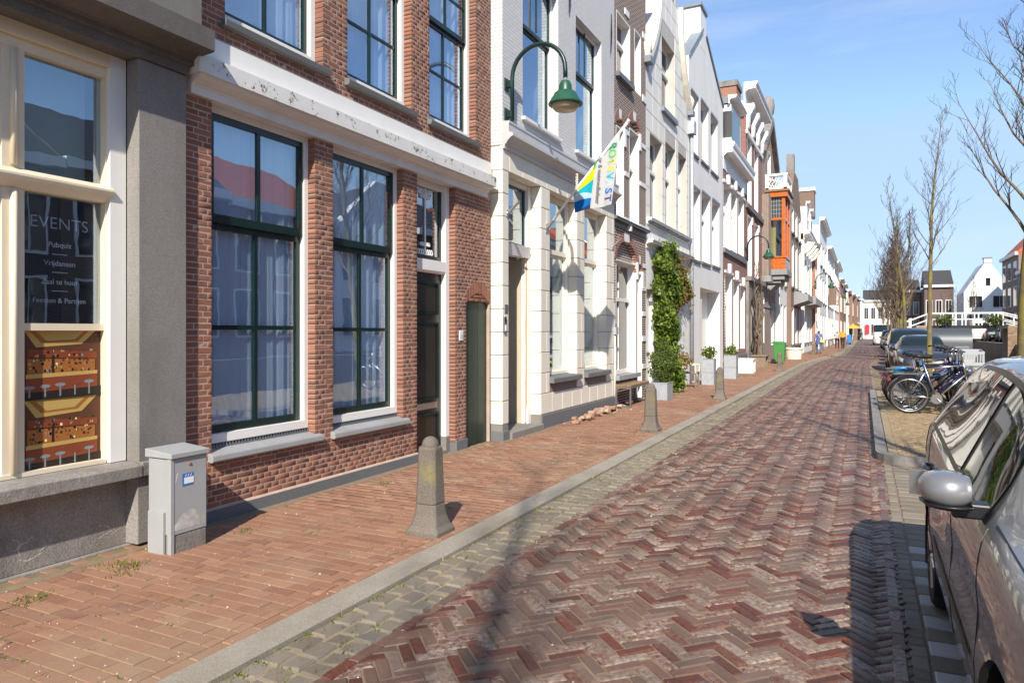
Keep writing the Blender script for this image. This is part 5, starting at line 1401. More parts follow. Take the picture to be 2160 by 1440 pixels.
for u, v, xw, lb in ((1718, 592, -3.85, 'green street lamp on the slim red brick house'), (1755, 618, -3.55, 'green street lamp on the white house with the hanging sign'), (1766, 634, -3.45, 'green street lamp on the white house with heavy white cornice')):
    y = Yf(u, xw); wall_lamp(xw, y, Zy(v, xw, y), 1.2, lb, .5)
# ---- stone bollards
def bollard(x, y, label, k=.92, lean=0.0, rot=0.0, moss=True):
    r = empty('stone_bollard', (x, y, 0), label, 'bollard', 'stone bollards along the kerb', rot)
    def ring(w, z, c=.3):
        a = w * .46; b = a * (1 - c)
        return [(p[0] * k, p[1] * k + lean * z, z * k) for p in ((a,-b),(a,b),(b,a),(-b,a),(-a,b),(-a,-b),(-b,-a),(b,-a))]
    def rings(name, spec, mat):
        m = MB(); vs = []; fs = []
        for w_, z, c in spec: vs += [(q[0], q[1], q[2]) for q in ring(w_, z, c)]
        n = len(spec)
        for i in range(n - 1):
            for j in range(8): fs.append((8*i+j, 8*i+(j+1) % 8, 8*i+8+(j+1) % 8, 8*i+8+j))
        fs += [tuple(reversed(range(8))), tuple(range(8*n-8, 8*n))]
        return m.add(vs, fs).build(name, mat, r, rel=False, bevel=.008)
    rings('foot', [(.35, -.03, .12), (.35, .035, .12), (.29, .075, .15), (.24, .16, .25), (.22, .26, .3)], MT['bollard'])
    rings('shaft', [(.224, .262, .3), (.205, .5, .32), (.19, .735, .34), (.165, .75, .4)], MT['bollard_moss'])
    m = MB().lathe([(.078*k, .735*k), (.076*k, .76*k), (.066*k, .795*k), (.045*k, .82*k), (.015*k, .832*k)], (0, lean * .78, 0), 14)
    m.build('cap', MT['bollard'], r, rel=False, smooth=True)
    return r
q = NM('mossy_bollard_stone'); sx = q.n('ShaderNodeSeparateXYZ'); q.l(q.pos(), sx.inputs[0])
base = q.mix(q.ramp(q.noise(120, 3, .7), [(.35, 0), (.65, 1)]), (.10,.085,.07), (.2,.17,.14))
mk = q.math('MULTIPLY', q.ramp(sx.outputs[2], [(.38, 0), (.46, 1), (.5, 1), (.62, 0)]), q.ramp(q.noise(9, 5, .7), [(.42, 0), (.7, .75)]))
q.col(q.mix(mk, base, (.27,.23,.05))); q.p(Roughness=.9); q.bump(q.noise(70, 4), .4, .006); MT['bollard_moss'] = q.m
for (u, v, lb, kw) in ((908, 1122, 'weathered grey stone bollard with yellow lichen before the brick house door', {}), (1373, 908, 'stone bollard with yellow lichen beside the small wooden bench', {}),
        (1525, 842, 'stone bollard opposite the zinc planter boxes', {}), (1660, 783, 'leaning stone bollard near the green wheelie bin', dict(lean=-.10)), (1716, 747, 'stone bollard beside the walker in blue', {}),
        (1735, 741, 'thin stone bollard just past the walker in blue', {}), (1748, 738, 'thin stone bollard before the couple on the pavement', {}), (1757, 733, 'thin stone bollard beside the couple on the pavement', {}), (1790, 727, 'thin stone bollard beyond the man in the orange jacket', {})):
    x, y = G(u, v); x = min(x, KERB0 + bend(y) - .16); bollard(x, y, lb, **kw)
# ---- grey utility cabinet
cx0, cx1, cya, cyb, cz = -4.69, -4.445, 3.48, 3.785, .735
cab = empty('utility_cabinet', ((cx0 + cx1) / 2, (cya + cyb) / 2, 0), 'worn grey metal utility cabinet with a torn sticker against the stone shop front', 'cabinet')
boxo('base', MT['concrete'], cab, cx0, cx1 - .004, cya + .004, cyb - .002, -.02, .13, bevel=.006)
boxo('body', MT['cab_peel'] if 'cab_peel' in MT else MT['grey_paint'], cab, cx0, cx1, cya, cyb, .133, cz - .05, bevel=.006)
MB().profile_y([(cx0 - .02, cz - .048), (cx1 + .018, cz - .048), (cx1 + .018, cz - .012), (cx0 - .02, cz + .012)], cya - .015, cyb + .012).build('lid', MT['grey_paint'], cab, bevel=.004)
MB().box(cx0 + .02, cx1 - .06, cya - .022, cya - .001, -.02, .30).build('cable_cover', MT['grey_paint'], cab, bevel=.003)
boxo('corner_post', MT['grey_paint'], cab, cx1 - .035, cx1 + .003, cya - .006, cya + .02, -.01, cz - .051)
MB().lathe([(.011, 0), (.013, .004), (.006, .008)], (cx1, cyb - .15, .63), 12, axis='x').build('lock', MT['wood_brown'], cab)
stk = boxo('sticker', flat('sticker_blue', (.02,.18,.5)), cab, cx1 + .001, cx1 + .002, cyb - .215, cyb - .12, .475, .565)
MB().box(cx1 + .0025, cx1 + .003, cyb - .20, cyb - .118, .49, .535).build('sticker_label', flat('sticker_white', (.8,.8,.82)), stk)
for dy_ in (-.022, 0, .022): MB().add([(cx1 + .0032, cyb - .172 + dy_, .541), (cx1 + .0032, cyb - .165 + dy_, .541), (cx1 + .0032, cyb - .156 + dy_, .558), (cx1 + .0032, cyb - .163 + dy_, .558)], [(0, 1, 2, 3)]).build('sticker_mark', flat('sticker_ink', (.8,.85,.9)), stk)
MB().add([(cx1 + .0015, cyb - .275, .50), (cx1 + .0015, cyb - .26, .575), (cx1 + .0015, cyb - .248, .58), (cx1 + .0015, cyb - .262, .525)], [(0, 3, 2, 1)]).build('torn_sticker', flat('torn_paper', (.7,.7,.7)), cab)
# bare patch where the paint came off
rr = random.Random(2)
pp = [(cyb - .29 + .28 * t, .165 + .0 * t) for t in [0, .5, 1]] + [(cyb - .01 - .28 * t, .2 + .09 * math.sin(math.pi * t) + rr.uniform(-.012, .012)) for t in [i / 12 for i in range(13)]]
MB().add([(cx1 + .0008, y, z) for y, z in pp], [tuple(range(len(pp)))]).build('bare_patch', stone('bare_zinc_patch', (.42,.42,.4), (.6,.6,.57), 30, (.16,.1,.07), .7), cab)
# ---- flag on its pole
FYY = Yf(1153, X3); fb_ = Vector((X3 + .02, FYY, Zf(1153, 480, X3))); ft = Vector((-3.31, FYY, 4.93))
fp = empty('flagpole', tuple(fb_), 'white slanting flagpole on the cream block front', 'flagpole')
MB().tube([fb_, fb_.lerp(ft, .985)], .021, 10).build('pole', MT['white'], fp, smooth=True)
MB().tube([fb_.lerp(ft, .985), ft], .03, 10).build('finial', MT['white'], fp)
MB().tube([fb_ + Vector((-.02, 0, -.02)), fb_.lerp(ft, .07)], .03, 10).build('holder', MT['alu'], fp)
MB().box(X3, X3 + .012, FYY - .04, FYY + .04, fb_.z - .09, fb_.z + .06).build('wall_plate', MT['alu'], fp)
fl = empty('flag', (-4.24, FYY, 3.55), 'white company flag with blue and yellow band hanging from the slanting pole', 'flag')
P00, P10, P01, P11 = (-4.26, 3.90), (-3.46, 4.74), (-4.24, 3.54), (-3.60, 3.62)
def FP(s, t, off=0.0):
    ta = Vector(P00).lerp(Vector(P10), s); bo = Vector(P01).lerp(Vector(P11), s); p = ta.lerp(bo, t)
    w_ = .030 * math.sin(s * 9 + t * 1.2) * (.3 + .7 * t) + .012 * math.sin(s * 17 + 2)
    return (p.x, FYY + w_ + off, p.y)
def fpatch(name, poly, mat, off, n=1):
    """polygon in cloth coordinates, subdivided as a fan grid"""
    m = MB(); ax = [p[0] for p in poly]; bm = bmesh.new()
    vs = [bm.verts.new((p[0], p[1], 0)) for p in poly]; bm.faces.new(vs)
    bmesh.ops.triangulate(bm, faces=bm.faces[:]); bmesh.ops.subdivide_edges(bm, edges=bm.edges[:], cuts=5, use_grid_fill=True)
    bmesh.ops.triangulate(bm, faces=bm.faces[:])
    bm.verts.index_update(); m.add([FP(v.co.x, v.co.y, off) for v in bm.verts], [tuple(v.index for v in f.verts) for f in bm.faces]); bm.free()
    return m.build(name, mat, fl, smooth=True)
N = 24; m = MB()
m.add([FP(i / N, j / 10) for i in range(N + 1) for j in range(11)], [(i*11+j, i*11+j+1, (i+1)*11+j+1, (i+1)*11+j) for i in range(N) for j in range(10)])
def cloth(name, c):
    q = NM(name); q.col(c); q.p(Roughness=.8); tr = q.n('ShaderNodeBsdfTranslucent'); tr.inputs[0].default_value = (*c, 1)
    mx = q.n('ShaderNodeMixShader'); mx.inputs[0].default_value = .3; q.l(q.b.outputs[0], mx.inputs[1]); q.l(tr.outputs[0], mx.inputs[2]); q.l(mx.outputs[0], q.out.inputs[0]); return q.m
m.build('cloth', cloth('flag_white', (.60,.60,.61)), fl, smooth=True)
FC = dict(navy=(.005,.05,.16), blue=(.0,.16,.55), teal=(.0,.45,.6), pale=(.5,.72,.85), yellow=(.78,.75,.0), green=(.12,.5,.06), deep=(.0,.1,.35))
for nm, poly in (('yellow', [(0, .02), (.50, .10), (.48, .36), (.0, .22)]), ('teal', [(0, .22), (.48, .36), (.46, .66), (.14, .38)]), ('pale', [(0, .22), (.14, .38), (.46, .66), (.46, .76), (0, .55)]), ('blue', [(0, .55), (.46, .76), (.45, .88), (0, 1)]), ('navy', [(0, 1), (.45, .84), (.45, 1)]), ('green', [(.40, .02), (.54, .02), (.50, .14), (.42, .085)]), ('deep', [(.30, 0), (.58, 0), (.56, .035), (.30, .045)])):
    fpatch('colour_panel', poly, cloth('flag_' + nm, FC[nm]), -.004 - .0008 * len(nm))
FLT = [('R', (.01,.25,.10)), ('O', (.12,.5,.12)), ('T', (.6,.7,.1)), ('S', (.8,.75,.05)), ('V', (.0,.45,.6)), ('A', (.45,.72,.85)), ('S', (.0,.14,.5)), ('T', (.06,.06,.35))]
def flag_text(txt, size, mat, s, z):
    me = text_mesh(txt, size, offset=.0045 if size > .1 else .0018); me.materials.clear(); me.materials.append(mat)
    x0 = Vector(P00).lerp(Vector(P10), s); bo = Vector(P01).lerp(Vector(P11), s)
    vs = []
    for v in me.vertices:
        zz = z - v.co.x
        t = (x0.y - zz) / (x0.y - bo.y); t = min(max(t, 0), 1)
        px = x0.x + (bo.x - x0.x) * t + v.co.y
        ss = s + v.co.y / (P10[0] - P00[0])
        q_ = FP(ss, t, -.008); vs.append((px, q_[1], zz))
    for v, c in zip(me.vertices, vs): v.co = Vector(c) - fl.location
    o = bpy.data.objects.new('lettering', me); COL.objects.link(o); o.parent = fl
zt_ = 4.55
for i, (ch, c) in enumerate(FLT): flag_text(ch, .175, flat('flag_letter_' + ch + str(i), c), .78, zt_ - .118 * i)
flag_text('uur & vastgoedbeheer', .085, flat('flag_grey_text', (.12,.125,.135)), .57, 4.03)
flag_text('rotsvast.nl', .09, MT['white_text'], .06, 3.98)
for u, v, xw, lb in ((1070, 450, X3, 'empty grey flagpole holder beside the repaired doorway'), (1292, 520, X3, 'empty grey flagpole holder at the corner of the cream block front')):
    y = Yf(u, xw); z = Zf(u, v, xw); r = empty('flagpole_holder', (xw, y, z), lb, 'flagpole holder')
    MB().tube([(xw + .01, y, z), (xw + .20, y, z + .16)], .02, 8).build('tube', MT['alu'], r); MB().box(xw, xw + .012, y - .03, y + .03, z - .06, z + .05).build('wall_plate', MT['alu'], r)
# ---- intercom and number at the white doorway
y = Yf(1063.5, X3); r = empty('intercom', (X3, y, Zf(1063, 700, X3)), 'small steel intercom panel beside the repaired doorway', 'intercom')
boxo('panel', MT['alu'], r, X3 + .001, X3 + .025, y - .035, y + .04, Zf(1063, 702, X3), Zf(1063, 667, X3), bevel=.004); boxo('speaker', MT['black'], r, X3 + .026, X3 + .029, y - .02, y + .025, Zf(1063, 680, X3), Zf(1063, 671, X3)); boxo('button', MT['white'], r, X3 + .026, X3 + .031, y - .02, y + .025, Zf(1063, 698, X3), Zf(1063, 685, X3))
y = Yf(1067, X3); r = empty('name_plate', (X3, y, Zf(1067, 652, X3)), 'small grey name plate above the intercom', 'name plate')
pl = boxo('plate', MT['alu'], r, X3 + .001, X3 + .01, y - .05, y + .05, Zf(1067, 660, X3), Zf(1067, 642, X3))
for k in range(4): boxo('name_strip', MT['gutter_grey'], pl, X3 + .0105, X3 + .0125, y - .04, y + .04, Zf(1067, 659, X3) + .022 * k, Zf(1067, 659, X3) + .022 * k + .012)
# ---- cable pipe with grey junction box at the corner of the cream front
y = W1 + .03; r = empty('cable_pipe', (X4 + .05, y, 0), 'cream cable pipe with a grey junction box at the corner of the cream front', 'pipe')
MB().tube([(X4 + .06, y, .05), (X4 + .06, y, Zf(1297, 705, X4))], .03, 8).build('pipe', MT['cream_block'], r, smooth=True)
boxo('junction_box', MT['zinc'], r, X4 + .01, X4 + .12, y - .06, y + .09, Zf(1297, 705, X4), Zf(1297, 690, X4)); MB().tube([(X4 + .06, y, Zf(1297, 690, X4)), (X4 + .06, y, Zf(1297, 640, X4))], .018, 8).build('upper_pipe', MT['zinc'], r)
# ---- wooden bench
bx0, bx1_, by0_, by1_ = -4.72, -4.38, 14.45, 15.9
r = empty('bench', (-4.55, 15.2, 0), 'small bench with brown wooden seat and grey steel frame under a window', 'bench')
for i in range(3): boxo('seat_plank', MT['wood_brown'], r, bx0 + .002 + i*.115, bx0 + .11 + i*.115, by0_, by1_, .44, .475, bevel=.004)
for yy in (by0_ + .03, by1_ - .03):
    f_ = MB()
    f_.box(bx0, bx0 + .03, yy - .02, yy + .02, 0, .438).box(bx1_ - .03, bx1_, yy - .02, yy + .02, 0, .438).box(bx0 + .03, bx1_ - .03, yy - .02, yy + .02, .4, .438).box(bx0 + .03, bx1_ - .03, yy - .02, yy + .02, 0, .03); f_.build('leg_frame', MT['grey_metal'], r)
boxo('rail', MT['grey_metal'], r, bx1_ - .029, bx1_ - .001, by0_ + .06, by1_ - .06, .4, .438)
# ---- planters and plants
def leafball(name, label, c, rx, ry, rz, n, mat, leaf=.05, cat='plant', parent=None, shape=None, seed=1, hollow=.55):
    rg = np.random.default_rng(seed); V = []; F = []
    k = 0
    while k < n:
        d = rg.normal(size=3); d /= np.linalg.norm(d); rr_ = hollow + (1 - hollow) * rg.random() ** .5
        rr_ *= 1 + .16 * math.sin(d[0]*5 + seed) * math.sin(d[1]*6) + .12 * math.sin(d[2] * 7 + 2 * d[0])
        p = np.array([c[0] + d[0]*rx*rr_, c[1] + d[1]*ry*rr_, c[2] + d[2]*rz*rr_])
        a = rg.normal(size=3); a /= np.linalg.norm(a); b = np.cross(a, d + rg.normal(size=3) * .5); b /= (np.linalg.norm(b) + 1e-6)
        s = leaf * rg.uniform(.6, 1.3)
        V += [p - a*s*.5, p + b*s*.28, p + a*s*.5, p - b*s*.28]; F.append((4*k, 4*k+1, 4*k+2, 4*k+3)); k += 1
    return V, F
def leaves_obj(name, V, F, mat, parent):
    return MB().add([tuple(v) for v in V], F).build(name, mat, parent)
def planter(x0, x1, y0, y1, h, label, mat='zinc', parts=1):
    r = empty('planter', ((x0+x1)/2, (y0+y1)/2, 0), label, 'planter')
    for i in range(parts):
        za, zb = h * i / parts + .002 * i, h * (i + 1) / parts
        boxo('box', MT[mat], r, x0, x1, y0, y1, za, zb - .02, bevel=.006); boxo('rim', MT[mat], r, x0 - .008, x1 + .008, y0 - .008, y1 + .008, zb - .019, zb, bevel=.004)
    boxo('soil', MT['soil'], r, x0 + .02, x1 - .02, y0 + .02, y1 - .02, h - .03, h + .003)
    return r
planter(-4.46, -4.10, 16.4, 16.95, .41, 'square zinc planter holding the clipped conifer beside the bench')
sh = empty('shrub', (-4.28, 16.7, .41), 'rounded dark green conifer shrub in the square zinc planter', 'shrub')
V, F = leafball('', '', (-4.30, 16.75, .82), .30, .46, .42, 5200, None, .045, seed=3, hollow=.6); leaves_obj('foliage', V, F, MT['conifer'], sh)
V, F = leafball('', '', (-4.30, 16.8, 1.18), .16, .24, .26, 1300, None, .045, seed=5, hollow=.5); leaves_obj('foliage_top', V, F, MT['conifer'], sh)
for i in range(5): MB().tube([(-4.28, 16.7, .40), (-4.28 + .12 * math.cos(i*1.3), 16.7 + .18 * math.sin(i*1.3), .8)], [.016, .006], 5).build('stem', MT['bark'], sh)
# climbing evergreen on the white wall
vn = empty('climbing_plant', (-4.55, 19.0, 0), 'tall leafy evergreen climber covering the white block front', 'climbing plant')
rg = np.random.default_rng(12); V = []; F = []; VB = []; FB = []
VT = [(0, 18.75, .42), (.6, 18.7, .55), (1.2, 18.55, .75), (1.9, 18.5, .95), (2.3, 18.75, 1.25), (2.6, 19.5, 2.0), (3.0, 19.45, 1.95), (3.3, 19.0, 1.4), (3.6, 18.75, .95), (3.95, 18.6, .3)]
def vine_ext(z):      # centre and half width along the wall at height z
    for (z0, c0, h0_), (z1, c1, h1_) in zip(VT, VT[1:]):
        if z <= z1: t = (z - z0) / (z1 - z0); return c0 + (c1 - c0) * t, h0_ + (h1_ - h0_) * t
    return 18.6, .3
k = 0; kb_ = 0
n = 0
while n < 11000:
    z = rg.uniform(.05, 3.95); c, hw = vine_ext(z)
    if rg.random() > hw / 1.9 + .12: continue
    t = rg.uniform(-1, 1); y = c + hw * t * (1 + .15 * math.sin(z * 9 + t * 4))
    th = .10 + .38 * (1 - t * t) * (.7 + .3 * math.sin(z * 5 + y * 3)) + (.12 if z < 1.2 else 0)
    x = -4.79 + th * (.25 + .75 * rg.random() ** .6)
    a = np.array([rg.normal() * .4 + .2, rg.normal() * .6, -abs(rg.normal()) * .8]); a /= np.linalg.norm(a)
    nrm = np.array([1, rg.normal() * .6 - .3, rg.normal() * .5 + .5]); b = np.cross(a, nrm); b /= np.linalg.norm(b)
    s = .10 * rg.uniform(.5, 1.35)
    if rg.random() < .07: y += rg.normal() * .28; z = max(.1, z + rg.normal() * .22); x += abs(rg.normal()) * .08
    p = np.array([x, y, z])
    q = [p - a*s*.5, p + b*s*.3, p + a*s*.5, p - b*s*.3]
    if y > 19.1 and z > 2.1 and rg.random() < .8: VB += q; FB.append((4*kb_, 4*kb_+1, 4*kb_+2, 4*kb_+3)); kb_ += 1
    else: V += q; F.append((4*k, 4*k+1, 4*k+2, 4*k+3)); k += 1
    n += 1
leaves_obj('foliage', V, F, MT['leaf'], vn); leaves_obj('bronze_foliage', VB, FB, MT['leaf_bronze'], vn)
rr = random.Random(4)
for i in range(9):
    y = 18.7 + rr.uniform(-.25, .25); pts = [(-4.72, y, 0)]
    for j in range(8): y += rr.uniform(-.12, .2); pts.append((-4.74 + rr.uniform(0, .08), y, .45 * (j + 1)))
    MB().tube(pts, [.028 - .0025 * j for j in range(9)], 5).build('stem', MT['bark'], vn)
for i in range(14):
    y, z = 18.4 + rr.uniform(-.5, 2.6), 3.2 + rr.uniform(0, .4); MB().tube([(-4.6, y, z), (-4.5, y + rr.uniform(-.2, .3), z + .2), (-4.45, y + rr.uniform(-.3, .5), z + rr.uniform(.25, .5))], [.008, .005, .002], 4).build('twig', MT['twig'], vn)
# rattan chair
r = empty('chair', (-4.5, 20.6, 0), 'pale rattan armchair behind the climbing plant', 'chair')
cxx, cyy_ = -4.5, 20.6
for (dx_, dy_) in ((-.22, -.22), (.22, -.22), (-.22, .22), (.22, .22)): MB().tube([(cxx+dx_, cyy_+dy_, 0), (cxx+dx_*.95, cyy_+dy_*.95, .42)], .022, 6).build('leg', MT['wood_grey'], r)
boxo('seat', MT['wood_grey'], r, cxx - .24, cxx + .24, cyy_ - .24, cyy_ + .24, .4, .45, bevel=.01)
for sgn in (-1, 1): MB().tube([(cxx + .22, cyy_ + sgn * .24, .42), (cxx + .22, cyy_ + sgn * .26, .64), (cxx - .2, cyy_ + sgn * .26, .68), (cxx - .25, cyy_ + sgn * .2, .85)], .022, 6).build('armrest', MT['cream'], r)
MB().tube([(cxx - .24, cyy_ - .22, .42), (cxx - .27, cyy_ - .2, .85), (cxx - .28, cyy_, .92), (cxx - .27, cyy_ + .2, .85), (cxx - .24, cyy_ + .22, .42)], .025, 6).build('back_frame', MT['cream'], r)
for i in range(5): MB().tube([(cxx - .245, cyy_ - .16 + i*.08, .43), (cxx - .275, cyy_ - .16 + i*.08, .88)], .012, 5).build('back_slat', MT['wood_grey'], r)
def bushy(x, y, z, s, n, label, mat='leaf', seed=1, cat='plant', name='potted_plant'):
    o = empty(name, (x, y, z), label, cat); V, F = leafball('', '', (x, y, z + s * .55), s * .8, s * .9, s * .65, n, None, .08, seed=seed, hollow=.3)
    leaves_obj('foliage', V, F, MT[mat], o)
    for i in range(4): MB().tube([(x, y, z - .02), (x + s * .3 * math.cos(i * 1.7), y + s * .3 * math.sin(i * 1.7), z + s * .7)], [.01, .004], 4).build('stem', MT['bark'], o)
bushy(-4.62, 20.0, .55, .4, 500, 'reddish leafy plant growing beside the rattan chair', 'leaf_bronze', 4)
x, y = G(1494, 812); planter(x - .2, x + .16, y, y + .42, .78, 'stack of two square zinc planter boxes beside the white doorway', parts=2); bushy(x - .03, y + .25, .80, .3, 420, 'leafy plant in the stacked zinc boxes beside the doorway', 'leaf', 6)
x, y = G(1541, 799); planter(x - .22, x + .18, y, y + .5, .80, 'tall zinc planter box at the corner of the low brick house', parts=2); bushy(x - .02, y + .25, .80, .3, 380, 'leafy plant in the tall zinc box at the brick corner', 'leaf', 7)
# white hollow cube seat, wooden bench, bin, round planter
x, y = G(1576, 787); r = empty('cube_seat', (x - .1, y + .3, 0), 'white painted hollow cube seat before the low brick house', 'seat')
x0, x1 = x - .45, x + .22
MB().box(x0, x1, y, y + .06, 0, .5).box(x0, x1, y + .6, y + .66, 0, .5).build('side', MT['white'], r); boxo('top', MT['white'], r, x0 - .01, x1 + .01, y - .01, y + .67, .5, .56); boxo('bottom', MT['white'], r, x0, x1, y + .06, y + .6, 0, .05); boxo('rear_panel', MT['white'], r, x0, x0 + .05, y + .06, y + .6, .05, .5)
x, y = G(1611, 775); r = empty('plank_bench', (x - .3, y + .4, 0), 'weathered grey plank bench under the bare climbing stems', 'bench')
boxo('seat', MT['wood_grey'], r, x - .55, x + .12, y, y + 1.0, .48, .54); boxo('leg', MT['wood_grey'], r, x - .5, x + .08, y + .05, y + .14, 0, .48); boxo('leg', MT['wood_grey'], r, x - .5, x + .08, y + .82, y + .91, 0, .48)
x, y = G(1643, 767); r = empty('wheelie_bin', (x, y + .3, 0), 'green plastic wheelie bin on the pavement', 'bin')
GM = simple('green_plastic', (.06,.24,.06), .5, .08)
vs = [(x-.22,y+.06,.08),(x+.22,y+.06,.08),(x+.22,y+.56,.08),(x-.22,y+.56,.08),(x-.28,y,1.0),(x+.28,y,1.0),(x+.28,y+.64,1.0),(x-.28,y+.64,1.0)]
MB().add(vs, [(0,3,2,1),(4,5,6,7),(0,1,5,4),(1,2,6,5),(2,3,7,6),(3,0,4,7)]).build('body', GM, r, bevel=.02)
MB().profile_y([(x-.30,1.003),(x+.31,1.003),(x+.31,1.05),(x+.15,1.1),(x-.30,1.11)], y - .02, y + .66).build('lid', GM, r, bevel=.01)
for yy in (y + .04, y + .55): MB().lathe([(.02,-.03),(.11,-.03),(.12,0),(.11,.03),(.02,.03)], (x - .27, yy, .12), 14, axis='y').build('wheel', MT['rubber'], r)
MB().tube([(x - .31, y + .05, 1.0), (x - .37, y + .08, 1.04), (x - .37, y + .55, 1.04), (x - .31, y + .58, 1.0)], .018, 6).build('handle', GM, r)
x, y = G(1674, 757); r = empty('round_planter', (x, y, 0), 'wide white round planter with two small foliage pots', 'planter')
MB().lathe([(.1, 0), (.42, .0), (.5, .55), (.55, .58), (.55, .66), (.48, .66), (.45, .6)], (x, y, 0), 20).build('bowl', MT['cream_block'], r, smooth=True, auto=True); MB().lathe([(.01, .58), (.45, .6)], (x, y, 0), 20).build('soil', MT['soil'], r)
# bare creeper stems on the stone ground floor
r = empty('bare_creeper', (X8 + .25, 35.3, 0), 'bare twisted creeper stems on the grey stone ground floor', 'climbing plant'); rr = random.Random(11)
for i in range(11):
    y = 34.9 + rr.uniform(-.2, .6); pts = [(X8 + .22, y, 0)]
    for j in range(10): y += rr.uniform(-.35, .4); pts.append((X8 + .2 + rr.uniform(0, .25), y, .48 * (j + 1)))
    MB().tube(pts, [.05 - .0042 * j for j in range(11)], 5).build('stem', MT['bark'], r)
# rubble heap by the wall, weeds
rub = empty('rubble_heap', (-4.55, 13.3, 0), 'small heap of broken brick rubble along the cream wall', 'rubble'); rr = random.Random(6)
RM = brickmat('rubble', [(0, (.36,.2,.14)), (.5, (.45,.28,.2)), (1, (.5,.38,.3))], .3)
for i in range(70):
    x, y, s = -4.64 + abs(rr.gauss(0, .10)), 13.2 + rr.gauss(0, .8), rr.uniform(.018, .055)
    m = MB(); vs = [(x + s*rr.uniform(-1,1)*.3 + sx_*s, y + sy_*s*1.3 + s*rr.uniform(-.3,.3), max(0, (sz_ + 1) * s * .6 + s*rr.uniform(-.3,.3)) + (.05 if i % 3 == 0 else 0)) for sx_ in (-1,1) for sy_ in (-1,1) for sz_ in (-1,1)]
    m.add(vs, [(0,1,3,2),(4,6,7,5),(0,4,5,1),(2,3,7,6),(0,2,6,4),(1,5,7,3)]).build('brick_fragment', RM, rub)
def weed(x, y, s, n, seed, label, z=0):
    r_ = random.Random(seed); V = []; F = []
    for i in range(n):
        a = r_.uniform(0, 6.28); px, py = x + r_.gauss(0, s), y + r_.gauss(0, s * 1.3); h_ = r_.uniform(.012, .035) * (1 + s * 2); w_ = .004
        tx, ty = px + math.cos(a) * h_ * .8, py + math.sin(a) * h_ * .8
        b = len(V); V += [(px - w_*math.sin(a), py + w_*math.cos(a), z), (px + w_*math.sin(a), py - w_*math.cos(a), z), (tx, ty, z + h_)]; F.append((b, b+1, b+2))
    o = MB().add(V, F).build('weed_tuft', MT['grass']); tag(o, label, 'weeds', 'weed tufts on the pavement', 'stuff')
for i, (u, v, s, n, lb) in enumerate(((247, 1192, .05, 60, 'grass tuft before the stone shop front'), (290, 1191, .035, 45, 'grass tuft beside the utility cabinet'), (258, 1209, .045, 40, 'low grass tuft before the stone shop front'), (48, 1268, .05, 60, 'grass tuft at the foot of the stone shop front'),
        (80, 1260, .03, 30, 'small grass tuft at the foot of the stone shop front'), (810, 1019, .04, 50, 'grass tuft before the brick house plinth'), (520, 1120, .04, 40, 'grass tuft beside the cabinet shadow'), (1292, 873, .12, 110, 'grass tuft at the end of the rubble heap'), (1355, 912, .14, 90, 'grass at the foot of the bollard beside the bench'), (1575, 793, .25, 220, 'grass along the foot of the low brick house'))):
    x, y = G(u, v); weed(x, y, s, n, i, lb)
# sand washed against the house fronts, grit and crumbs on the paving
rr = random.Random(31); V = []; F = []; y = 1.5; k = 0
while y < 34:
    xb = -4.80 if y < 3.98 else (-4.868 if y < 9.0 else (-4.708 if y < 14.6 else -4.78))
    wd = .03 + .07 * abs(math.sin(y * 1.7) * math.sin(y * .61 + 1)) + rr.uniform(0, .03)
    V += [(xb - .02, y, .006), (xb + wd * .5, y, .0055), (xb + wd, y, .0005)]
    if k: b = len(V) - 6; F += [(b, b+1, b+4, b+3), (b+1, b+2, b+5, b+4)]
    k += 1; y += .09
tag(MB().add(V, F).build('sand_drift', MT['sand'], smooth=True), 'sand and grit washed along the foot of the house fronts', 'sand', kind='stuff')
V = []; F = []
for i in range(900):
    if i % 3: x, y, z = rr.uniform(-4.75, KERB0), 2 + 24 * rr.random() ** 1.7, .001
    else: x, y, z = rr.uniform(KERB1, RX + .3), 2 + 16 * rr.random() ** 1.7, ZR + .002
    s = rr.uniform(.0025, .0075) * (1.8 if i % 17 == 0 else 1); a = rr.uniform(0, 6.28); b = len(V)
    V += [(x + s*math.cos(a + t) * rr.uniform(.7, 1.2), y + s*math.sin(a + t) * rr.uniform(.7, 1.2), z) for t in (0, 2.1, 4.2)] + [(x, y, z + s * .8)]; F += [(b, b+1, b+3), (b+1, b+2, b+3), (b+2, b, b+3)]
tag(MB().add(V, F).build('grit', simple('pale_grit', (.5,.45,.38), .9, .3, 30)), 'pale grit and crumbs scattered over pavement and street', 'grit', kind='stuff')
V = []; F = []
rr = random.Random(77)
for i in range(800):       # moss in the joints of pavement, kerb and gutter
    if i % 3 == 0: x, y = KERB1 + rr.gauss(.02, .012), 2 + 22 * rr.random() ** 1.6
    elif i % 3 == 1: x, y = rr.uniform(-4.7, KERB0), 2 + 9 * rr.random() ** 1.5
    else: x, y = rr.uniform(KERB1, GUT), 2 + 16 * rr.random() ** 1.6
    if i % 3 == 1 and (math.sin(x * 3.1) + math.sin(y * 2.3 + x) < .1): continue
    z = 0 if x < KERB0 else ZR
    for k in range(4):
        a = rr.uniform(0, 6.28); h_ = rr.uniform(.006, .018); px, py = x + rr.gauss(0, .016), y + rr.gauss(0, .004 if i % 3 == 1 else .02)
        b = len(V); V += [(px - .006, py, z - .004), (px + .006, py, z - .004), (px + math.cos(a)*h_, py + math.sin(a)*h_, z + h_)]; F.append((b, b+1, b+2))
tag(MB().add(V, F).build('moss', MT['grass']), 'moss and tiny weeds in the paving joints along the kerb', 'moss', kind='stuff')
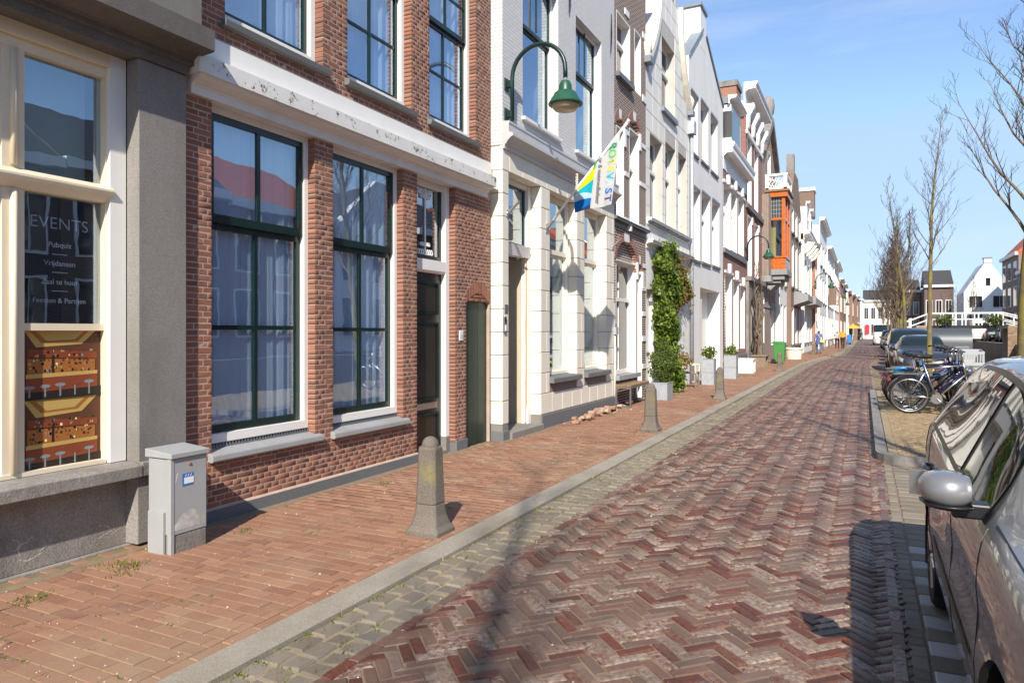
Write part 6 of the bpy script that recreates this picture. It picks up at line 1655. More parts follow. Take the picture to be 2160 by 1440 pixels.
# ============================================================ cars: lofted body, parts laid on its surface
def interp(tab, x):
    xs = [t[0] for t in tab]; n = len(xs)
    if x <= xs[0]: return tab[0][1]
    if x >= xs[-1]: return tab[-1][1]
    i = max(k for k in range(n) if xs[k] <= x); i = min(i, n - 2)
    def sl(k):
        if k == 0: return (tab[1][1]-tab[0][1])/(xs[1]-xs[0])
        if k == n-1: return (tab[-1][1]-tab[-2][1])/(xs[-1]-xs[-2])
        a = (tab[k][1]-tab[k-1][1])/(xs[k]-xs[k-1]); b = (tab[k+1][1]-tab[k][1])/(xs[k+1]-xs[k])
        return 0 if a * b <= 0 else 2*a*b/(a+b)
    h = xs[i+1]-xs[i]; t = (x-xs[i])/h
    return (2*t**3-3*t*t+1)*tab[i][1] + (t**3-2*t*t+t)*h*sl(i) + (-2*t**3+3*t*t)*tab[i+1][1] + (t**3-t*t)*h*sl(i+1)
HATCH = dict(L=3.97, wr=.66, wf=3.14, R=.305,
    zt=[(0,.70),(.03,.86),(.09,1.0),(.3,1.26),(.5,1.40),(.9,1.45),(1.5,1.462),(2.0,1.425),(2.3,1.33),(2.72,1.09),(2.95,.985),(3.3,.935),(3.6,.87),(3.82,.77),(3.93,.64),(3.97,.52)],
    zb=[(0,.66),(.03,.82),(.09,.94),(.3,1.02),(.6,1.03),(1.2,1.0),(2.0,.955),(2.6,.935),(2.9,.92),(3.3,.875),(3.6,.80),(3.82,.70),(3.93,.59),(3.97,.48)],
    hw=[(0,.60),(.03,.70),(.12,.775),(.35,.82),(.7,.838),(1.5,.838),(2.5,.838),(3.1,.835),(3.5,.79),(3.75,.71),(3.9,.58),(3.97,.42)],
    hr=[(0,.45),(.1,.6),(.3,.60),(.5,.565),(.9,.56),(1.5,.575),(2.0,.575),(2.3,.60),(2.72,.66),(3.1,.68),(3.5,.62),(3.82,.5),(3.97,.3)])
MPV = dict(HATCH); MPV = dict(L=4.4, wr=.75, wf=3.45, R=.33,
    zt=[(0,.75),(.03,1.0),(.1,1.2),(.25,1.6),(.45,1.74),(1.0,1.79),(2.0,1.78),(2.5,1.68),(3.0,1.36),(3.3,1.13),(3.6,1.06),(4.0,.97),(4.25,.84),(4.36,.7),(4.4,.55)],
    zb=[(0,.7),(.03,.95),(.1,1.1),(.3,1.15),(1.2,1.1),(2.4,1.06),(3.2,1.04),(3.6,.99),(4.0,.90),(4.25,.77),(4.36,.64),(4.4,.5)],
    hw=[(0,.7),(.05,.8),(.2,.86),(.7,.89),(2.5,.89),(3.4,.885),(3.9,.84),(4.2,.74),(4.36,.6),(4.4,.45)],
    hr=[(0,.55),(.1,.68),(.3,.68),(.5,.65),(1.5,.66),(2.4,.66),(3.0,.70),(3.4,.73),(3.9,.68),(4.2,.55),(4.4,.35)])
VAN = dict(L=5.4, wr=1.0, wf=4.3, R=.35,
    zt=[(0,1.9),(.03,2.35),(.15,2.5),(1.0,2.58),(3.4,2.56),(3.9,2.45),(4.4,1.9),(4.75,1.4),(5.0,1.26),(5.2,1.1),(5.35,.85),(5.4,.6)],
    zb=[(0,1.3),(.05,1.36),(1.0,1.36),(3.5,1.33),(4.4,1.28),(4.8,1.2),(5.1,1.08),(5.3,.85),(5.4,.5)],
    hw=[(0,.92),(.06,.97),(.5,.99),(4.0,.99),(4.6,.97),(5.1,.88),(5.3,.7),(5.4,.5)],
    hr=[(0,.88),(.3,.9),(3.5,.9),(4.2,.88),(4.8,.84),(5.2,.7),(5.4,.4)])
for _P in (HATCH,):
    for _k in ('zt', 'zb'): _P[_k] = [(x, z * (1 + .04 * min(1, z / 1.0))) for x, z in _P[_k]]
class Body:
    def __init__(s, P): s.P = P
    def section(s, x):
        P = s.P; L = P['L']; hw = interp(P['hw'], x); zb = interp(P['zb'], x); zt = interp(P['zt'], x); hr = min(interp(P['hr'], x), hw * .92)
        zs = .20 + .10 * max(0, 1 - x / .35) + .06 * max(0, 1 - (L - x) / .35)
        zs = min(zs, zb - .2)
        m = (zb - zs)
        return [(hw*.90, zs), (hw*.965, zs + m*.10), (hw*.992, zs + m*.28), (hw, zs + m*.45), (hw*.985, zs + m*.62), (hw*.992, zs + m*.78), (hw*.975, zs + m*.92), (hw*.945, zb),
                (hw*.945 + (hr - hw*.945)*.5, zb + (zt-zb)*.45), (hr, zb + (zt-zb)*.86), (hr - .10, zb + (zt-zb)*.965), (hr*.5, zb + (zt-zb)*.995), (0, zt)]
    def S(s, x, r, side=1):                 # r in 0..12 along the half section
        c = s.section(x); n = len(c); i = min(int(r), n - 2); t = r - i
        p0, p1, p2, p3 = (c[max(i-1, 0)], c[i], c[i+1], c[min(i+2, n-1)] if i + 2 < n else (-c[n-2][0], c[n-2][1]))
        f = lambda k: .5*((2*p1[k]) + (-p0[k]+p2[k])*t + (2*p0[k]-5*p1[k]+4*p2[k]-p3[k])*t*t + (-p0[k]+3*p1[k]-3*p2[k]+p3[k])*t**3)
        return Vector((x, side * f(0), f(1)))
    def N(s, x, r, side=1):
        e = .02; a = s.S(min(x + e, s.P['L']), r, side) - s.S(max(x - e, 0), r, side); b = s.S(x, min(r + .15, 12), side) - s.S(x, max(r - .15, 0), side)
        n = a.cross(b); n.normalize(); c = Vector((0, side, .35))
        if n.dot(c) < 0: n = -n
        return n
    def rz(s, x, z):                         # row on the flank at height z
        lo, hi = 0.0, 7.0
        for _ in range(22):
            mi = (lo + hi) / 2
            if s.S(x, mi).z < z: lo = mi
            else: hi = mi
        return lo
def build_car(name, label, P, paint_, loc, rz, cat='car', group=None, detail=1, front=True, plate='plate_y'):
    """local frame: x to the front, y to the left, origin on the ground under the rear bumper centre"""
    B = Body(P); L, Rw = P['L'], P['R']; root = empty(name, loc, label, cat, group, rz)
    NX = 96 if detail else 44; NR = 40 if detail else 20
    xs = [L * (.5 - .5 * math.cos(math.pi * i / NX)) * .35 + L * i / NX * .65 for i in range(NX + 1)]
    rows = [12 * j / NR for j in range(NR + 1)]
    vs = []; idx = {}
    Ra = Rw + .055
    def arch_d(p): return min((math.hypot(p.x - w_, p.z - Rw) , w_) for w_ in (P['wr'], P['wf']))
    for side in (1, -1):
        for i, x in enumerate(xs):
            for j, r in enumerate(rows):
                idx[(side, i, j)] = len(vs); vs.append(B.S(x, r, side))
    fs = []; keep = {}
    for side in (1, -1):
        for i in range(NX):
            for j in range(NR):
                q = [idx[(side, i, j)], idx[(side, i+1, j)], idx[(side, i+1, j+1)], idx[(side, i, j+1)]]
                c = sum((vs[k] for k in q), Vector()) / 4
                if j < NR * .56 and arch_d(c)[0] < Ra: 
                    continue
                fs.append(tuple(q) if side == -1 else tuple(reversed(q)))
    used = {}
    for f_ in fs:
        for k in f_: used[k] = used.get(k, 0) + 1
    half = len(vs) // 2
    for k in list(used):                       # ease the arch edge onto the circle
        p = vs[k]; j = k % (NR + 1)
        d, w_ = arch_d(p)
        if j < NR * .58 and d < Ra + .035 and used[k] < 4:
            a = math.atan2(p.z - Rw, p.x - w_); vs[k] = Vector((w_ + Ra * math.cos(a), p.y, max(Rw + Ra * math.sin(a), .16)))
    for i_end in (0, NX):                      # close nose and tail
        ring = [idx[(1, i_end, j)] for j in range(NR + 1)] + [idx[(-1, i_end, j)] for j in range(NR - 1, -1, -1)]
        fs.append(tuple(ring) if i_end else tuple(reversed(ring)))
    body = MB().add(vs, fs).build('body', paint_, root, rel=False, smooth=True)
    # underside
    MB().box(.25, L - .3, -.7, .7, .2, .34).build('underbody', MT['black'], root, rel=False)
    for w_ in (P['wr'], P['wf']):
        m = MB()
        for sd in (1, -1):
            y1 = sd * (interp(P['hw'], w_) - .02); y0 = sd * (interp(P['hw'], w_) - .30)
            ring = [(w_ + (Ra - .006) * math.cos(a), Rw + (Ra - .006) * math.sin(a)) for a in [R(-25 + 230 * k / 16) for k in range(17)]]
            m.add([(x, y0, z) for x, z in ring] + [(x, y1, z) for x, z in ring], [(k, k+1, 18+k, 17+k) for k in range(16)] + [tuple(range(17))])
        m.build('wheel_well', MT['black'], root, rel=False)
    def patch(nm, mat, x0, x1, r0, r1, side=1, off=.004, nx=18, nr=6, parent=None, both=False):
        vs_ = []; f2 = []
        for i in range(nx + 1):
            x = x0 + (x1 - x0) * i / nx
            a = r0(x) if callable(r0) else r0; b = r1(x) if callable(r1) else r1
            for j in range(nr + 1):
                r = a + (b - a) * j / nr; vs_.append(B.S(x, r, side) + B.N(x, r, side) * off)
        for i in range(nx):
            for j in range(nr):
                k = i * (nr + 1) + j; f2.append((k, k+1, k+nr+2, k+nr+1) if side == 1 else (k, k+nr+1, k+nr+2, k+1))
        return MB().add(vs_, f2).build(nm, mat, parent or root, rel=False, smooth=True)
    def across(nm, mat, xf, r0, off=.004, nx=14, ny=14, parent=None):
        """patch across the car: xf(t) gives x range 0..1, rows r0..12 on both sides"""
        vs_ = []; f2 = []
        rr_ = [r0 + (12 - r0) * j / ny for j in range(ny + 1)]
        cols = [(r, 1) for r in rr_] + [(r, -1) for r in reversed(rr_[:-1])]
        for i in range(nx + 1):
            x = xf(i / nx)
            for r, sd in cols: vs_.append(B.S(x, r, sd) + B.N(x, r, sd) * off)
        m_ = len(cols)
        for i in range(nx):
            for j in range(m_ - 1):
                k = i * m_ + j; f2.append((k, k + m_, k + m_ + 1, k + 1))
        return MB().add(vs_, f2).build(nm, mat, parent or root, rel=False, smooth=True)
    van = P is VAN
    xA, xB, xC = (P['xw'] if 'xw' in P else ((2.62, 1.92, .62) if P is HATCH else (3.28, 2.3, .55) if P is MPV else (4.45, 3.55, 3.3)))
    lo, hi = 7.12, 8.86
    def top(x):                              # upper edge of the side glass, rounded at its ends
        t = (x - xC) / (xA - xC); e = min(1, max(0, t / .16)) ; f_ = min(1, max(0, (1 - t) / .05))
        return lo + (hi - lo) * (math.sin(e * math.pi / 2) ** .8) * (f_ ** .5)
    for sd in (1, -1):
        sur = patch('window_trim', MT['black'], xC - .03, xA + .04, lambda x: lo - .18, lambda x: min(top(max(min(x, xA), xC)) + .16, 9.05), sd, .003, 30, 5)
        if van: patch('side_window', MT['pane_dark'], xB + .1, xA, lo, lambda x: top(x), sd, .008, 14, 5, sur)
        else:
            patch('side_window', MT['car_pane'], xB + .04, xA, lo, top, sd, .008, 20, 6, sur)
            patch('side_window', MT['car_pane'], xC, xB - .04, lo, top, sd, .008, 20, 6, sur)
    # windscreen and rear window
    wx0, wx1 = (2.70, 2.06) if P is HATCH else ((3.26, 2.56) if P is MPV else (4.62, 3.95))
    ws = across('windscreen', MT['car_pane'], lambda t: wx0 + (wx1 - wx0) * t, 9.15, .004)
    if not van:
        rx0, rx1 = (.10, .44) if P is HATCH else (.11, .4)
        across('rear_window', MT['car_pane'], lambda t: rx0 + (rx1 - rx0) * t, 9.3, .004)
    else:
        MB().box(-.012, -.004, -.75, -.05, 1.45, 2.05).box(-.012, -.004, .05, .75, 1.45, 2.05).build('rear_window', MT['pane_dark'], root, rel=False)
    # lamps
    for sd in (1, -1):
        fx0, fx1 = L - .52, L - .13
        hl = patch('headlight', MT['head_glass'], fx0, fx1, lambda x: 4.9, lambda x: 5.2 + 1.7 * max(0, (x - fx0) / (fx1 - fx0)) ** .6, sd, .006, 10, 5)
        patch('tail_light', MT['tail_red'], .035, .30, 4.6, 6.9, sd, .006, 8, 5)
        patch('door_moulding', MT['black'], P['wr'] + .5, P['wf'] - .5, 2.55, 2.8, sd, .006, 16, 2)
        patch('sill_trim', MT['black'], P['wr'] + .42, P['wf'] - .42, .02, .5, sd, .005, 16, 2)
    # grille, bumper inlets, plates
    zg = interp(P['zb'], L) 
    MB().box(L - .06, L + .004, -.34, .34, zg - .05, zg + .03).build('grille', MT['black'], root, rel=False, bevel=.01)
    MB().box(L - .06, L + .006, -.30, .30, .30, zg - .16).build('air_intake', MT['black'], root, rel=False, bevel=.01)
    MB().box(L + .005, L + .016, -.26, .26, zg - .15, zg - .045).build('number_plate', MT[plate], root, rel=False)
    MB().box(-.014, -.004, -.26, .26, .5, .61).build('number_plate', MT[plate], root, rel=False)
    # mirrors
    xm = xA - .05 if not van else xA - .1
    zm = interp(P['zb'], xm) + .095
    for sd in (1, -1):
        yb = sd * (interp(P['hw'], xm) * .95)
        mr = MB()
        prof = []
        for k in range(9):      # rounded shell, lofted outwards
            t = k / 8; w_ = .05 + .05 * math.sin(math.pi * (.15 + .8 * t)); h_ = .036 + .028 * math.sin(math.pi * (.12 + .85 * t)); yy = yb + sd * (.035 + .16 * t)
            if k == 8: w_ *= .5; h_ *= .55
            prof.append((yy, w_, h_))
        vsm = []
        for (yy, w_, h_) in prof:
            for a in range(14):
                an = 2 * math.pi * a / 14; cx_, sx_ = math.cos(an), math.sin(an)
                vsm.append((xm + w_ * 1.15 * (abs(cx_) ** .7) * (1 if cx_ > 0 else -.55), yy, zm + h_ * (abs(sx_) ** .8) * (1 if sx_ > 0 else -1)))
        fsm = [(i*14+a, i*14+(a+1) % 14, i*14+14+(a+1) % 14, i*14+14+a) for i in range(8) for a in range(14)] + [tuple(range(14)), tuple(range(112, 126))]
        mo = MB().add(vsm, fsm).build('mirror', paint_, root, rel=False, smooth=True)
        vb = [(x + (.006 if x > xm else -.0), y, z) for x, y, z in vsm]
        vb = [(x, y, min(z, zm - .04) if True else z) for x, y, z in vb]
        MB().add([(x + (.012 if x > xm else 0), y - sd * .004, (zm - .04) + (z - zm) * .45 if z < zm - .02 else zm - .045) for x, y, z in vsm], fsm).build('mirror_base', MT['black'], mo, rel=False, smooth=True)
        MB().box(xm - .05, xm + .03, yb - sd * .03, yb + sd * .09, zm - .10, zm - .045).build('mirror_foot', MT['black'], mo, rel=False, bevel=.008)
        MB().box(xm - .067, xm - .06, min(yb + sd * .09, yb + sd * .22), max(yb + sd * .09, yb + sd * .22), zm - .045, zm + .045).build('mirror_glass', MT['steel'], mo, rel=False)
    if detail:
        def seam(pts, nm='door_seam'):
            for sd in (1, -1):
                pp_ = [B.S(x, r, sd) + B.N(x, r, sd) * .0005 for x, r in pts]; MB().tube(pp_, .0032, 4).build(nm, MT['black'], root, rel=False)
        for x in (xA + .08, xB, ): seam([(x + .05 * math.sin(k * .3), k * .7) for k in range(1, 11)])
        seam([(P['wr'] + .40 + .0 * k, 1.0 + k * .3) for k in range(0, 5)] + [(P['wr'] + .28 - .03 * k, 2.4 + k * .55) for k in range(0, 9)])
        seam([(x, .75) for x in [P['wr'] + .42 + i * .1 for i in range(18)] if x < P['wf'] - .4], 'sill_seam')
        seam([(x, 7.35 + .55 * (x - 2.75)) for x in [2.75 + i * .1 for i in range(11)]], 'bonnet_seam')
        for x in (xB - .12, xC + .28):
            for sd in (1, -1):
                r = B.rz(x, .86); p = B.S(x, r, sd); MB().tube([p + Vector((-.085, sd * .004, 0)), p + Vector((-.07, sd * .03, .006)), p + Vector((.07, sd * .03, .01)), p + Vector((.085, sd * .004, .004))], .013, 8).build('door_handle', paint_, root, rel=False, smooth=True)
        patch('wiper_panel', MT['black'], 2.70, 2.80, 10.0, 12.0, -1, .006, 3, 6); patch('wiper_panel', MT['black'], 2.70, 2.80, 10.0, 12.0, 1, .006, 3, 6)
    # wheels
    proto = None
    for w_ in (P['wr'], P['wf']):
        for sd in (1, -1):
            y = sd * (interp(P['hw'], w_) - .115)
            t_ = MB().lathe([(.20, -.085), (Rw - .03, -.09), (Rw - .008, -.07), (Rw, -.03), (Rw, .03), (Rw - .008, .07), (Rw - .03, .09), (.20, .085)], (0, 0, 0), 40, axis='y')
            wh = t_.build('wheel', MT['rubber'], root, rel=False, smooth=True, auto=True); wh.location = (w_, y, Rw)
            rim = MB().lathe([(.02, sd * .045), (.10, sd * .05), (.185, sd * .02), (.205, sd * .06), (.21, sd * .087), (.2, sd * .0)], (0, 0, 0), 32, axis='y')
            ro = rim.build('rim', MT['grey_metal'], wh, rel=False, smooth=True)
            sp = MB()
            for k in range(5):
                a = 2 * math.pi * k / 5
                for da in (-.16, .16): sp.tube([(.03 * math.cos(a), sd * .075, .03 * math.sin(a)), (.195 * math.cos(a + da), sd * .078, .195 * math.sin(a + da))], [.02, .014], 6)
            sp.build('spokes', MT['alu'], wh, rel=False)
    return root
MT['car_pane'] = darkglass('car_window_glass', (.012,.02,.018), .02, 1.7)
# near silver car faces the camera: local x -> -y
SIDE = .33
build_car('parked_car', 'silver grey hatchback parked at the kerb beside the striped setts', HATCH, MT['car_silver'], (SIDE + .838, 5.58, ZR), R(-90), group='cars parked along the canal side', detail=1)
CARS = [(HATCH, 'car_dark', 1.80, 31.0, 'dark grey hatchback parked behind the bicycles'), (MPV, 'car_navy', 1.72, 36.6, 'tall navy blue family car parked behind the dark grey hatchback'),
        (HATCH, 'car_black', 1.9, 42.0, 'black hatchback parked behind the navy family car'), (HATCH, 'car_navy', 2.05, 47.5, 'navy hatchback in the row under the bare trees'), (MPV, 'car_dark', 2.2, 53.5, 'dark grey family car in the row under the bare trees'),
        (HATCH, 'car_white', 2.3, 60.0, 'white hatchback in the row under the bare trees'), (HATCH, 'car_black', 2.3, 66.0, 'black hatchback parked behind the white one'), (HATCH, 'car_silver', 2.3, 73.0, 'silver hatchback far down the parked row'), (MPV, 'car_black', 2.3, 81.0, 'black family car at the far end of the parked row')]
for P, c, x, y, lb in CARS: build_car('parked_car', lb, P, MT[c], (x, y, ZR), R(-90), group='cars parked along the canal side', detail=0)
build_car('white_van', 'white delivery van parked at the far end of the street', VAN, MT['car_white'], (1.9, 100, ZR), R(-90), 'van', detail=0)
for P, c, x, y, lb in ((MPV, 'car_blue', 13.45, 88, 'blue family car on the far quay'), (HATCH, 'car_black', 12.6, 92, 'black hatchback on the far quay seen under the bridge'), (HATCH, 'car_dark', 14.0, 80, 'dark green-grey hatchback on the far quay beside the blue car')):
    build_car('quay_car', lb, P, MT[c], (x, y, .5), R(90), 'car', 'cars parked on the far quay', 0)
build_car('quay_van', 'white van parked on the far quay behind the bridge', VAN, MT['car_white'], (11.6, 93, .5), R(90), 'van', detail=0)
# ============================================================ bicycles
def bicycle(loc, rz, label, fc, lean=.1, seat='black', rack=True, crate=False, fender='black', mixte=False):
    r = empty('bicycle', loc, label, 'bicycle', 'bicycles parked in the brick bay'); r.rotation_euler = Euler((lean, 0, rz), 'XYZ')
    Rw = .345; xr, xf = .36, 1.44
    T = lambda pts, rad, nm, mat, par=None, sides=8: MB().tube(pts, rad, sides).build(nm, MT[mat] if isinstance(mat, str) else mat, par or r, rel=False, smooth=True)
    for xw in (xr, xf):
        ring = lambda rad, y=0, n=36: [(xw + rad * math.cos(2*math.pi*k/n), y, Rw + rad * math.sin(2*math.pi*k/n)) for k in range(n + 1)]
        wh = MB().tube(ring(Rw - .018), .019, 8, caps=False).build('wheel', MT['rubber'], r, rel=False, smooth=True)
        MB().tube(ring(Rw - .042), .011, 6, caps=False).build('rim', MT['alu'], wh, rel=False, smooth=True)
        sp = MB()
        for k in range(24):
            a = 2 * math.pi * k / 24; sd = 1 if k % 2 else -1; b = a + .5 * (1 if k % 4 < 2 else -1)
            sp.tube([(xw + .025 * math.cos(b), sd * .028, Rw + .025 * math.sin(b)), (xw + (Rw - .045) * math.cos(a), 0, Rw + (Rw - .045) * math.sin(a))], .0016, 3)
        sp.build('spokes', MT['steel'], wh, rel=False)
        MB().lathe([(.012, -.05), (.028, -.035), (.02, 0), (.028, .035), (.012, .05)], (xw, 0, Rw), 12, axis='y').build('hub', MT['alu'], wh, rel=False)
        a0, a1 = (R(-5), R(175)) if xw == xr else (R(25), R(165))
        m = MB(); n = 16; vs = []
        for k in range(n + 1):
            a = a0 + (a1 - a0) * k / n
            for yy, dr_ in ((-.028, -.008), (0, .004), (.028, -.008)): vs.append((xw + (Rw + .022 + dr_) * math.cos(a), yy, Rw + (Rw + .022 + dr_) * math.sin(a)))
        m.add(vs, [(3*k+j, 3*k+j+1, 3*k+4+j, 3*k+3+j) for k in range(n) for j in range(2)]); m.build('mudguard', MT[fender], r, rel=False, smooth=True)
    bb = (.80, 0, .30); st = (.59, 0, .94); hd0, hd1 = (1.27, 0, .76), (1.22, 0, .98)
    T([bb, st], .016, 'seat_tube', fc); T([bb, hd0], .019, 'down_tube', fc); T([(.62, 0, .85) if not mixte else (.70, 0, .58), (1.235, 0, .93) if not mixte else (1.26, 0, .78)], .016, 'top_tube', fc); T([hd0, hd1], .022, 'head_tube', fc)
    for sd in (-1, 1):
        T([(xr, sd * .055, Rw), (.80, sd * .03, .30)], .009, 'chain_stay', fc); T([(xr, sd * .055, Rw), (.63, sd * .02, .80)], .008, 'seat_stay', fc)
        T([(1.275, sd * .04, .70), (1.32, sd * .05, .60), (xf, sd * .05, Rw)], .012, 'fork_blade', fc)
    T([(1.22, 0, .98), (1.20, 0, 1.17)], .013, 'stem', 'alu')
    hb_ = T([(.98, -.29, 1.20), (1.10, -.27, 1.22), (1.22, -.14, 1.19), (1.21, 0, 1.17), (1.22, .14, 1.19), (1.10, .27, 1.22), (.98, .29, 1.20)], .012, 'handlebar', 'alu')
    for sd in (-1, 1): T([(.96, sd * .293, 1.197), (1.08, sd * .275, 1.217)], .018, 'grip', 'black', hb_); T([(1.16, sd * .2, 1.19), (1.06, sd * .25, 1.18)], .006, 'brake_lever', 'steel', hb_, 5)
    T([st, (.575, 0, 1.07)], .013, 'seat_post', 'alu')
    vs = []
    prof = [(.41, .02, 1.09), (.44, .095, 1.11), (.51, .10, 1.105), (.59, .06, 1.095), (.67, .028, 1.095), (.72, .018, 1.09)]
    m = MB()
    for x, w_, z in prof: vs += [(x, -w_, z - .02), (x, -w_ * .8, z + .015), (x, 0, z + .018), (x, w_ * .8, z + .015), (x, w_, z - .02), (x, 0, z - .05)]
    m.add(vs, [(6*i+k, 6*i+(k+1) % 6, 6*i+6+(k+1) % 6, 6*i+6+k) for i in range(5) for k in range(6)] + [(0,1,2,3,4,5), tuple(range(30, 36))]); m.build('saddle', MT[seat], r, rel=False, smooth=True)
    ch = MB().lathe([(.02, -.004), (.095, -.004), (.095, .004), (.02, .004)], (.80, -.06, .30), 24, axis='y').build('chainring', MT['alu'], r, rel=False)
    T([(.80, -.075, .30), (.93, -.08, .20)], .010, 'crank', 'alu'); T([(.80, .075, .30), (.67, .08, .40)], .010, 'crank', 'alu')
    MB().box(.88, .98, -.17, -.085, .185, .21).build('pedal', MT['black'], r, rel=False); MB().box(.62, .72, .085, .17, .39, .415).build('pedal', MT['black'], r, rel=False)
    T([(xr, -.06, Rw + .03), (.80, -.06, .395)], .004, 'chain', 'black', None, 4); T([(xr, -.06, Rw - .03), (.80, -.06, .207)], .004, 'chain', 'black', None, 4)
    if rack:
        rk = MB()
        for sd in (-.06, 0, .06): rk.tube([(.08, sd, .745), (.58, sd, .76)], .006, 5)
        for x in (.1, .3, .5): rk.tube([(x, -.06, .75), (x, .06, .75)], .006, 5)
        for sd in (-.065, .065): rk.tube([(.12, sd, .745), (xr, sd, Rw)], .005, 5); rk.tube([(.34, sd, .75), (xr, sd, Rw)], .005, 5)
        rk.build('luggage_rack', MT['dark_iron'], r, rel=False)
    MB().box(-.0, .015, -.02, .02, .6, .64).build('rear_light', MT['tail_red'], r, rel=False); MB().lathe([(.01, 0), (.04, .01), (.045, .05), (.02, .06)], (1.29, 0, .83), 12, axis='x').build('front_light', MT['steel'], r, rel=False)
    T([(xr + .05, .05, .3), (xr + .12, .16, .02)], .008, 'kickstand', 'alu')
    if crate:
        c = MB(); x0, x1, y0, y1, z0, z1 = 1.36, 1.72, -.24, .24, .92, 1.18
        cg = simple('grey_plastic_crate', (.42,.43,.45), .5, .05)
        for z in (z0, z1 - .05): c.box(x0, x1, y0, y0 + .015, z, z + .05).box(x0, x1, y1 - .015, y1, z, z + .05).box(x0, x0 + .015, y0 + .015, y1 - .015, z, z + .05).box(x1 - .015, x1, y0 + .015, y1 - .015, z, z + .05)
        for k in range(8):
            xx = x0 + (x1 - x0) * (k + .2) / 8; c.box(xx, xx + .02, y0, y0 + .012, z0 + .05, z1 - .05).box(xx, xx + .02, y1 - .012, y1, z0 + .05, z1 - .05)
            yy = y0 + (y1 - y0) * (k + .2) / 8; c.box(x0, x0 + .012, yy, yy + .03, z0 + .05, z1 - .05).box(x1 - .012, x1, yy, yy + .03, z0 + .05, z1 - .05)
        c.box(x0, x1, y0, y1, z0 - .012, z0 - .001); co = c.build('crate', cg, r, rel=False)
        MB().tube([(1.45, 0, .85), (1.44, 0, Rw)], .012, 6).build('crate_support', MT['dark_iron'], co, rel=False)
    return r
bl = flat('blue_enamel', (.015,.015,.09), .3); sv = MT['alu']; bkm = flat('black_enamel', (.012,.012,.014), .3); lb_ = flat('light_blue_enamel', (.02,.2,.5), .3); pu = flat('purple_enamel', (.12,.1,.18), .3)
bxs, bys = .40, 15.35
BK = [(0, 0, sv, 'silver framed bicycle with black mudguards parked foremost in the bay', dict(lean=.09)), (.02, .62, bl, 'dark blue bicycle leaning beside the silver one', dict(lean=.12, fender='alu')), (-.06, 1.15, bkm, 'black bicycle with a grey plastic crate on its front', dict(lean=.08, crate=True)),
      (.05, 1.7, lb_, 'light blue bicycle in the middle of the parked group', dict(lean=.1, fender='steel', mixte=True)), (.03, .32, bkm, 'black bicycle squeezed between the silver and dark blue ones', dict(lean=.1)), (-.05, .9, bkm, 'black step-through bicycle behind the dark blue one', dict(lean=.14, mixte=True)), (-.08, 2.3, pu, 'purple-grey step-through bicycle parked behind the light blue one', dict(lean=.13, mixte=True)), (.04, 3.0, bkm, 'black bicycle with a blue luggage strap farthest back in the bay', dict(lean=.1))]
for dx_, dy_, c, lb, kw in BK: bicycle((bxs + dx_, bys + dy_, ZB), R(4 + 9 * math.sin(dy_ * 3)), lb, c, **kw)
sb = tag(MB().tube([(bxs + .12, bys + .62 - .05, ZB + .80), (bxs + .3, bys + .60, ZB + .83), (bxs + .45, bys + .62, ZB + .80), (bxs + .3, bys + .66, ZB + .785), (bxs + .13, bys + .58, ZB + .77)], .028, 6).build('luggage_strap', lb_, None, smooth=True), 'bright blue strap tied over a bicycle luggage rack', 'strap')
# steel bicycle rack the wheels stand in
r = empty('bicycle_rack', (2.2, 16.9, ZB), 'low steel hoop rack holding the bicycle front wheels', 'bicycle rack')
for i in range(7): y = 15.3 + i * .55; MB().tube([(1.75, y, ZB), (1.75, y, ZB + .5), (1.85, y, ZB + .6), (2.05, y, ZB + .6), (2.15, y, ZB + .5), (2.15, y, ZB)], .018, 6).build('hoop', MT['alu'], r, smooth=True)
# rounded metal container
r = empty('metal_container', (2.85, 30.2, ZR), 'grey metal street container with a rounded lid by the canal', 'container')
x0, x1, y0 = 2.2, 3.42, 29.6
pr = [(y0, 0), (y0, 1.2)] + [(y0 + .55 - .55 * math.cos(a), 1.2 + .55 * math.sin(a)) for a in [R(15*i) for i in range(1, 6)]] + [(y0 + .55, 1.75), (y0 + 1.2, 1.72), (y0 + 1.4, 1.5), (y0 + 1.4, 0)]
n = len(pr); m = MB(); m.add([(x0, y, z + ZR) for y, z in pr] + [(x1, y, z + ZR) for y, z in pr], [(i, (i+1) % n, n+(i+1) % n, n+i) for i in range(n)] + [tuple(range(n)), tuple(reversed(range(n, 2*n)))]); m.build('body', simple('brushed_grey_metal', (.09,.097,.108), .42, .05, metal=.3), r, smooth=True, auto=True)
MB().box(x0 + .1, x1 - .1, y0 - .02, y0 - .003, ZR + .2, ZR + 1.1).build('door_panel', MT['grey_metal'], r, bevel=.01); MB().box(x0 + .4, x1 - .4, y0 - .05, y0 - .021, ZR + .8, ZR + .84).build('handle', MT['steel'], r)
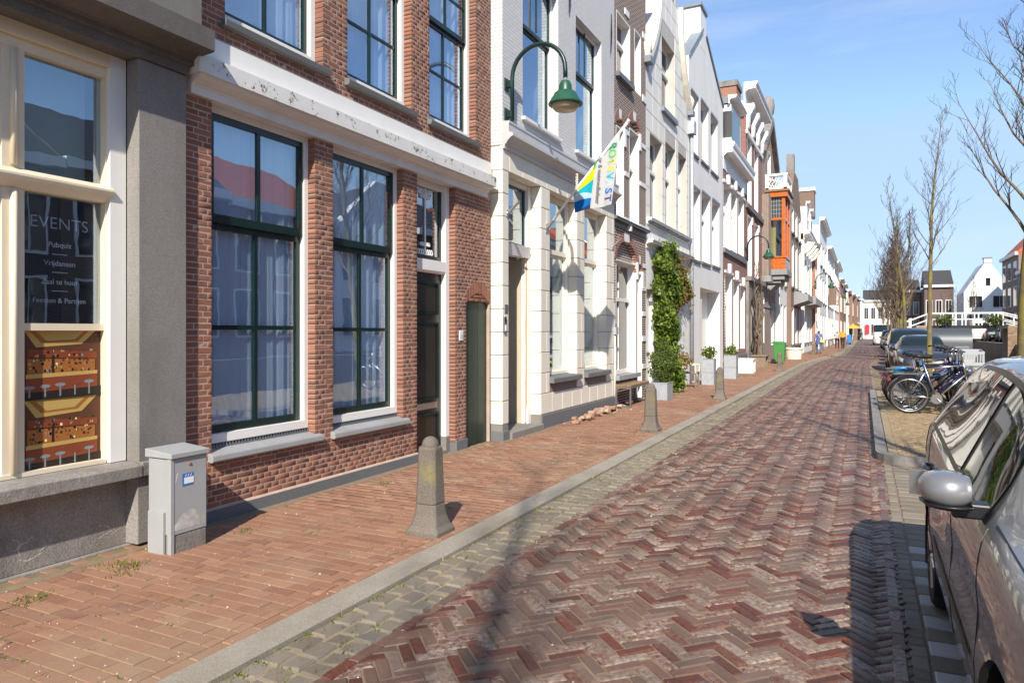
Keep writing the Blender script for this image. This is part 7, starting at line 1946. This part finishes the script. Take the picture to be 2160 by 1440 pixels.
# ============================================================ bare trees
def tree(x, y, H, r0, seed, label, h0=2.6, spread=.32, nb=26, sub=6, tw=4, moss=True, lean=(0, 0), z=0.0, group='bare trees along the canal', up=1.0, twr=1.0, multi=0):
    rg = random.Random(seed); root = empty('bare_tree', (x, y, z), label, 'tree', group)
    lead = [Vector((x, y, z - .05))]
    d = Vector((lean[0], lean[1], 1)).normalized(); n = 14
    for i in range(n):
        d = (d + Vector((rg.gauss(0, .03), rg.gauss(0, .03), .06))).normalized(); lead.append(lead[-1] + d * (H / n))
    rad = [max(.008, r0 * (1 - (i / n)) ** .8) for i in range(n + 1)]; rad[0] *= 1.25
    MB().tube(lead, rad, 10).build('trunk', MT['bark_moss' if moss else 'bark'], root, smooth=True)
    limbs = MB(); twigs = MB()
    def at(f):
        f = min(max(f, 0), .999) * n; i = int(f); return lead[i].lerp(lead[i+1], f - i), rad[i] + (rad[min(i+1, n)] - rad[i]) * (f - i)
    def branch(p, d, ln, r, lvl):
        k = 6 if lvl == 0 else (4 if lvl == 1 else 3); pts = [p]; dd = d.copy()
        for i in range(k):
            dd = (dd + Vector((rg.gauss(0, .10 + .04 * lvl), rg.gauss(0, .10 + .04 * lvl), .12 * up + rg.gauss(0, .06)))).normalized(); pts.append(pts[-1] + dd * ln / k)
        rr_ = [max(r * (1 - i / (k + .3)), .0025 * twr) for i in range(k + 1)]
        (limbs if lvl == 0 else twigs).tube(pts, rr_, 6 if lvl == 0 else 3, caps=False)
        if lvl < 2:
            for j in range(sub if lvl == 0 else tw):
                f = .2 + .8 * (j + rg.random()) / (sub if lvl == 0 else tw); f = min(f, .98) * k; i = int(f); q = pts[i].lerp(pts[i+1], f - i)
                sd = Vector((rg.gauss(0, 1), rg.gauss(0, 1), rg.uniform(0, .9))).normalized(); nd = (dd * .7 + sd * .75).normalized()
                branch(q, nd, ln * rg.uniform(.28, .5) * (1 - .4 * f / k), rr_[i] * .6, lvl + 1)
    for b in range(nb):
        f = h0 / H + (1 - h0 / H) * ((b + rg.random() * .8) / nb) ** 1.05; p, r = at(f); a = b * 2.4 + rg.uniform(-.4, .4)
        ln = (H * (1.02 - f)) * spread * rg.uniform(1.0, 1.9) + .3
        inc = rg.uniform(.5, .95); d = Vector((math.cos(a) * inc, math.sin(a) * inc, 1.0)).normalized()
        branch(p, d, ln, max(r * .36, .006), 0)
    limbs.build('limbs', MT['bark'], root, smooth=True); twigs.build('crown', MT['twig'], root)
    return root
tree(2.68, 16.1, 9.5, .125, 5, 'mossy bare tree standing next to the bicycle bay', 3.1, .20, 34, 10, 8, lean=(.0, 0))
tree(2.62, 4.3, 9.0, .12, 9, 'bare tree beside the silver parked car', 3.2, .17, 24, 8, 5)
tree(2.62, -8.6, 13.0, .17, 14, 'tall bare tree up the canal side behind the silver car', 3.0, .22, 30, 8, 6)
tree(1.75, 24.8, 8.2, .085, 21, 'slender bare tree between the bicycles and the container', 3.6, .20, 30, 7, 5)
tree(2.0, 42.8, 9.6, .11, 33, 'bare tree with mossy trunk beside the parked cars', 3.0, .26, 30, 6, 4, twr=1.6)
for i, (x, y, H, lb) in enumerate(((2.0, 48.4, 8.8, 'bare tree further along behind the parked cars'), (2.1, 54.8, 9.2, 'bushy bare tree before the white bridge'), (2.2, 61.1, 9.5, 'dense bare tree beside the white hatchback'), (2.3, 67.6, 9.5, 'dense bare tree near the end of the parked row'), (2.3, 75, 10.2, 'tall dense bare tree beyond the silver hatchback'), (2.3, 88, 11, 'upright bare tree beside the white van'), (2.3, 104, 11.5, 'upright bare tree at the far end of the canal side'))):
    tree(x, y, H, .12, 40 + i, lb, 2.0, .24 + .02 * (i % 3), 40, 8, 5, twr=2.0 + .3 * i, moss=i < 2, up=1.4)
for i, (x, y, H, lb) in enumerate(((12.0, 104, 8.0, 'bare tree on the far quay before the low brick house'), (11.8, 122, 9, 'reddish bare tree on the far quay'), (11.6, 138, 9, 'distant bare tree on the far quay'))):
    tree(x, y, H, .1, 60 + i, lb, 2.0, .26, 26, 6, 4, twr=2.6, moss=False, z=.5, group='bare trees on the far quay')
# ============================================================ bridge over the canal
BYY = 70.0
br = empty('footbridge', (7.5, BYY, 0), 'white railed footbridge over the canal with hanging flower boxes', 'bridge')
zd = Zy(686, 7.5, BYY); zr_ = Zy(660, 7.5, BYY)
bx_0, bx_1 = 5.0, 10.4
MB().box(bx_0 - .2, bx_1 + .2, BYY, BYY + 2.6, zd - .28, zd).build('deck', MT['dark_iron'], br)
for (x0, x1) in ((CAN0 - .2, bx_0 - .1), (bx_1 + .1, CAN1 + .8)):
    ab = MB().box(x0, x1, BYY + .02, BYY + 2.58, -1.0, zd - .02).build('abutment', MT['mortar'], br)
    rr = random.Random(5); z = -.7; row = 0
    while z < zd - .1:
        x = x0 + (.0 if row % 2 else -.12)
        while x < x1 - .02:
            a, b = max(x, x0), min(x + .26, x1)
            if b - a > .05: MB().box(a + .008, b - .008, BYY - .012 - rr.uniform(0, .01), BYY + .02, z + .006, z + .105).build('brick', MT['quay_brick'], ab)
            x += .26
        z += .115; row += 1
def rail(pts, name='handrail'): return MB().tube(pts, .05, 6).build(name, MT['white'], br)
for yy in (BYY + .08, BYY + 2.5):
    xl, xr2 = 3.2, 12.6
    for fz, rr_ in ((1.0, .055), (.5, .04)):
        zz = zd + (zr_ - zd) * fz
        MB().tube([(xl, yy, zz - .75), (bx_0, yy, zz), (bx_1 - .2, yy, zz), (xr2, yy, zz - .75)], rr_, 6).build('rail', MT['white'], br)
    if yy < BYY + 1: MB().tube([(bx_1, yy, zd + .12), (xr2, yy, zd - .45)], .04, 6).build('rail', MT['white'], br)
    for x in (bx_0, 6.0, 6.9, 7.6, 8.5, 9.6, bx_1 - .2, 3.6, 11.3, 12.3):
        dz = 0 if bx_0 <= x <= bx_1 else (-.28 * (bx_0 - x) if x < bx_0 else -.33 * (x - bx_1))
        MB().box(x - .045, x + .045, yy - .045, yy + .045, zd + dz - .02, zr_ + dz).build('post', MT['white'], br)
for i, x in enumerate((6.0, 9.5)):
    fbx = empty('flower_box', (x, BYY - .2, zd + .1), ['leafy hanging flower box near the left end of the bridge railing', 'leafy hanging flower box near the stone abutment end of the railing'][i], 'flower box')
    boxo('trough', MT['soil'], fbx, x - .55, x + .55, BYY - .3, BYY - .02, zd + .25, zd + .5)
    V, F = leafball('', '', (x, BYY - .2, zd + .45), .8, .4, .5, 500, None, .16, seed=i, hollow=.3); leaves_obj('foliage', V, F, MT['conifer'], fbx)
# ramp street under the white bridge ends
# ============================================================ houses across the canal
CANH = [(-14, 'fb_purple', 9.0, 'roof_red'), (-6, 'white_wall', 8.5, 'roof_dark'), (1, 'fb_red', 9.5, 'roof_red'), (9, 'fb_purple', 7.5, 'roof_dark'), (16, 'fb_brown', 7.6, 'roof_dark'), (23.5, 'fb_red', 7.4, 'roof_red'), (31, 'white_wall', 7.4, 'roof_dark'),
        (39, 'fb_purple', 8.0, 'roof_dark'), (47, 'fb_brown', 8.0, 'roof_red'), (55, 'cream_block', 9.5, 'roof_dark'), (63, 'fb_red', 9.0, 'roof_red'), (71, 'fb_brown', 9.5, 'roof_red')]
WORDS = {'fb_purple': 'dark purple brick', 'white_wall': 'white plastered', 'fb_red': 'red brick', 'fb_brown': 'brown brick', 'cream_block': 'cream', }
def canal_house(name, label, X, y0, y1, zt, mat, rm, rise=3.4, nwin=3, z0=.5, sts=((.9, 3.0), (4.0, 6.2)), gable=None, door=True, wm='white', glass='pane_dark', roofdir='ridge'):
    """front faces -x, across the water"""
    h = empty(name, (X, (y0 + y1) / 2, z0), label, 'house', 'houses across the canal')
    MB().box(X, X + 9, y0 + .01, y1 - .01, z0 - .2, zt).build('wall', MT[mat], h)
    if gable:
        MB().prism_x([(y0 + .01, zt + .002), (y1 - .01, zt + .002), ((y0+y1)/2 + .4, zt + gable), ((y0+y1)/2 - .4, zt + gable)], X, X + .4).build('gable', MT[mat], h)
        MB().prism_x([(y0 + .1, zt + .003), (y1 - .1, zt + .003), ((y0+y1)/2, zt + gable - .3)], X + .401, X + 9).build('roof', MT[rm], h)
    else:
        MB().box(X - .35, X + .1, y0 + .02, y1 - .02, zt + .002, zt + .4).build('cornice', MT['white'], h)
        MB().profile_y([(X - .1, zt + .402), (X + 4.5, zt + rise), (X + 9, zt + .1), (X + 9, zt + .002), (X - .0, zt + .003)], y0, y1).build('roof', MT[rm], h)
    for s, (a, b) in enumerate(sts):
        for i in range(nwin):
            c = y0 + (y1 - y0) * (i + .5) / nwin; hw = (y1 - y0) / nwin * .26
            f_ = MB().box(X - .05, X - .003, c - hw - .1, c + hw + .1, z0 + a - .1, z0 + b + .1).build('window', MT[wm], h)
            for (p, q_) in ((c - hw, c - .03), (c + .03, c + hw)): MB().box(X - .064, X - .052, p, q_, z0 + a, z0 + b).build('pane', MT[glass], f_)
    return h
ORD = ['first', 'second', 'third', 'fourth', 'fifth', 'sixth', 'seventh', 'eighth', 'ninth', 'tenth', 'eleventh', 'twelfth']
NB = {'roof_red': 'with red tiled roof', 'roof_dark': 'with dark tiled roof'}
for i, (y, mt, zt, rm) in enumerate(CANH):
    y2 = CANH[i+1][0] if i + 1 < len(CANH) else 78
    prev = WORDS[CANH[i-1][1]] if i else 'open quay'; nx = WORDS[CANH[i+1][1]] if i + 1 < len(CANH) else 'teal'
    canal_house('canal_house', '%s house %s across the water beside the %s' % (WORDS[mt], NB[rm], prev + ' one' if i else prev), 16.2, y, y2, zt, mt, rm, gable=3.2 if mt == 'white_wall' else None)
simple('teal_wall_paint', (.16,.33,.32), .7)
MT['teal'] = simple('teal_wall', (.16,.33,.32), .7, .06); MT['paleblue'] = simple('pale_blue_wall', (.25,.42,.6), .7, .06)
canal_house('canal_house', 'teal painted house with tall shutters on the far bank', 16.2, 78, 86, 8.0, 'teal', 'roof_dark', nwin=4)
canal_house('canal_house', 'dark brick house with balcony and white dormer on the far bank', 16.2, 86, 96, 10.0, 'fb_purple', 'roof_dark', nwin=3, sts=((.9, 3.2), (4.2, 6.2), (7.2, 8.9)))
MB().box(15.2, 16.19, 88, 94, 6.4, 6.6).build('balcony', MT['sillstone'], bpy.data.objects[-1] if False else None) if False else None
canal_house('canal_house', 'pale blue narrow house on the far bank', 16.2, 96, 101, 8.2, 'paleblue', 'roof_dark', nwin=2)
canal_house('canal_house', 'brown brick house with bright orange tiled roof on the far bank', 16.2, 101, 112, 10.6, 'fb_dark', 'roof_red', rise=5.5, nwin=3, sts=((.9, 3.2), (4.2, 6.4), (7.4, 9.4)))
front_house('gable_house', 'white step-sided gable house facing down the far quay', 13.0, 18.8, 122, 7.3, 'white_wall', None, True, 4.2, 2, ((1.0, 3.6), (4.6, 6.2)), .5, 'white', 'pane_dark')
gh = [o for o in bpy.data.objects if o.name.startswith('gable_house')][-1]
MB().box(15.45, 16.35, 121.9, 123, 11.5, 12.1).build('gable_top', MT['white_wall'], gh); MB().box(15.35, 16.45, 121.8, 123.1, 12.1, 12.25).build('gable_cap', MT['lead'], gh)
w_ = MB().box(15.6, 16.3, 121.93, 121.99, 8.1, 9.4).build('window', MT['white'], gh); MB().box(15.68, 16.22, 121.9, 121.925, 8.2, 9.3).build('pane', MT['pane_dark'], w_)
front_house('quay_house', 'low dark brick house left of the white gable house', 8.6, 12.6, 131, 8.6, 'fb_purple', 'roof_dark', False, 3, 3, ((.9, 3.0), (4.0, 6.0)), .5)
front_house('quay_house', 'pale brick flat house behind the bare trees of the far quay', 4.6, 8.5, 138, 8.2, 'fb_brown', 'roof_dark', False, 2.4, 3, ((.9, 3.0), (4.0, 6.0)), .5)
# ============================================================ people
def person(name, loc, rz, label, cols, pose, H=1.75, arms=None):
    """one continuous skinned body; pose: leg swing and arm swing"""
    k = H / 1.75; J = {}; sw, aw = pose
    J = dict(pelvis=(0,0,.95), belly=(0,0,1.1), chest=(0,0,1.32), neck=(0,.005,1.47), head=(0,.02,1.56), crown=(0,.015,1.70),
             sl=(-.19,0,1.40), el=(-.25,-.05*1 - aw*.10,1.13), wl=(-.26,.02 - aw*.22,.90), hl=(-.255,.05 - aw*.25,.81),
             sr=(.19,0,1.40), er=(.25,-.03 + aw*.12,1.13), wr=(.26,.04 + aw*.22,.90), hr=(.255,.06 + aw*.25,.81),
             pl=(-.1,0,.92), kl=(-.11,sw*.16+.04,.50), al=(-.11,sw*.30 - .03,.09), tl=(-.12,sw*.30+.13,.04),
             pr=(.1,0,.92), kr=(.11,-sw*.12+.05,.50), ar=(.11,-sw*.34,.10 + abs(sw)*.05), tr=(.12,-sw*.34+.15,.04))
    RD = dict(pelvis=.155, belly=.14, chest=.165, neck=.06, head=.092, crown=.075, sl=.075, el=.052, wl=.038, hl=.036, sr=.075, er=.052, wr=.038, hr=.036, pl=.095, kl=.066, al=.046, tl=.042, pr=.095, kr=.066, ar=.046, tr=.042)
    E = [('pelvis','belly',0),('belly','chest',0),('chest','neck',0),('neck','head',2),('head','crown',3),('chest','sl',0),('sl','el',0),('el','wl',0),('wl','hl',2),('chest','sr',0),('sr','er',0),('er','wr',0),('wr','hr',2),('pelvis','pl',1),('pl','kl',1),('kl','al',1),('al','tl',4),('pelvis','pr',1),('pr','kr',1),('kr','ar',1),('ar','tr',4)]
    if arms: J.update(arms)
    names = list(J); me = bpy.data.meshes.new('tmp')
    me.from_pydata([tuple(c * k for c in J[n_]) for n_ in names], [(names.index(a), names.index(b)) for a, b, _ in E], [])
    o = bpy.data.objects.new('tmp', me); COL.objects.link(o)
    sk = o.modifiers.new('s', 'SKIN'); sk.use_smooth_shade = True
    for i, n_ in enumerate(names):
        v = me.skin_vertices[0].data[i]; r_ = RD[n_] * k; v.radius = (r_, r_ * (.78 if n_ in ('chest', 'belly', 'pelvis') else 1)); v.use_root = (n_ == 'pelvis')
    ss = o.modifiers.new('b', 'SUBSURF'); ss.levels = 2; ss.render_levels = 2
    me2 = bpy.data.meshes.new_from_object(o.evaluated_get(bpy.context.evaluated_depsgraph_get())); bpy.data.objects.remove(o)
    me2.name = name; me2.materials.clear()
    for m_ in cols: me2.materials.append(m_)
    segs = [(Vector(J[a]) * k, Vector(J[b]) * k, m_) for a, b, m_ in E]
    for p in me2.polygons:
        c = p.center; best = (9, 0)
        for a, b, m_ in segs:
            ab = b - a; t = max(0, min(1, (c - a).dot(ab) / ab.length_squared)); d_ = (c - (a + ab * t)).length
            if d_ < best[0]: best = (d_, m_)
        mi = best[1]
        if mi in (2, 3) and c.z > 1.5 * k: mi = 3 if (c.z > 1.62 * k or c.y < .0) else 2
        p.material_index = mi; p.use_smooth = True
    root = bpy.data.objects.new(name, me2); COL.objects.link(root); root.location = loc; root.rotation_euler = (0, 0, rz)
    tag(root, label, 'person'); return root
hair = flat('brown_hair', (.05,.03,.02)); shoe = flat('dark_shoes', (.03,.03,.03)); jean = flat('blue_jeans', (.06,.13,.28)); blk = flat('black_trousers', (.012,.012,.014))
def gp(u, v): x, y = G(u, v); return (x, y, 0)
p1 = gp(1727, 746); person('person', p1, R(0), 'person in a long blue coat and jeans walking away with a cream shoulder bag', [flat('blue_coat', (.09,.13,.32)), jean, MT['skin'], hair, shoe], (.7, .5), 1.72)
MB().add([(-.2,-.10,.66),(.2,-.10,.66),(.24,.10,.66),(-.24,.10,.66),(-.17,-.1,1.1),(.17,-.1,1.1),(.17,.12,1.1),(-.17,.12,1.1)], [(0,1,5,4),(1,2,6,5),(2,3,7,6),(3,0,4,7)]).build('coat_skirt', flat('blue_coat_skirt', (.085,.125,.31)), [o for o in bpy.data.objects if o.name == 'person'][0], rel=False, smooth=True)
bgx, bgy = p1[0] + .26, p1[1] - .16
hb = empty('shoulder_bag', (bgx, bgy, .86), 'cream shoulder bag carried by the walker in blue', 'bag'); bm_ = flat('cream_leather', (.7,.5,.22))
MB().box(bgx - .17, bgx + .15, bgy - .06, bgy + .07, .80, 1.04).build('pouch', bm_, hb, bevel=.03); MB().tube([(bgx - .1, bgy - .02, 1.03), (bgx - .25, bgy - .02, 1.3), (bgx - .40, bgy + .12, 1.43)], .015, 5).build('strap', flat('bag_strap', (.75,.7,.62)), hb)
for (u, d_, cols, pose, lb, H, rz) in ((1778, 66, [flat('orange_jacket', (.85,.33,.02)), blk, MT['skin'], hair, shoe], (.75, .4), 'person in an orange jacket and black trousers walking on the pavement', 1.85, R(170)), (1766, 66.5, [flat('grey_jumper', (.4,.4,.43)), blk, MT['skin'], hair, shoe], (.5, -.5), 'person in a grey top and dark trousers beside the orange jacket', 1.72, R(185)), (1815, 128, [flat('navy_coat', (.015,.02,.05)), blk, MT['skin'], hair, shoe], (.6, .5), 'distant person in dark clothes walking in the street', 1.75, R(180))):
    a, b = dirxy(u); person('person', (a * d_, b * d_, 0 if u < 1800 else ZR), rz, lb, cols, pose, H)
# shop clutter at the far end: parasol, banner
x, y = dirxy(1817)[0] * 135, dirxy(1817)[1] * 135
pa = empty('parasol', (x - 1.5, y, 0), 'orange parasol on the terrace far down the street', 'parasol')
MB().tube([(x - 1.5, y, 0), (x - 1.5, y, 2.6)], .04, 6).build('pole', MT['white'], pa); MB().lathe([(1.6, 2.2), (.9, 2.6), (.05, 2.95)], (x - 1.5, y, 0), 10).build('canopy', flat('orange_canvas', (.8,.4,.06)), pa)
x, y = dirxy(1831)[0] * 140, dirxy(1831)[1] * 140
bn = empty('beach_flag', (x, y, 0), 'red upright shop banner far down the street', 'banner'); MB().tube([(x - .5, y, 0), (x - .5, y, 3.4)], .05, 6).build('pole', MT['steel'], bn); MB().box(x - .45, x + .25, y - .02, y + .02, 1.0, 2.9).build('cloth', flat('red_banner', (.75,.03,.06)), bn)
x, y = dirxy(1790)[0] * 88, dirxy(1790)[1] * 88
sg = empty('pavement_sign', (x, y, 0), 'blue pavement sign beyond the orange jacket', 'sign'); MB().box(x - .3, x + .3, y - .04, y + .04, .2, 1.2).build('board', flat('blue_sign', (.01,.2,.7)), sg); MB().box(x - .3, x + .3, y + .05, y + .3, 0, .19).build('foot', MT['black'], sg)
